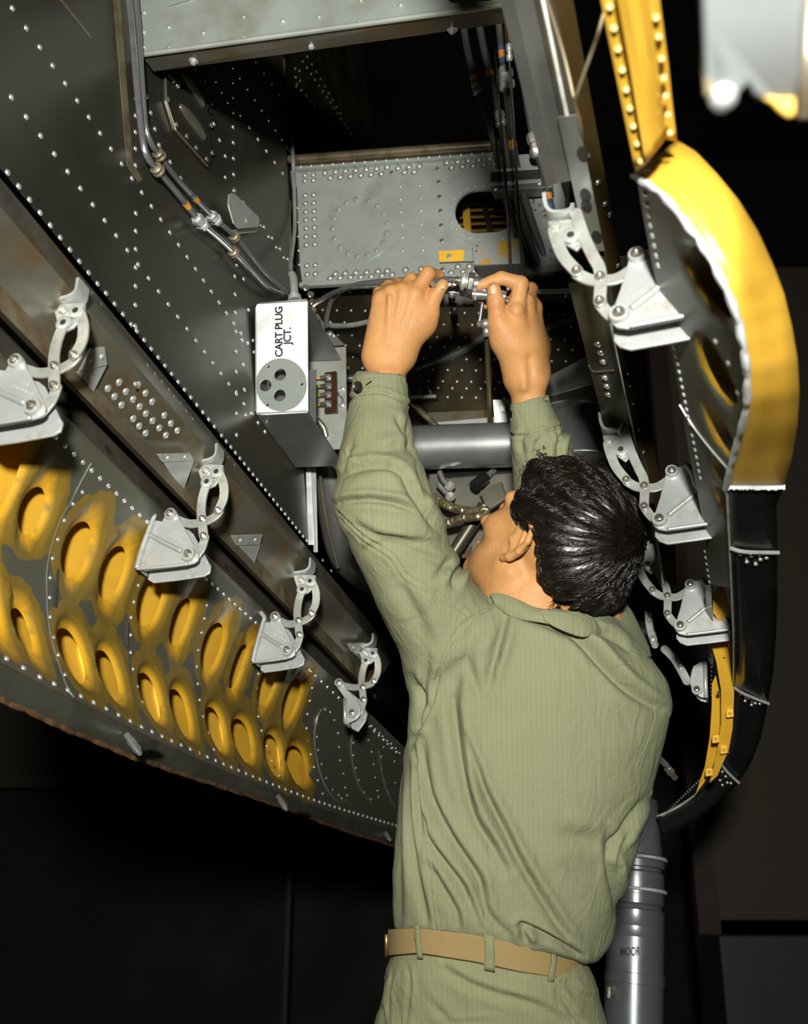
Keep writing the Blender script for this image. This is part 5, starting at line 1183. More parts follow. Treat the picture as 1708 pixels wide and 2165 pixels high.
def on_row(edge, off, ys):
    for y in ys:
        for (x0, y0), (x1, y1) in zip(edge, edge[1:]):
            if y0 <= y <= y1:
                x = x0 + (x1-x0)*(y-y0)/(y1-y0) + off; p = K(x, y, kR/dist(x, y)+.003); mb = MB(); mb.dome(p, Vector((-.1, 0, -1)), .0030, .0018, 8); build(mb, 'rivet', m_yc2, yc, smooth=True)
on_row(le, 16, [15, 60, 104, 148, 190, 229, 267, 304, 340]); on_row(re_, -12, [38, 78, 124, 165, 203, 243, 281])

# yellow inner frames low on the right door
yf = rd
def sheet(pts, z0, z1, name, m, par, th=.003, y0=1240, y1=1700):
    mb = MB(); mb.slab([K(x, y, z0 + (z1-z0)*(y-y0)/(y1-y0)) for x, y in pts], Vector((.001, 0, th))); return build(mb, name, m, par, bevel=.0008)
sheet([(1503, 1262), (1522, 1236), (1531, 1245), (1546, 1300), (1553, 1350), (1553, 1400), (1546, 1390), (1534, 1340), (1510, 1300), (1498, 1285)], 1.74, 2.1, 'upper_frame', m_yel, yf)
sheet([(1502, 1358), (1541, 1358), (1549, 1400), (1552, 1470), (1549, 1540), (1541, 1585), (1517, 1640), (1500, 1656), (1516, 1590), (1524, 1530), (1524, 1460), (1514, 1400)], 1.78, 2.12, 'main_frame', m_yel, yf)
sheet([(1505, 1445), (1513, 1428), (1522, 1470), (1524, 1530), (1518, 1590), (1500, 1640), (1470, 1680), (1490, 1620), (1500, 1560), (1504, 1500)], 1.83, 2.16, 'side_frame', m_yel, yf)
for (x, y) in [(1543, 1508), (1513, 1562), (1530, 1585), (1499, 1632)]:
    z = 1.76 + .36*(y-1240)/460; mb = MB(); mb.slab([K(x-8, y-8, z), K(x+6, y-10, z), K(x+7, y+7, z), K(x-9, y+9, z)], Vector((0, 0, -.006))); t_ = build(mb, 'tab', m_yel, yf, bevel=.002)
    mb = MB(); mb.lathe(K(x, y, z-.006), Vector((0, 0, -1)), [(0, .0035), (.002, .0035), (.002, .002)], 10); build(mb, 'nut', m_yed, t_)
for (x, y) in [(1531, 1388), (1519, 1465)]:
    z = 1.775 + .36*(y-1240)/460; mb = MB(); mb.lathe(K(x, y, z), Vector((0, 0, -1)), [(0, .0035), (.0006, .0035)], 12); build(mb, 'hole', m_hole, yf)
tr_ = thing('retract_rod', 'bright end of a retracting rod between the shoulder and the right door', 'rod', K(1432, 1652, 2.1), kind='thing')
mb = MB(); mb.tube(KK((1385, 1595, 2.05), (1408, 1617, 2.07), (1409, 1618, 2.07), (1421, 1631, 2.08)), lambda t: .006 if t < .6 else .0045, 12, smooth=False); build(mb, 'rod', m_tube, tr_, smooth=True, auto=40)
mb = MB(); mb.lathe(K(1411, 1624, 2.075), (K(1435, 1655, 2.09)-K(1411, 1624, 2.075)).normalized(), [(0, .008), (.012, .009), (.014, .006), (.03, .006)], 6); build(mb, 'nut', m_bolt, tr_)

# far dark inner face behind the right hinges (rest of the bay)
iw = thing('wall_right', None, None, SR(1380, 900), kind='structure')
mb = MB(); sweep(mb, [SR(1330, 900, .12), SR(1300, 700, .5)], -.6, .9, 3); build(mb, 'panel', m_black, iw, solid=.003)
mb = MB(); P = [K(1400, 1110, 1.95), K(1425, 1110, 1.95), K(1430, 1235, 2.0), K(1405, 1235, 2.0)]; mb.slab(P, Vector((0, 0, .004))); build(mb, 'web', m_dark, iw)
mb = MB(); mb.tube(KK((1385, 1090, 1.7), (1392, 1170, 1.75), (1401, 1232, 1.8)), .002, 6); build(mb, 'edge', m_link, iw)
sf = thing('shaft_end', 'dark round shaft end glinting faintly right of the collar', 'shaft', K(1350, 1340, 2.2), kind='thing')
mb = MB(); mb.tube(KK((1325, 1340, 2.2), (1372, 1336, 2.2)), .025, 24); build(mb, 'shaft', m_black, sf, smooth=True, auto=40)

# near, out-of-focus door corner at the top right
nd = thing('near_panel', 'large blurred pale panel with a notched yellow-primed lower corner at the top right', 'panel', K(1590, 200, .52), kind='thing')
z0 = .50
o1 = [(1486, -120), (1720, -120), (1700, 20), (1690, 150), (1680, 240), (1668, 244), (1650, 232), (1634, 215), (1612, 205), (1596, 196), (1590, 180), (1583, 172), (1570, 186), (1556, 202), (1540, 218), (1524, 222), (1508, 214), (1498, 196), (1494, 160), (1490, 40)]
mb = MB(); mb.slab([K(x, y, z0 + (1.0-y/240)*-.04) for x, y in o1], Vector((0, 0, .004)))
def ndmat():
    m = bpy.data.materials.new('panel_white_and_primer'); m.use_nodes = True; nt = m.node_tree; n = nt.nodes; l = nt.links; b = n['Principled BSDF']; b.inputs['Roughness'].default_value = .5
    at = n.new('ShaderNodeAttribute'); at.attribute_name = 'primer'; tc = n.new('ShaderNodeTexCoord'); nz = n.new('ShaderNodeTexNoise'); nz.inputs['Scale'].default_value = 60; l.new(tc.outputs['Object'], nz.inputs['Vector'])
    c = n.new('ShaderNodeMix'); c.data_type = 'RGBA'; c.inputs[6].default_value = (.62, .64, .64, 1); c.inputs[7].default_value = (.70, .45, .06, 1); l.new(at.outputs['Fac'], c.inputs[0]); l.new(c.outputs[2], b.inputs['Base Color']); return m
build(mb, 'panel', mat('pale_panel_paint', (.16, .175, .175), .5, 0, .06, 8), nd, bevel=.001)
mb = MB(); mb.slab([K(x, y, z0 - .006) for x, y in [(1594, 178), (1640, 172), (1682, 180), (1682, 240), (1668, 246), (1650, 232), (1634, 215), (1610, 203)]], Vector((0, 0, .003))); build(mb, 'primed_corner', m_yed, nd, bevel=.001)
mb = MB(); mb.dome(K(1528, 205, z0-.006), Vector((0, 0, -1)), .0065, .006, 12); mb.dome(K(1528, 205, z0-.006), Vector((0, 0, 1)), .0065, .006, 12); build(mb, 'bolt_head', m_rivet, nd, smooth=True)
mb = MB(); mb.tube(KK((1488, -120, z0-.05), (1492, 60, z0-.02), (1500, 200, z0-.008)), .0022, 8); build(mb, 'edge_strip', m_lip, nd)
sb = thing('seal_strip', 'dark grey-green blurred strip at the upper right border', 'strip', K(1700, 240, .62), kind='thing')
mb = MB(); mb.tube(KK((1712, -100, .6), (1706, 120, .6), (1700, 245, .62)), .006, 10); build(mb, 'strip', m_sill, sb, smooth=True)
mb = MB(); mb.tube(KK((1712, 240, .62), (1716, 60, .6)), .003, 10); build(mb, 'clip', m_link, sb, smooth=True)

# ------------------------------------------------------------------ hangar around the aircraft
def wslab(name, lo, hi, m, kind='structure', label=None, cat=None, parent=None):
    me = bpy.data.meshes.new(name); lo = Vector(lo); hi = Vector(hi); c = Vector(((lo.x+hi.x)/2, (lo.y+hi.y)/2, lo.z))
    vs = [(x, y, z) for z in (lo.z, hi.z) for y in (lo.y, hi.y) for x in (lo.x, hi.x)]
    me.from_pydata([tuple(Vector(v)-c) for v in vs], [], [(0, 2, 3, 1), (4, 5, 7, 6), (0, 1, 5, 4), (2, 6, 7, 3), (0, 4, 6, 2), (1, 3, 7, 5)]); me.materials.append(m)
    o = bpy.data.objects.new(name, me); COL.objects.link(o); o.location = c
    if parent: o.parent = parent
    tag(o, label, cat, None, kind); return o
m_hwall = mat('hangar_wall_paint', (0.036, 0.029, 0.019), .8, 0, .15, 1.5)
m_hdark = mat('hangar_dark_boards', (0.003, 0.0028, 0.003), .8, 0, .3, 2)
m_floor = mat('hangar_floor', (0.05, 0.048, 0.045), .7, 0, .2, 2)
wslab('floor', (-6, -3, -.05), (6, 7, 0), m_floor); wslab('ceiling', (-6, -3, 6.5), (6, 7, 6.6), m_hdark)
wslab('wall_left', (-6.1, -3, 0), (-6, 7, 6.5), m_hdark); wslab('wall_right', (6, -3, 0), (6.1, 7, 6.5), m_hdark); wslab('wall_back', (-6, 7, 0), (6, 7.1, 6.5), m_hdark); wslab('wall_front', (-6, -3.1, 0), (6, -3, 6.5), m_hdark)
# pale partition seen past the right door
def hp(px, py, yw):                                  # point on the vertical plane y = yw
    r = Wdir(ray(px, py)); t = yw / r.y; return Vector((r.x*t, yw, CAMZ + r.z*t))
a_, b_ = hp(1490, 1945, 4.6), hp(1800, 900, 4.6)
wslab('partition', (a_.x, 4.6, a_.z), (b_.x, 4.66, 4.0), m_hwall)
a_, b_ = hp(1390, 2165, 4.7), hp(1490, 1000, 4.7)
wslab('trim_1', (hp(1455, 1700, 4.55).x, 4.55, 0), (hp(1500, 1700, 4.55).x, 4.62, 4.0), mat('dark_brown_post', (.016, .007, .004), .7, 0, .2, 5))
a_, b_ = hp(1500, 2090, 4.4), hp(1670, 1965, 4.4)
wslab('cabinet', (a_.x, 4.2, 0), (b_.x+1, 4.55, b_.z-.02), mat('dark_cabinet', (.012, .012, .011), .6, 0, .2, 4), 'thing', 'dark low cabinet against the pale partition at the lower right', 'cabinet')
a_, b_ = hp(600, 2165, 6.2), hp(625, 1700, 6.2)
wslab('trim_2', (a_.x, 6.1, 0), (b_.x, 6.2, 3.0), mat('dark_brown_post', (.016, .007, .004), .7, 0, .2, 5))
a_, b_ = hp(180, 1700, 6.3), hp(300, 1665, 6.3)
wslab('wall_panel', (a_.x, 6.3, a_.z), (b_.x, 6.34, b_.z), m_hwall, 'structure')
a_, b_ = hp(-40, 1665, 6.6), hp(900, 1560, 6.6)
wslab('wall_board', (a_.x-1, 6.6, a_.z), (b_.x, 6.64, b_.z+1.2), mat('olive_board', (.030, .026, .012), .8, 0, .2, 3), 'structure')
# dark tank at the lower right
tk = thing('fuel_drum', 'barely lit rounded dark drum on the floor at the lower right', 'drum', (0, 0, 0), kind='thing')
bpy.data.objects[tk.name].location = (0, 0, 0)
tk.location = (1.05, 3.9, 0); ORG[tk.name] = Vector((1.05, 3.9, 0))
def lathe_w(par, prof, m, name, seg=40):
    me = bpy.data.meshes.new(name); vs, fs = [], []
    for z, r in prof:
        for k in range(seg): vs.append((r*math.cos(2*math.pi*k/seg), r*math.sin(2*math.pi*k/seg), z))
    for i in range(len(prof)-1):
        for k in range(seg): fs.append((i*seg+k, i*seg+(k+1) % seg, (i+1)*seg+(k+1) % seg, (i+1)*seg+k))
    fs += [tuple(range(seg-1, -1, -1)), tuple(range((len(prof)-1)*seg, len(prof)*seg))]
    me.from_pydata(vs, [], fs); me.materials.append(m); me.polygons.foreach_set('use_smooth', [True]*len(fs)); me.set_sharp_from_angle(angle=.6)
    o = bpy.data.objects.new(name, me); COL.objects.link(o); o.parent = par; return o
lathe_w(tk, [(0, .27), (.02, .28), (.3, .28), (.31, .29), (.33, .28), (.5, .28), (.6, .22), (.64, .1), (.645, .0)], mat('dark_drum_paint', (.022, .021, .018), .5, 0, .2, 5), 'shell')

# ================================================================== THE MECHANIC
class SDF:
    """signed distance parts in the building frame, meshed with sparse surface nets"""
    def __init__(s): s.p = []
    def cone(s, a, b, ra, rb, k=.01, op='u'):
        a = np.array(a, float); b = np.array(b, float); c = (a+b)/2; R = np.linalg.norm(b-a)/2 + max(ra, rb)
        ab = b-a; L2_ = max(ab@ab, 1e-12)
        def f(P):
            t = np.clip(((P-a)@ab)/L2_, 0, 1); return np.linalg.norm(P - a - t[:, None]*ab, axis=1) - (ra + (rb-ra)*t)
        s.p.append((f, c, R, k, op)); return s
    def ell(s, c, r, fr=None, k=.01, op='u'):
        c = np.array(c, float); r = np.array(r, float); M = np.array(fr if fr is not None else np.eye(3), float)
        def f(P):
            q = (P-c)@M.T; k0 = np.linalg.norm(q/r, axis=1); k1 = np.linalg.norm(q/(r*r), axis=1)+1e-9; return k0*(k0-1)/k1
        s.p.append((f, c, r.max(), k, op)); return s
    def stack(s, o, d, rows, k=.02, pw=2.3, op='u', cut=None):
        """rows: (s, t_left, t_right, z, hz) along image direction d from pixel o"""
        d = np.array(d, float)/np.linalg.norm(d); e = np.array([d[1], -d[0]]); o = np.array(o, float)
        A = np.array(rows, float); ss = np.linspace(A[0, 0], A[-1, 0], 160)
        B = [np.interp(ss, A[:, 0], A[:, i]) for i in range(1, 5)]
        ker = np.hanning(11); ker /= ker.sum()
        B = [np.convolve(np.pad(b, 5, mode='reflect', reflect_type='odd'), ker, 'valid') for b in B]
        pts = []
        for i in (0, 80, 159):
            for t in (B[0][i], B[1][i]):
                p = o + d*ss[i] + e*t; pts.append(np.array([(p[0]-CX)/FPX, (CY-p[1])/FPX, 1])*B[2][i])
        pts = np.array(pts); c = pts.mean(0); R = np.linalg.norm(pts-c, axis=1).max() + B[3].max()
        def f(P):
            z = np.maximum(P[:, 2], .2); px = CX + FPX*P[:, 0]/z; py = CY - FPX*P[:, 1]/z
            rx = px-o[0]; ry = py-o[1]; S_ = rx*d[0]+ry*d[1]; T = rx*e[0]+ry*e[1]
            lo, hi, zz, hz = [np.interp(S_, ss, b) for b in B]
            h = (hi-lo)/2; u = np.abs((T-(lo+hi)/2)/h); w = np.abs((P[:, 2]-zz)/hz)
            ds = ((u**pw + w**pw)**(1/pw)-1)*np.minimum(h*zz/FPX, hz)
            dc = np.maximum(ss[0]-S_, S_-ss[-1])*zz/FPX
            m = .012; q = np.maximum(m-np.abs(ds-dc), 0)/m; r = np.maximum(ds, dc) + q*q*m/4
            if cut is not None:
                c2 = (py - np.interp(px, cut[0], cut[1]))*zz/FPX; q = np.maximum(m-np.abs(r-c2), 0)/m; r = np.maximum(r, c2) + q*q*m/4
            return r
        s.p.append((f, c, R, k, op)); return s
    def ev(s, P, c, hd):
        d = None
        for f, pc, R, k, op in s.p:
            if np.linalg.norm(pc-c) > R + hd + k + .02: continue
            v = f(P)
            if d is None: d = v if op == 'u' else np.full(len(P), 1.0)
            if op == 'u':
                if d is not v: h = np.maximum(k-np.abs(d-v), 0)/k; d = np.minimum(d, v)-h*h*k/4
            else: v = -v; h = np.maximum(k-np.abs(d-v), 0)/k; d = np.maximum(d, v)+h*h*k/4
        return d
    def mesh(s, h, N=20):
        lo = np.min([c-R for _, c, R, _, _ in s.p], 0)-h*2; hi = np.max([c+R for _, c, R, _, _ in s.p], 0)+h*2
        nb = np.ceil((hi-lo)/(h*N)).astype(int); BS = h*N; hd = BS*.87
        ii = np.stack(np.meshgrid(*[np.arange(n) for n in nb], indexing='ij'), -1).reshape(-1, 3)
        cen = lo + (ii+.5)*BS
        g = np.stack(np.meshgrid(*[np.arange(N+1)]*3, indexing='ij'), -1).reshape(-1, 3)
        verts, keys, quads = [], [], []
        dims = nb*N+2
        def key(c): return (c[..., 0].astype(np.int64)*dims[1] + c[..., 1])*dims[2] + c[..., 2]
        near = np.zeros(len(cen), bool)
        for _, pc, R, k, _ in s.p: near |= np.linalg.norm(cen-pc, axis=1) < R+hd+.01
        for bi in np.nonzero(near)[0]:
            c = cen[bi]; d0 = s.ev(c[None], c, hd)
            if d0 is None or abs(d0[0]) > hd*1.6+.01: continue
            base = ii[bi]*N; P = lo + (base+g)*h; D = s.ev(P, c, hd)
            if D is None or D.min() > 0 or D.max() < 0: continue
            D = D.reshape(N+1, N+1, N+1); I = D < 0
            cs_ = I[:-1, :-1, :-1].astype(np.int8)
            tot = sum(I[a:N+a, b:N+b, e:N+e].astype(np.int8) for a in (0, 1) for b in (0, 1) for e in (0, 1))
            cell = np.argwhere((tot > 0) & (tot < 8))
            if not len(cell): continue
            acc = np.zeros((len(cell), 3)); cnt = np.zeros(len(cell))
            for ax_ in range(3):
                for a in (0, 1):
                    for b in (0, 1):
                        off = np.zeros(3, int); o2 = [i for i in range(3) if i != ax_]; off[o2[0]] = a; off[o2[1]] = b
                        p = cell+off; q = p.copy(); q[:, ax_] += 1
                        dp = D[p[:, 0], p[:, 1], p[:, 2]]; dq = D[q[:, 0], q[:, 1], q[:, 2]]; m = (dp < 0) != (dq < 0)
                        t = dp/(dp-dq+1e-12); pt = p.astype(float); pt[:, ax_] += t
                        acc[m] += pt[m]; cnt[m] += 1
            verts.append(lo + (base + acc/cnt[:, None])*h); keys.append(key(cell+base))
            for ax_ in range(3):
                o2 = [(ax_+1) % 3, (ax_+2) % 3]
                A_ = I[:N, :N, :N]; sl = [slice(0, N)]*3; sl[ax_] = slice(1, N+1); B_ = I[tuple(sl)]
                e = np.argwhere(A_ != B_)
                if not len(e): continue
                fl = A_[e[:, 0], e[:, 1], e[:, 2]]; G_ = e+base
                q = []
                for a, b in ((0, 0), (-1, 0), (-1, -1), (0, -1)):
                    w = G_.copy(); w[:, o2[0]] += a; w[:, o2[1]] += b; q.append(key(w))
                q = np.stack(q, 1); q[~fl] = q[~fl][:, ::-1]; quads.append(q)
        V = np.concatenate(verts); Kk = np.concatenate(keys); Q = np.concatenate(quads)
        o = np.argsort(Kk); Ks = Kk[o]; V = V[o]; pos = np.clip(np.searchsorted(Ks, Q), 0, len(Ks)-1)
        ok = (Ks[pos] == Q).all(1); return V, pos[ok]
def vnorm(V, Q):
    n = np.cross(V[Q[:, 2]]-V[Q[:, 0]], V[Q[:, 3]]-V[Q[:, 1]]); N_ = np.zeros_like(V)
    for i in range(4): np.add.at(N_, Q[:, i], n)
    return N_/(np.linalg.norm(N_, axis=1)[:, None]+1e-12)
def smooth_v(V, Q, it=1, f=.5):
    for _ in range(it):
        A_ = np.zeros_like(V); c = np.zeros(len(V))
        for i in range(4):
            for j in ((i+1) % 4, (i+3) % 4): np.add.at(A_, Q[:, i], V[Q[:, j]]); np.add.at(c, Q[:, i], 1)
        V = V + f*(A_/np.maximum(c, 1)[:, None]-V)
    return V
def np_build(V, Q, name, m, parent=None):
    org = ORG[parent.name]; w = Wn(V) - np.array(org)
    me = bpy.data.meshes.new(name); me.vertices.add(len(w)); me.vertices.foreach_set('co', w.astype(np.float32).ravel())
    Q = np.asarray(Q)
    me.loops.add(Q.size); me.loops.foreach_set('vertex_index', Q.ravel().astype(np.int32)); me.polygons.add(len(Q))
    me.polygons.foreach_set('loop_start', np.arange(0, Q.size, Q.shape[1], dtype=np.int32)); me.polygons.foreach_set('use_smooth', np.ones(len(Q), bool))
    me.update(calc_edges=True); me.validate()
    for mm in (m if isinstance(m, list) else [m]): me.materials.append(mm)
    o = bpy.data.objects.new(name, me); COL.objects.link(o); o.parent = parent; ORG[o.name] = org; return o
def Kn(px, py, z): return np.array([(px-CX)/FPX*z, (CY-py)/FPX*z, z])
def camv(x, y, z): return np.array([x, (z-CAMZ)*cs - y*sn, y*cs + (z-CAMZ)*sn])
def pixels(V): return CX + FPX*V[:, 0]/V[:, 2], CY - FPX*V[:, 1]/V[:, 2]
def pl_dist(px, py, pts):
    pts = [(p.x, p.y) for p in smooth2(pts)]
    best = np.full(len(px), 1e9); side = np.zeros(len(px)); fr = np.zeros(len(px)); n_ = len(pts)-1
    for i, ((x0, y0), (x1, y1)) in enumerate(zip(pts, pts[1:])):
        dx, dy = x1-x0, y1-y0; l2 = dx*dx+dy*dy+1e-9; t = np.clip(((px-x0)*dx+(py-y0)*dy)/l2, 0, 1)
        ex_, ey_ = px-x0-t*dx, py-y0-t*dy; q = np.hypot(ex_, ey_); m = q < best; best[m] = q[m]; side[m] = np.sign(ex_*dy-ey_*dx)[m]; fr[m] = ((i+t)/n_)[m]
    return best, side, fr
def smooth2(pts): return smooth_path([(p[0], p[1], 0) for p in pts], per=4)
def fold(V, N_, pts, w, a, ridge=.6, taper=True):
    """press a crease of width w px and depth a metres into the side of the cloth that carries it"""
    px, py = pixels(V); x0 = min(p[0] for p in pts)-6*w; x1 = max(p[0] for p in pts)+6*w; y0 = min(p[1] for p in pts)-6*w; y1 = max(p[1] for p in pts)+6*w
    m = (N_[:, 2] < .15) & (px > x0) & (px < x1) & (py > y0) & (py < y1); idx = np.nonzero(m)[0]
    if not len(idx): return V
    q, sd, fr = pl_dist(px[idx], py[idx], pts); tp = np.sin(np.pi*np.clip(fr, .02, .98))**.5 if taper else 1.0
    dsp = -a*np.exp(-(q/w)**2) + ridge*a*np.exp(-((q*sd-2.0*w)/(1.3*w))**2) + .3*ridge*a*np.exp(-((q*sd+2.2*w)/(1.5*w))**2)
    V[idx] += N_[idx]*(dsp*tp)[:, None]; return V
def wob(V, sc, seed):
    r = np.random.default_rng(seed); o = np.zeros(len(V))
    for i in range(7):
        k_ = r.normal(size=3)*sc*(1+i*.5); o += np.sin(V@k_ + r.uniform(0, 6.28))/(1+i*.5)
    return o/3

# ------------------------------------------------------------------ cloth, skin and hair materials
def cloth_mat(name, base, stripe=0.06, per=240.0, stain=None, crumple=.006):
    m = bpy.data.materials.new(name); m.use_nodes = True; nt = m.node_tree; n = nt.nodes; l = nt.links; b = n['Principled BSDF']
    b.inputs['Roughness'].default_value = .85; b.inputs['Specular IOR Level'].default_value = .2
    b.inputs['Sheen Weight'].default_value = .02; b.inputs['Sheen Roughness'].default_value = .5
    tc = n.new('ShaderNodeTexCoord')
    wv = n.new('ShaderNodeTexWave'); wv.wave_type = 'BANDS'; wv.bands_direction = 'X'; wv.inputs['Scale'].default_value = per/6.283*.31; wv.inputs['Distortion'].default_value = 1.2; wv.inputs['Detail'].default_value = 2; wv.inputs['Detail Scale'].default_value = 3
    l.new(tc.outputs['Object'], wv.inputs['Vector'])
    nz = n.new('ShaderNodeTexNoise'); nz.inputs['Scale'].default_value = 7; nz.inputs['Detail'].default_value = 8; l.new(tc.outputs['Object'], nz.inputs['Vector'])
    nf = n.new('ShaderNodeTexNoise'); nf.inputs['Scale'].default_value = 420; nf.inputs['Detail'].default_value = 2; l.new(tc.outputs['Object'], nf.inputs['Vector'])
    a1 = n.new('ShaderNodeMath'); a1.operation = 'MULTIPLY_ADD'; a1.inputs[1].default_value = stripe; a1.inputs[2].default_value = 1-stripe/2-.16; l.new(wv.outputs[0], a1.inputs[0])
    a2 = n.new('ShaderNodeMath'); a2.operation = 'MULTIPLY_ADD'; a2.inputs[1].default_value = .22; l.new(nz.outputs[0], a2.inputs[0]); l.new(a1.outputs[0], a2.inputs[2])
    a3 = n.new('ShaderNodeMath'); a3.operation = 'MULTIPLY_ADD'; a3.inputs[1].default_value = .14; l.new(nf.outputs[0], a3.inputs[0]); l.new(a2.outputs[0], a3.inputs[2])
    sc = n.new('ShaderNodeVectorMath'); sc.operation = 'SCALE'; sc.inputs[0].default_value = base; l.new(a3.outputs[0], sc.inputs['Scale']); out = sc.outputs[0]
    if stain:
        n2 = n.new('ShaderNodeTexNoise'); n2.inputs['Scale'].default_value = 3.2; n2.inputs['Detail'].default_value = 6; l.new(tc.outputs['Object'], n2.inputs['Vector'])
        mr = n.new('ShaderNodeMapRange'); mr.inputs[1].default_value = .54; mr.inputs[2].default_value = .68; mr.inputs[4].default_value = .45; l.new(n2.outputs[0], mr.inputs[0])
        mx = n.new('ShaderNodeMix'); mx.data_type = 'RGBA'; l.new(mr.outputs[0], mx.inputs[0]); l.new(out, mx.inputs[6]); mx.inputs[7].default_value = (*stain, 1); out = mx.outputs[2]
    l.new(out, b.inputs['Base Color'])
    bp = n.new('ShaderNodeBump'); bp.inputs['Strength'].default_value = .5; bp.inputs['Distance'].default_value = .0006; l.new(nf.outputs[0], bp.inputs['Height'])
    mp = n.new('ShaderNodeMapping'); mp.inputs['Scale'].default_value = (1.6, 1.6, .7); mp.inputs['Rotation'].default_value = (0, .5, 0); l.new(tc.outputs['Object'], mp.inputs['Vector'])
    nw = n.new('ShaderNodeTexNoise'); nw.inputs['Scale'].default_value = 17; nw.inputs['Detail'].default_value = 4; nw.inputs['Distortion'].default_value = 1.2; l.new(mp.outputs[0], nw.inputs['Vector'])
    b2 = n.new('ShaderNodeBump'); b2.inputs['Strength'].default_value = .8; b2.inputs['Distance'].default_value = crumple; l.new(nw.outputs[0], b2.inputs['Height']); l.new(bp.outputs[0], b2.inputs['Normal']); l.new(b2.outputs[0], b.inputs['Normal'])
    return m
m_shirt = cloth_mat('olive_twill', (0.170, 0.182, 0.103), .055, 900.0, (0.145, 0.140, 0.066))
m_trous = cloth_mat('trouser_twill', (0.175, 0.182, 0.098), .06, 900.0)
m_belt = cloth_mat('belt_webbing', (0.24, 0.170, 0.070), .25, 2600.0, None, .0004)
def skin_mat():
    m = mat('skin', (0.43, 0.22, 0.080), .5, 0, .10, 22, (0.34, 0.115, 0.045), .45, 16, .5, .68, bump=.0006, bscale=240)
    b = m.node_tree.nodes['Principled BSDF']; b.inputs['Subsurface Weight'].default_value = .12; b.inputs['Subsurface Radius'].default_value = (.010, .004, .002); b.inputs['Subsurface Scale'].default_value = .6
    b.inputs['Specular IOR Level'].default_value = .25; return m
m_skin = skin_mat()
m_nail = mat('nail', (0.62, 0.36, 0.22), .35, 0, .05)
m_hair = mat('dark_hair', (0.006, 0.004, 0.003), .36, 0, .3, 30, spec=.5)
m_hair2 = mat('hair_strand', (0.008, 0.0055, 0.004), .28, 0, .4, 60, spec=.6)

man = thing('person', 'man in olive work clothes and webbing belt seen from behind, reaching up with a wrench', 'person', camv(.124, 1.78, 0.0), kind='thing')

# ------------------------------------------------------------------ body
hf = np.array([-.55, .52, .65]); hf /= np.linalg.norm(hf)
hu_ = np.array([.53, .82, -.22]); hu_ -= hf*(hu_@hf); hu_ /= np.linalg.norm(hu_)
hl_ = -np.cross(hu_, hf)
HC0 = Kn(1163, 1152, 1.655)
HS = 1.04
def H(a, b, c): return HC0 + (hf*a + hu_*b + hl_*c)*HS
HFR = np.array([hf, hu_, hl_])
bd = SDF()
# hidden core: pelvis, spine, shoulders, legs (thin, under the clothes)
pel = Kn(1030, 2080, 1.63); chest = Kn(1110, 1500, 1.66); shc = Kn(1120, 1340, 1.665)
bd.cone(pel, chest, .075, .085, .03); bd.cone(chest, shc, .085, .07, .03)
lsh = Kn(955, 1345, 1.655); rsh = Kn(1290, 1400, 1.68); lel = Kn(820, 1085, 1.61); rel_ = Kn(1175, 1090, 1.77); lwr = Kn(820, 772, 1.69); rwr = Kn(1113, 815, 1.72)
bd.cone(shc, lsh, .06, .045, .03); bd.cone(shc, rsh, .06, .045, .03)
bd.cone(lsh, lel, .045, .036, .02); bd.cone(lel, Kn(806, 900, 1.66), .034, .030, .01); bd.cone(Kn(806, 900, 1.66), lwr, .030, .029, .01)
bd.cone(rsh, rel_, .045, .036, .02); bd.cone(rel_, Kn(1128, 920, 1.74), .034, .036, .01); bd.cone(Kn(1128, 920, 1.74), rwr, .032, .026, .01)
for sx in (-1, 1):
    hip = camv(.124+sx*.075, 1.80, .90); kn = camv(.124+sx*.10, 1.76, .48); an = camv(.124+sx*.11, 1.80, .09)
    bd.cone(hip, kn, .06, .045, .02); bd.cone(kn, an, .045, .035, .02); bd.cone(an, camv(.124+sx*.13, 1.92, .05), .035, .028, .02)
# neck and head
bd.cone(Kn(1150, 1330, 1.66), H(-.035, -.075, 0), .060, .056, .03)
bd.cone(Kn(1090, 1310, 1.67), H(-.01, -.085, .02), .05, .045, .03)
bd.cone(Kn(1085, 1300, 1.655), H(-.012, -.055, .055), .016, .014, .012)
bd.ell(H(-.012, .03, 0), (.103, .095, .079), HFR, .02)
bd.ell(H(.036, -.028, 0), (.060, .085, .062), HFR, .03)
bd.cone(H(.005, -.060, .052), H(.075, -.098, .014), .016, .018, .03); bd.cone(H(.005, -.060, -.052), H(.075, -.098, -.014), .016, .018, .03)
bd.ell(H(.04, -.07, 0), (.052, .045, .046), HFR, .03)
bd.ell(H(.086, -.104, 0), (.018, .015, .022), HFR, .02)
bd.cone(H(.090, .012, 0), H(.116, -.032, 0), .008, .0105, .010); bd.ell(H(.119, -.036, 0), (.0125, .011, .0125), HFR, .006)
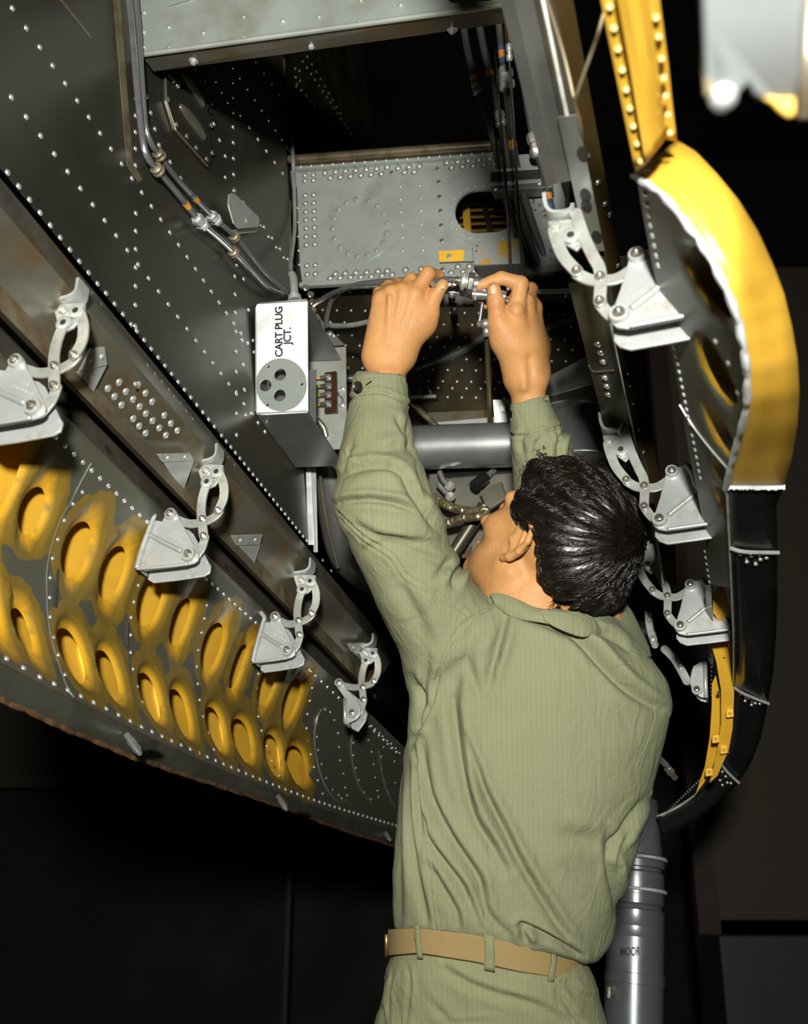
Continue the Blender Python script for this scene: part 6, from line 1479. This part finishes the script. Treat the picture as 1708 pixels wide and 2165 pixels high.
for sd in (1, -1):
    bd.ell(H(.105, -.040, .011*sd), (.010, .008, .008), HFR, .005)
    bd.cone(H(.084, .024, .012*sd), H(.070, .026, .048*sd), .012, .010, .012)
    bd.ell(H(.060, -.022, .046*sd), (.026, .020, .020), HFR, .02)
    bd.ell(H(.092, .004, .031*sd), (.014, .011, .014), HFR, .01, 's')
    bd.ell(H(.078, .004, .031*sd), (.0125, .0125, .0125), HFR, .003)
    # ear: shell, rolled rim, lobe
    E = [H(.008, -.004, .075*sd), H(.004, .016, .082*sd), H(-.010, .026, .089*sd), H(-.024, .020, .092*sd), H(-.028, .002, .091*sd), H(-.022, -.018, .087*sd), H(-.010, -.034, .081*sd), H(.002, -.042, .076*sd)]
    for i in range(7): bd.cone(E[i], E[i+1], .0046 if i < 6 else .0062, .0046 if i < 5 else .0066, .004)
    bd.ell(H(-.010, -.006, .080*sd), (.018, .028, .006), HFR, .006)
    bd.ell(H(-.008, -.008, .090*sd), (.010, .016, .006), HFR, .004, 's')
    bd.cone(H(-.012, .012, .087*sd), H(-.018, -.014, .087*sd), .003, .003, .004)
    bd.ell(H(.006, -.012, .080*sd), (.005, .006, .004), HFR, .004)
bd.ell(H(.099, -.066, 0), (.009, .006, .020), HFR, .006); bd.ell(H(.096, -.078, 0), (.009, .006, .018), HFR, .006)
bd.ell(H(.106, -.072, 0), (.010, .0016, .018), HFR, .003, 's')
# left hand, back towards the lens, fingers folded over the tube
k6 = .0075
W0 = Kn(818, 752, 1.69)
for (kx, ky, kz, r) in [(804, 634, 1.700, .0125), (826, 622, 1.693, .0128), (850, 617, 1.688, .0132), (876, 626, 1.684, .0135)]:
    wx = 796 + (kx-804)*.72; bd.cone(Kn(wx, 752, 1.69), Kn(kx, ky, kz), .024, r, .014)
bd.cone(Kn(842, 735, 1.70), Kn(895, 680, 1.695), .026, .019, .02)
bd.cone(Kn(870, 640, 1.70), Kn(835, 720, 1.71), .02, .026, .02)
def finger(ch, rs, k=.0035, k0=.008):
    for i in range(len(ch)-1): bd.cone(Kn(*ch[i]), Kn(*ch[i+1]), rs[i], rs[i+1], k0 if i == 0 else k)
finger([(804, 634, 1.70), (801, 620, 1.722), (815, 612, 1.742), (832, 616, 1.748)], [.0115, .0095, .0085, .0078])
finger([(826, 622, 1.693), (822, 606, 1.716), (838, 600, 1.742), (856, 608, 1.750)], [.0122, .0103, .0092, .0085])
finger([(850, 617, 1.688), (868, 592, 1.704), (886, 592, 1.735), (898, 604, 1.748)], [.0125, .0108, .0098, .0090])
finger([(876, 626, 1.684), (905, 579, 1.688), (926, 584, 1.712), (930, 598, 1.728)], [.0132, .0115, .0100, .0092])
finger([(893, 684, 1.695), (908, 660, 1.690), (918, 627, 1.686), (936, 603, 1.682)], [.0185, .0135, .0118, .0098], .006, .02)
# knuckles and tendons
for (x, y, z) in [(803, 628, 1.691), (825, 616, 1.683), (850, 611, 1.678), (877, 620, 1.674)]: bd.ell(Kn(x, y, z), (.008, .008, .006), None, .006)
for (x, y, x2, y2) in [(824, 628, 820, 720), (848, 622, 830, 722), (874, 632, 842, 715)]: bd.cone(Kn(x, y, 1.674), Kn(x2, y2, 1.668), .0034, .0024, .007)
bd.ell(Kn(786, 766, 1.685), (.008, .010, .010), None, .012)
# right hand, thumb and forefinger pinching the wrench socket
for (kx, ky, kz, r, wx) in [(1090, 662, 1.692, .0140, 1098), (1112, 640, 1.712, .0138, 1110), (1128, 650, 1.732, .0130, 1120), (1130, 674, 1.750, .0120, 1126)]:
    bd.cone(Kn(wx, 800, 1.72), Kn(wx*.5+kx*.5+2, 735, kz*.5+.855), .023, .022, .014); bd.cone(Kn(wx*.5+kx*.5+2, 735, kz*.5+.855), Kn(kx, ky, kz), .022, r, .012)
bd.cone(Kn(1100, 790, 1.715), Kn(1070, 715, 1.700), .022, .022, .02)
finger([(1068, 715, 1.700), (1053, 682, 1.692), (1048, 640, 1.686), (1044, 613, 1.684)], [.0215, .0160, .0128, .0112], .006, .02)
finger([(1090, 662, 1.692), (1101, 600, 1.692), (1060, 588, 1.695), (1014, 604, 1.696)], [.0138, .0122, .0106, .0088])
finger([(1112, 640, 1.712), (1122, 612, 1.738), (1070, 622, 1.738), (1016, 630, 1.715)], [.0132, .0115, .0102, .0088])
finger([(1128, 650, 1.732), (1126, 640, 1.762), (1080, 646, 1.760), (1028, 644, 1.735)], [.0125, .0110, .0098, .0084])
finger([(1130, 674, 1.750), (1120, 668, 1.775), (1085, 668, 1.775), (1050, 664, 1.760)], [.0115, .0100, .0088, .0078])
bd.ell(Kn(1147, 786, 1.720), (.0115, .017, .013), None, .010); bd.cone(Kn(1119, 762, 1.682), Kn(1128, 835, 1.686), .004, .005, .012, 's')
bd.cone(Kn(1104, 735, 1.688), Kn(1108, 820, 1.694), .003, .003, .010)
for (x, y, z) in [(1092, 655, 1.679), (1113, 633, 1.700)]: bd.ell(Kn(x, y, z), (.009, .009, .006), None, .006)
V, Q = bd.mesh(.0022)
V = smooth_v(V, Q, 1, .4)
print('body', len(V), len(Q))
body = np_build(V, Q, 'body', m_skin, man)
def nail(c, n_, t, w, ln):
    n_ = Vector(n_).normalized(); t = Vector(t); t = (t - n_*t.dot(n_)).normalized(); s_ = n_.cross(t); c = Vector(c); mb = MB(); rows = []
    for i in range(6):
        a = -1 + 2*i/5; ww = w*(1-.35*max(a, 0)**3 - .25*max(-a, 0)**3)
        rows.append([c + t*ln*a + s_*ww*math.sin(b) + n_*(w*(math.cos(b)-1)*.8 - .0006*a*a) for b in np.linspace(-1.0, 1.0, 6)])
    mb.grid(rows); return build(mb, 'nail', m_nail, body, smooth=True, solid=.0006)
nail(Kn(1044, 612, 1.6722), (0.05, .1, -1), (0, 1, 0), .0070, .0075)
nail(Kn(941, 604, 1.6745), (.75, .1, -.65), (.5, .85, 0), .0058, .0065)

# ------------------------------------------------------------------ shirt
sh_ = SDF()
cutx = [700, 835, 885, 1000, 1100, 1150, 1210, 1235, 1262, 1292, 1330, 1500]; cuty = [1975, 1972, 1970, 1984, 2006, 2014, 2026, 2040, 2036, 2004, 1975, 1960]
torso = [(1255, 1050, 1238, 1.668, .062), (1275, 1012, 1262, 1.666, .074), (1300, 968, 1290, 1.664, .084), (1330, 930, 1314, 1.662, .092), (1370, 892, 1352, 1.660, .100), (1400, 874, 1384, 1.660, .104), (1440, 866, 1411, 1.658, .108), (1480, 869, 1420, 1.656, .112),
         (1560, 862, 1409, 1.652, .118), (1650, 846, 1384, 1.648, .122), (1740, 837, 1360, 1.644, .124), (1850, 830, 1324, 1.638, .124), (1930, 832, 1306, 1.634, .122), (1965, 834, 1302, 1.632, .120), (2000, 836, 1295, 1.632, .112), (2050, 838, 1280, 1.632, .104)]
sh_.stack((0, 0), (0, 1), [(a, -c if False else b, c, d, e) for a, b, c, d, e in torso], .02, 2.25, 'u', (cutx, cuty)) if False else None
def vrows(rows): return [(a, b, c, d, e) for a, b, c, d, e in rows]
sh_.stack((0, 0), (0, 1), vrows(torso), .02, 2.25, 'u', (cutx, cuty))
sh_.stack((815, 1070), (145, 290), [(-75, -86, 104, 1.610, .064), (-40, -96, 102, 1.608, .068), (5, -103, 97, 1.610, .071), (62, -106, 92, 1.616, .073), (125, -109, 84, 1.624, .075), (188, -111, 86, 1.634, .080), (239, -112, 97, 1.644, .084), (280, -112, 112, 1.652, .088), (350, -112, 120, 1.658, .092)], .030, 2.2)
sh_.stack((0, 0), (0, 1), [(781, 753, 861, 1.684, .040), (790, 748, 863, 1.683, .041), (850, 738, 862, 1.668, .046), (856, 737, 862, 1.667, .0475), (880, 733, 864, 1.660, .056), (910, 727, 871, 1.650, .060), (960, 718, 884, 1.635, .064), (1010, 711, 897, 1.620, .067), (1070, 708, 918, 1.610, .070), (1120, 722, 938, 1.610, .070)], .016, 2.2)
sh_.stack((0, 0), (0, 1), [(822, 1070, 1156, 1.721, .036), (850, 1073, 1161, 1.722, .037), (900, 1079, 1187, 1.728, .044), (915, 1080, 1196, 1.730, .050), (935, 1080, 1211, 1.734, .054), (970, 1081, 1213, 1.740, .056), (1020, 1085, 1214, 1.748, .058), (1100, 1092, 1232, 1.762, .062), (1200, 1112, 1275, 1.760, .066), (1300, 1150, 1340, 1.740, .070), (1380, 1190, 1380, 1.715, .075)], .022, 2.2, 'u')
# open cuffs and neck
sh_.cone(Kn(813, 740, 1.69), Kn(812, 808, 1.684), .0375, .0375, .003, 's'); sh_.cone(Kn(1112, 800, 1.722), Kn(1116, 866, 1.723), .0315, .0315, .003, 's')
sh_.cone(H(-.03, -.06, 0), Kn(1140, 1290, 1.668), .068, .062, .006, 's')
def rcut(P):
    px = CX + FPX*P[:, 0]/P[:, 2]; py = CY - FPX*P[:, 1]/P[:, 2]; k = P[:, 2]/FPX
    return np.maximum(np.maximum((py - np.interp(px, [1066, 1100, 1130, 1160], [854, 850, 840, 829]))*k, (px-1190)*k), (1050-px)*k)
sh_.p.append((rcut, Kn(1113, 830, 1.72), .08, .003, 's'))
V, Q = sh_.mesh(.0030); V = smooth_v(V, Q, 2, .5); N_ = vnorm(V, Q)
print('shirt', len(V))
V += N_*(wob(V, 16, 3)*.0014)[:, None]; 
FOLDS = [
 ([(955, 1480), (963, 1560), (978, 1641), (1003, 1731), (1040, 1790), (1069, 1842)], 9, .0065), ([(985, 1560), (1005, 1620), (1024, 1674), (1061, 1747), (1093, 1813), (1147, 1903), (1184, 1960), (1220, 2012)], 8, .0060),
 ([(890, 1560), (901, 1641), (917, 1702), (954, 1772), (987, 1821), (1011, 1858), (1018, 1887), (1030, 1932), (1069, 1972)], 8, .0060), ([(880, 1640), (888, 1694), (905, 1776), (942, 1829), (979, 1879), (1015, 1962)], 7, .0050),
 ([(872, 1560), (880, 1625), (884, 1720), (893, 1800)], 6, .0040), ([(862, 1600), (864, 1723), (880, 1846), (905, 1955)], 7, .0045), ([(846, 1620), (842, 1760), (846, 1950)], 7, .0035),
 ([(1364, 1690), (1331, 1735), (1305, 1770), (1294, 1800)], 8, .0060), ([(1286, 1756), (1288, 1800), (1291, 1840), (1302, 1890), (1306, 1930)], 8, .0060), ([(1335, 1760), (1318, 1800), (1308, 1850)], 7, .004),
 ([(1100, 1960), (1106, 1955), (1143, 1972), (1190, 1998), (1230, 2024)], 6, .0060), ([(1106, 1957), (1108, 1975), (1116, 1998)], 6, .005), ([(909, 1830), (930, 1870), (962, 1925), (968, 1965)], 7, .004),
 ([(1068, 1300), (1064, 1323), (1052, 1370), (1040, 1410), (1033, 1450)], 8, .0055), ([(1085, 1290), (1160, 1318), (1221, 1347), (1268, 1398), (1319, 1450), (1360, 1480), (1392, 1500)], 9, .0085), ([(1240, 1330), (1290, 1345), (1330, 1375)], 7, .004),
 ([(975, 1390), (960, 1460), (965, 1540), (990, 1640)], 12, .004), ([(1180, 1760), (1230, 1775), (1270, 1780)], 16, .003), ([(1000, 1330), (990, 1400), (1010, 1470)], 10, .0035),
 # sleeve
 ([(709, 1066), (735, 1060), (775, 1056), (818, 1060), (850, 1068), (880, 1082)], 6, .0055), ([(716, 1010), (760, 990), (800, 984), (830, 990), (850, 1005)], 7, .0045), ([(850, 1000), (870, 1040), (900, 1085), (930, 1130)], 7, .0050),
 ([(745, 1108), (790, 1130), (846, 1140), (900, 1150), (945, 1158)], 8, .0040), ([(770, 1165), (820, 1150), (900, 1175), (960, 1200)], 9, .0035), ([(862, 870), (868, 910), (880, 960), (895, 1010), (905, 1050)], 6, .0045), ([(836, 880), (850, 900), (862, 930), (868, 960)], 6, .0035),
 ([(745, 935), (730, 970), (722, 1000)], 6, .0035), ([(800, 955), (840, 945), (868, 950)], 8, .0025), ([(955, 1178), (940, 1200), (925, 1220)], 7, .004), ([(985, 1190), (965, 1215), (960, 1245)], 7, .005), ([(840, 1230), (880, 1300), (900, 1360)], 14, .004),
 ([(870, 1430), (890, 1480), (880, 1540), (866, 1580)], 7, .005), ([(905, 1395), (895, 1450), (900, 1500)], 7, .0035),
 ([(1200, 905), (1185, 930), (1180, 960), (1176, 990)], 5, .004), ([(1105, 960), (1100, 930), (1112, 915)], 5, .003), ([(1130, 980), (1135, 940), (1150, 920)], 5, .0025),
]
for pts, w, a in FOLDS: V = fold(V, N_, pts, w*1.15, a*1.7, .8)
SEAMS = [([(1036, 1270), (1033, 1286), (977, 1323), (944, 1379), (926, 1431), (916, 1478), (902, 1510), (888, 1539)], 3.2, .0022), ([(712, 1080), (766, 1132), (827, 1170), (860, 1215), (912, 1245), (987, 1298)], 2.6, .0020), ([(718, 1096), (764, 1143), (822, 1182), (853, 1226), (905, 1256), (978, 1308)], 2.2, .0014),
 ([(880, 1625), (890, 1731), (905, 1829), (921, 1965)], 2.4, .0018), ([(888, 1625), (898, 1731), (913, 1829), (930, 1965)], 2.2, .0012), ([(1296, 1417), (1325, 1402), (1357, 1393), (1385, 1390)], 2.4, .0018),
 ([(736, 848), (752, 836), (769, 831), (810, 829), (853, 848), (864, 856)], 3.0, .0026), ([(783, 834), (790, 870), (792, 956), (769, 977), (741, 964), (737, 950)], 2.2, .0018), ([(1080, 919), (1110, 922), (1150, 912), (1192, 898)], 3.0, .0026), ([(1176, 904), (1183, 935), (1180, 965)], 2.2, .002),
 ([(750, 802), (800, 796), (860, 806)], 1.8, .0009), ([(1075, 860), (1110, 862), (1158, 846)], 1.8, .0009)]
for pts, w, a in SEAMS: V = fold(V, N_, pts, w, a*1.7, .6, False)
shirt = np_build(V, Q, 'shirt', m_shirt, man)
# collar: stand and folded leaf
def ribbon(top, bot, z0, z1, name, par, m, th=.003, n_=26, crown=.0):
    T = [smooth_path([K(*p) for p in top])[i] for i in range(0)] or None
    a = smooth_path([K(*p) for p in top]); b = smooth_path([K(*p) for p in bot])
    def rs(P, n):
        d = [0]
        for x, y in zip(P, P[1:]): d.append(d[-1]+(y-x).length)
        out = []
        for i in range(n):
            t = d[-1]*i/(n-1); j = min(max(k for k in range(len(d)) if d[k] <= t+1e-9), len(d)-2); out.append(P[j].lerp(P[j+1], (t-d[j])/max(d[j+1]-d[j], 1e-9)))
        return out
    a, b = rs(a, n_), rs(b, n_); mb = MB()
    mb.grid([[p.lerp(q, f) + Vector((0, 0, -crown*math.sin(math.pi*f) - .0012*math.sin(9*i/n_*6.28)*f)) for f in (0, .12, .35, .6, .85, 1)] for i, (p, q) in enumerate(zip(a, b))])
    o = build(mb, name, m, par, smooth=True, solid=th)
    md = o.modifiers.new('soft', 'SUBSURF'); md.levels = 1; md.render_levels = 1; return o
ribbon([(1034, 1256, 1.612), (1062, 1256, 1.600), (1095, 1268, 1.590), (1135, 1286, 1.583), (1180, 1290, 1.580), (1225, 1296, 1.584), (1262, 1316, 1.60), (1280, 1330, 1.63)],
       [(1044, 1276, 1.600), (1072, 1300, 1.584), (1108, 1312, 1.574), (1150, 1318, 1.568), (1190, 1328, 1.566), (1228, 1340, 1.570), (1258, 1342, 1.588), (1276, 1344, 1.62)], 0, 0, 'collar', shirt, m_shirt, .004, crown=.006)
ribbon([(1140, 1288, 1.578), (1180, 1292, 1.574), (1215, 1300, 1.575), (1245, 1315, 1.582), (1256, 1328, 1.588)], [(1150, 1312, 1.566), (1172, 1326, 1.561), (1204, 1340, 1.560), (1236, 1348, 1.566), (1252, 1338, 1.58)], 0, 0, 'collar_leaf', shirt, m_shirt, .004, crown=.003)
# cuff button
mb = MB(); o = K(757, 817, 1.628); nb_ = Vector((-.45, .0, -1)).normalized(); mb.lathe(o, nb_, [(0, .0075), (.0022, .0078), (.003, .0070), (.0022, .0055), (.0018, 0)], 20); build(mb, 'button', mat('black_button', (.015, .012, .010), .25, 0, .1), shirt, smooth=True, auto=40)
mb = MB(); mb.tube([o + Vector((.011, .004, -.0005)), o + Vector((.020, .010, .001))], .0011, 6); build(mb, 'buttonhole', m_trous, shirt, smooth=True)

# ------------------------------------------------------------------ trousers
tr = SDF()
tr.stack((0, 0), (0, 1), [(2012, 826, 1238, 1.632, .098), (2035, 820, 1240, 1.632, .102), (2070, 810, 1256, 1.634, .108), (2110, 808, 1266, 1.636, .112), (2165, 808, 1280, 1.640, .116), (2260, 808, 1290, 1.650, .120)], .03, 2.3)
for sx in (-1, 1):
    hip = camv(.124+sx*.078, 1.80, .84); kn = camv(.124+sx*.10, 1.77, .48); an = camv(.124+sx*.11, 1.80, .075)
    tr.cone(hip, kn, .095, .078, .03); tr.cone(kn, an, .078, .080, .02)
V, Q = tr.mesh(.0045); V = smooth_v(V, Q, 2, .5); N_ = vnorm(V, Q); V += N_*(wob(V, 18, 5)*.002)[:, None]
for pts, w, a in [([(935, 2045), (970, 2070), (1040, 2100), (1130, 2125), (1200, 2165)], 9, .006), ([(905, 2110), (930, 2140), (960, 2170)], 9, .003), ([(1195, 2080), (1230, 2105), (1262, 2115)], 8, .004), ([(1180, 2095), (1210, 2140), (1232, 2165)], 5, .004), ([(860, 2040), (866, 2080), (858, 2165)], 4, .003), ([(984, 2050), (980, 2165)], 4, .002), ([(815, 2060), (806, 2110), (812, 2165)], 5, .005), ([(830, 2050), (822, 2100), (820, 2165)], 4, .003), ([(880, 2164), (1060, 2158)], 4, .002)]: V = fold(V, N_, pts, w, a, .8)
for pts in ([(822, 2026), (900, 2024), (1000, 2036), (1100, 2058), (1180, 2074), (1236, 2070)],): V = fold(V, N_, pts, 3, .002, .6, False)
trs = np_build(V, Q, 'trousers', m_trous, man)
# belt round the waist
bx = [815, 822, 885, 1000, 1100, 1180, 1236, 1242]; bt = [1972, 1965, 1962, 1976, 1998, 2016, 2036, 2040]; bb = [2022, 2020, 2014, 2032, 2054, 2066, 2062, 2060]
def belt_pt(a, f, grow=0.0):
    px = 1029 + (209+grow*1400)*math.cos(a); z = 1.632 - (.113+grow)*math.sin(a)*1.0; zz = z
    yt = np.interp(px, bx, bt); yb = np.interp(px, bx, bb); return K(px, yt + (yb-yt)*f, zz)
def sup(a): return math.copysign(abs(math.cos(a))**.87, math.cos(a)), math.copysign(abs(math.sin(a))**.87, math.sin(a))
def belt_pt(a, f, grow=0.0):
    c_, s_ = sup(a); px = 1029 + (207+grow*1400)*c_; z = 1.632 - (.1135+grow)*s_
    yt = np.interp(px, bx, bt); yb = np.interp(px, bx, bb); return K(px, yt + (yb-yt)*f, z)
mb = MB(); mb.grid([[belt_pt(2*math.pi*k/96, f) for f in (0, .05, .5, .95, 1)] for k in range(97)]); bel = build(mb, 'belt', m_belt, man, smooth=True, solid=.0028)
mb = MB(); rr_ = []
for lx, lt in ((887, -6), (1036, 0), (1166, 6)):
    a = math.acos(max(-1, min(1, math.copysign(abs((lx-1029)/207)**(1/.87), lx-1029)))); w_ = .0105/.15
    mb = MB(); mb.grid([[belt_pt(a + (i/3-.5)*w_ + lt*.0006*(f-.5)*10, f, .003 + .0015*math.sin(math.pi*min(max(f, 0), 1))) for i in range(4)] for f in (-.12, -.05, .2, .5, .8, 1.05, 1.22)]); build(mb, 'belt_loop', m_trous, trs, smooth=True, solid=.0022)
mb = MB(); p, q = belt_pt(math.pi*.985, .1, .004), belt_pt(math.pi*.985, 1.0, .004); mb.tube([p, q], .0028, 8); build(mb, 'buckle', mat('brass', (.55, .38, .14), .25, .9, .1), bel, smooth=True)
# shoes on the floor
for sx in (-1, 1):
    sd_ = SDF(); c = .124+sx*.11
    sd_.cone(camv(c, 1.79, .075), camv(c, 1.80, .05), .048, .045, .02); sd_.cone(camv(c, 1.76, .043), camv(c+sx*.015, 1.95, .040), .040, .038, .03); sd_.ell(camv(c+sx*.015, 1.98, .04), (.046, .04, .05), None, .03)
    V, Q = sd_.mesh(.006); np_build(V, Q, 'shoe', mat('black_leather', (.02, .016, .012), .4), man)

# ------------------------------------------------------------------ hair
hr = SDF()
HCc = Kn(1222, 1138, 1.640); ra = np.array([.098, .116, .118])
th_ = math.radians(-22); R2d = np.array([[math.cos(th_), math.sin(th_), 0], [-math.sin(th_), math.cos(th_), 0], [0, 0, 1]])
hr.ell(HCc, ra, R2d, .02)
hr.ell(Kn(1165, 1022, 1.665), (.050, .040, .060), None, .03); hr.ell(Kn(1130, 1085, 1.615), (.034, .040, .038), None, .03); hr.ell(Kn(1180, 1150, 1.60), (.045, .07, .065), None, .03); hr.ell(Kn(1130, 1005, 1.68), (.016, .018, .03), None, .012)
hr.ell(Kn(1225, 1235, 1.64), (.068, .050, .062), None, .03); hr.ell(Kn(1112, 1090, 1.625), (.022, .030, .020), None, .02)
hx = [960, 985, 1000, 1030, 1060, 1090, 1108, 1120, 1128, 1150, 1190, 1215, 1240, 1265, 1285, 1300, 1330]; hxx = [1122, 1112, 1106, 1096, 1084, 1078, 1092, 1104, 1128, 1134, 1134, 1138, 1148, 1168, 1200, 1262, 1400]
def cutf(P):
    px = CX + FPX*P[:, 0]/P[:, 2]; py = CY - FPX*P[:, 1]/P[:, 2]; return (px - np.interp(py, hx, hxx))*1.65/FPX
hr.p.append((cutf, HCc, .4, .012, 's'))
V, Q = hr.mesh(.0032); V = smooth_v(V, Q, 1, .5); N_ = vnorm(V, Q)
crown = Kn(1338, 1150, 1.60)
q_ = V-crown; ang = np.arctan2(q_[:, 1], q_[:, 0]); rad = np.linalg.norm(q_, axis=1)
V += N_*((np.sin(ang*46 + 3*np.sin(rad*40))*.0010 + np.sin(ang*19 + rad*30)*.0013)*np.clip(rad/.05, 0, 1))[:, None]
hair = np_build(V, Q, 'hair', m_hair, man)
cand = np.nonzero((N_[:, 2] < .45))[0]; rs_ = np.random.default_rng(11)
from mathutils.bvhtree import BVHTree
bv = BVHTree.FromPolygons([tuple(v) for v in V], [tuple(int(i) for i in f) for f in Q])
mb_v, mb_f = [], []
pick = rs_.choice(cand, 5200, replace=False)
for ii_ in pick:
    p = Vector(V[ii_]); ln = rs_.uniform(.022, .060); n_seg = 6; st_ = ln/n_seg; ph = rs_.uniform(0, 6.28); lift = rs_.uniform(.0002, .0022); P = []
    px, py = CX+FPX*p.x/p.z, CY-FPX*p.y/p.z; curly = 1.0 if py < 1040 and px < 1220 else .25; ww = rs_.uniform(.00045, .0009)
    for k_ in range(n_seg+1):
        nn = bv.find_nearest(p)
        if nn[0] is None: break
        nv = nn[1]
        if nv.dot(p-Vector(HCc)) < 0: nv = -nv
        P.append(nn[0] + nv*(lift*(.4+k_/n_seg)))
        d = (p-Vector(crown)); d.y -= .25*d.length if py > 1150 else 0; d = d - nv*d.dot(nv); d = d.normalized() if d.length > 1e-6 else Vector((1, 0, 0)); s_ = nv.cross(d)
        d = (d + s_*(curly*1.2*math.sin(ph + k_*1.1) + .15*math.sin(ph*3))).normalized(); p = nn[0] + d*st_ + nv*.0002
    if len(P) < 4: continue
    b0 = len(mb_v); m_ = len(P)
    for k_, c in enumerate(P):
        d = (P[min(k_+1, m_-1)]-P[max(k_-1, 0)]).normalized(); u_ = d.cross(Vector((.2, .3, -1))).normalized(); w_ = d.cross(u_); r_ = ww*(1-.8*(k_/(m_-1))**2)
        for j in range(3): a = 2.094*j; mb_v.append(tuple(c + (u_*math.cos(a)+w_*math.sin(a))*r_))
    for k_ in range(m_-1):
        for j in range(3): mb_f.append((b0+k_*3+j, b0+k_*3+(j+1) % 3, b0+(k_+1)*3+(j+1) % 3, b0+(k_+1)*3+j))
stuff(np_build(np.array(mb_v), np.array(mb_f), 'hair_strands', m_hair2, man))
# nape and sideburn wisps, loose curls at the forehead
mb = MB()
for (x, y, dx, dy, z, n_) in [(1118, 990, -14, 4, 1.66, 14), (1150, 966, -8, -6, 1.68, 10), (1185, 962, 16, -8, 1.70, 8), (1220, 968, 14, -4, 1.70, 6), (1138, 1200, -5, 12, 1.605, 20), (1146, 1245, -10, 14, 1.60, 22), (1180, 1275, -12, 12, 1.59, 20), (1135, 1165, -5, 8, 1.61, 12)]:
    for i in range(n_):
        a = (x + random.uniform(-10, 10), y + random.uniform(-16, 16)); c_ = 1 if y < 1000 else .3
        P = [K(a[0] + dx*t*1.2 + c_*6*math.sin(t*5+i), a[1] + dy*t*1.2 + c_*6*math.cos(t*5+i*2), z - .004 + .004*t) for t in (0, .35, .7, 1.0)]
        mb.tube(P, lambda t: .0007*(1-.8*t), 3)
stuff(build(mb, 'loose_hairs', m_hair2, man, smooth=True))
print('tris', sum(len(o.data.polygons) for o in bpy.data.objects if o.type == 'MESH'))
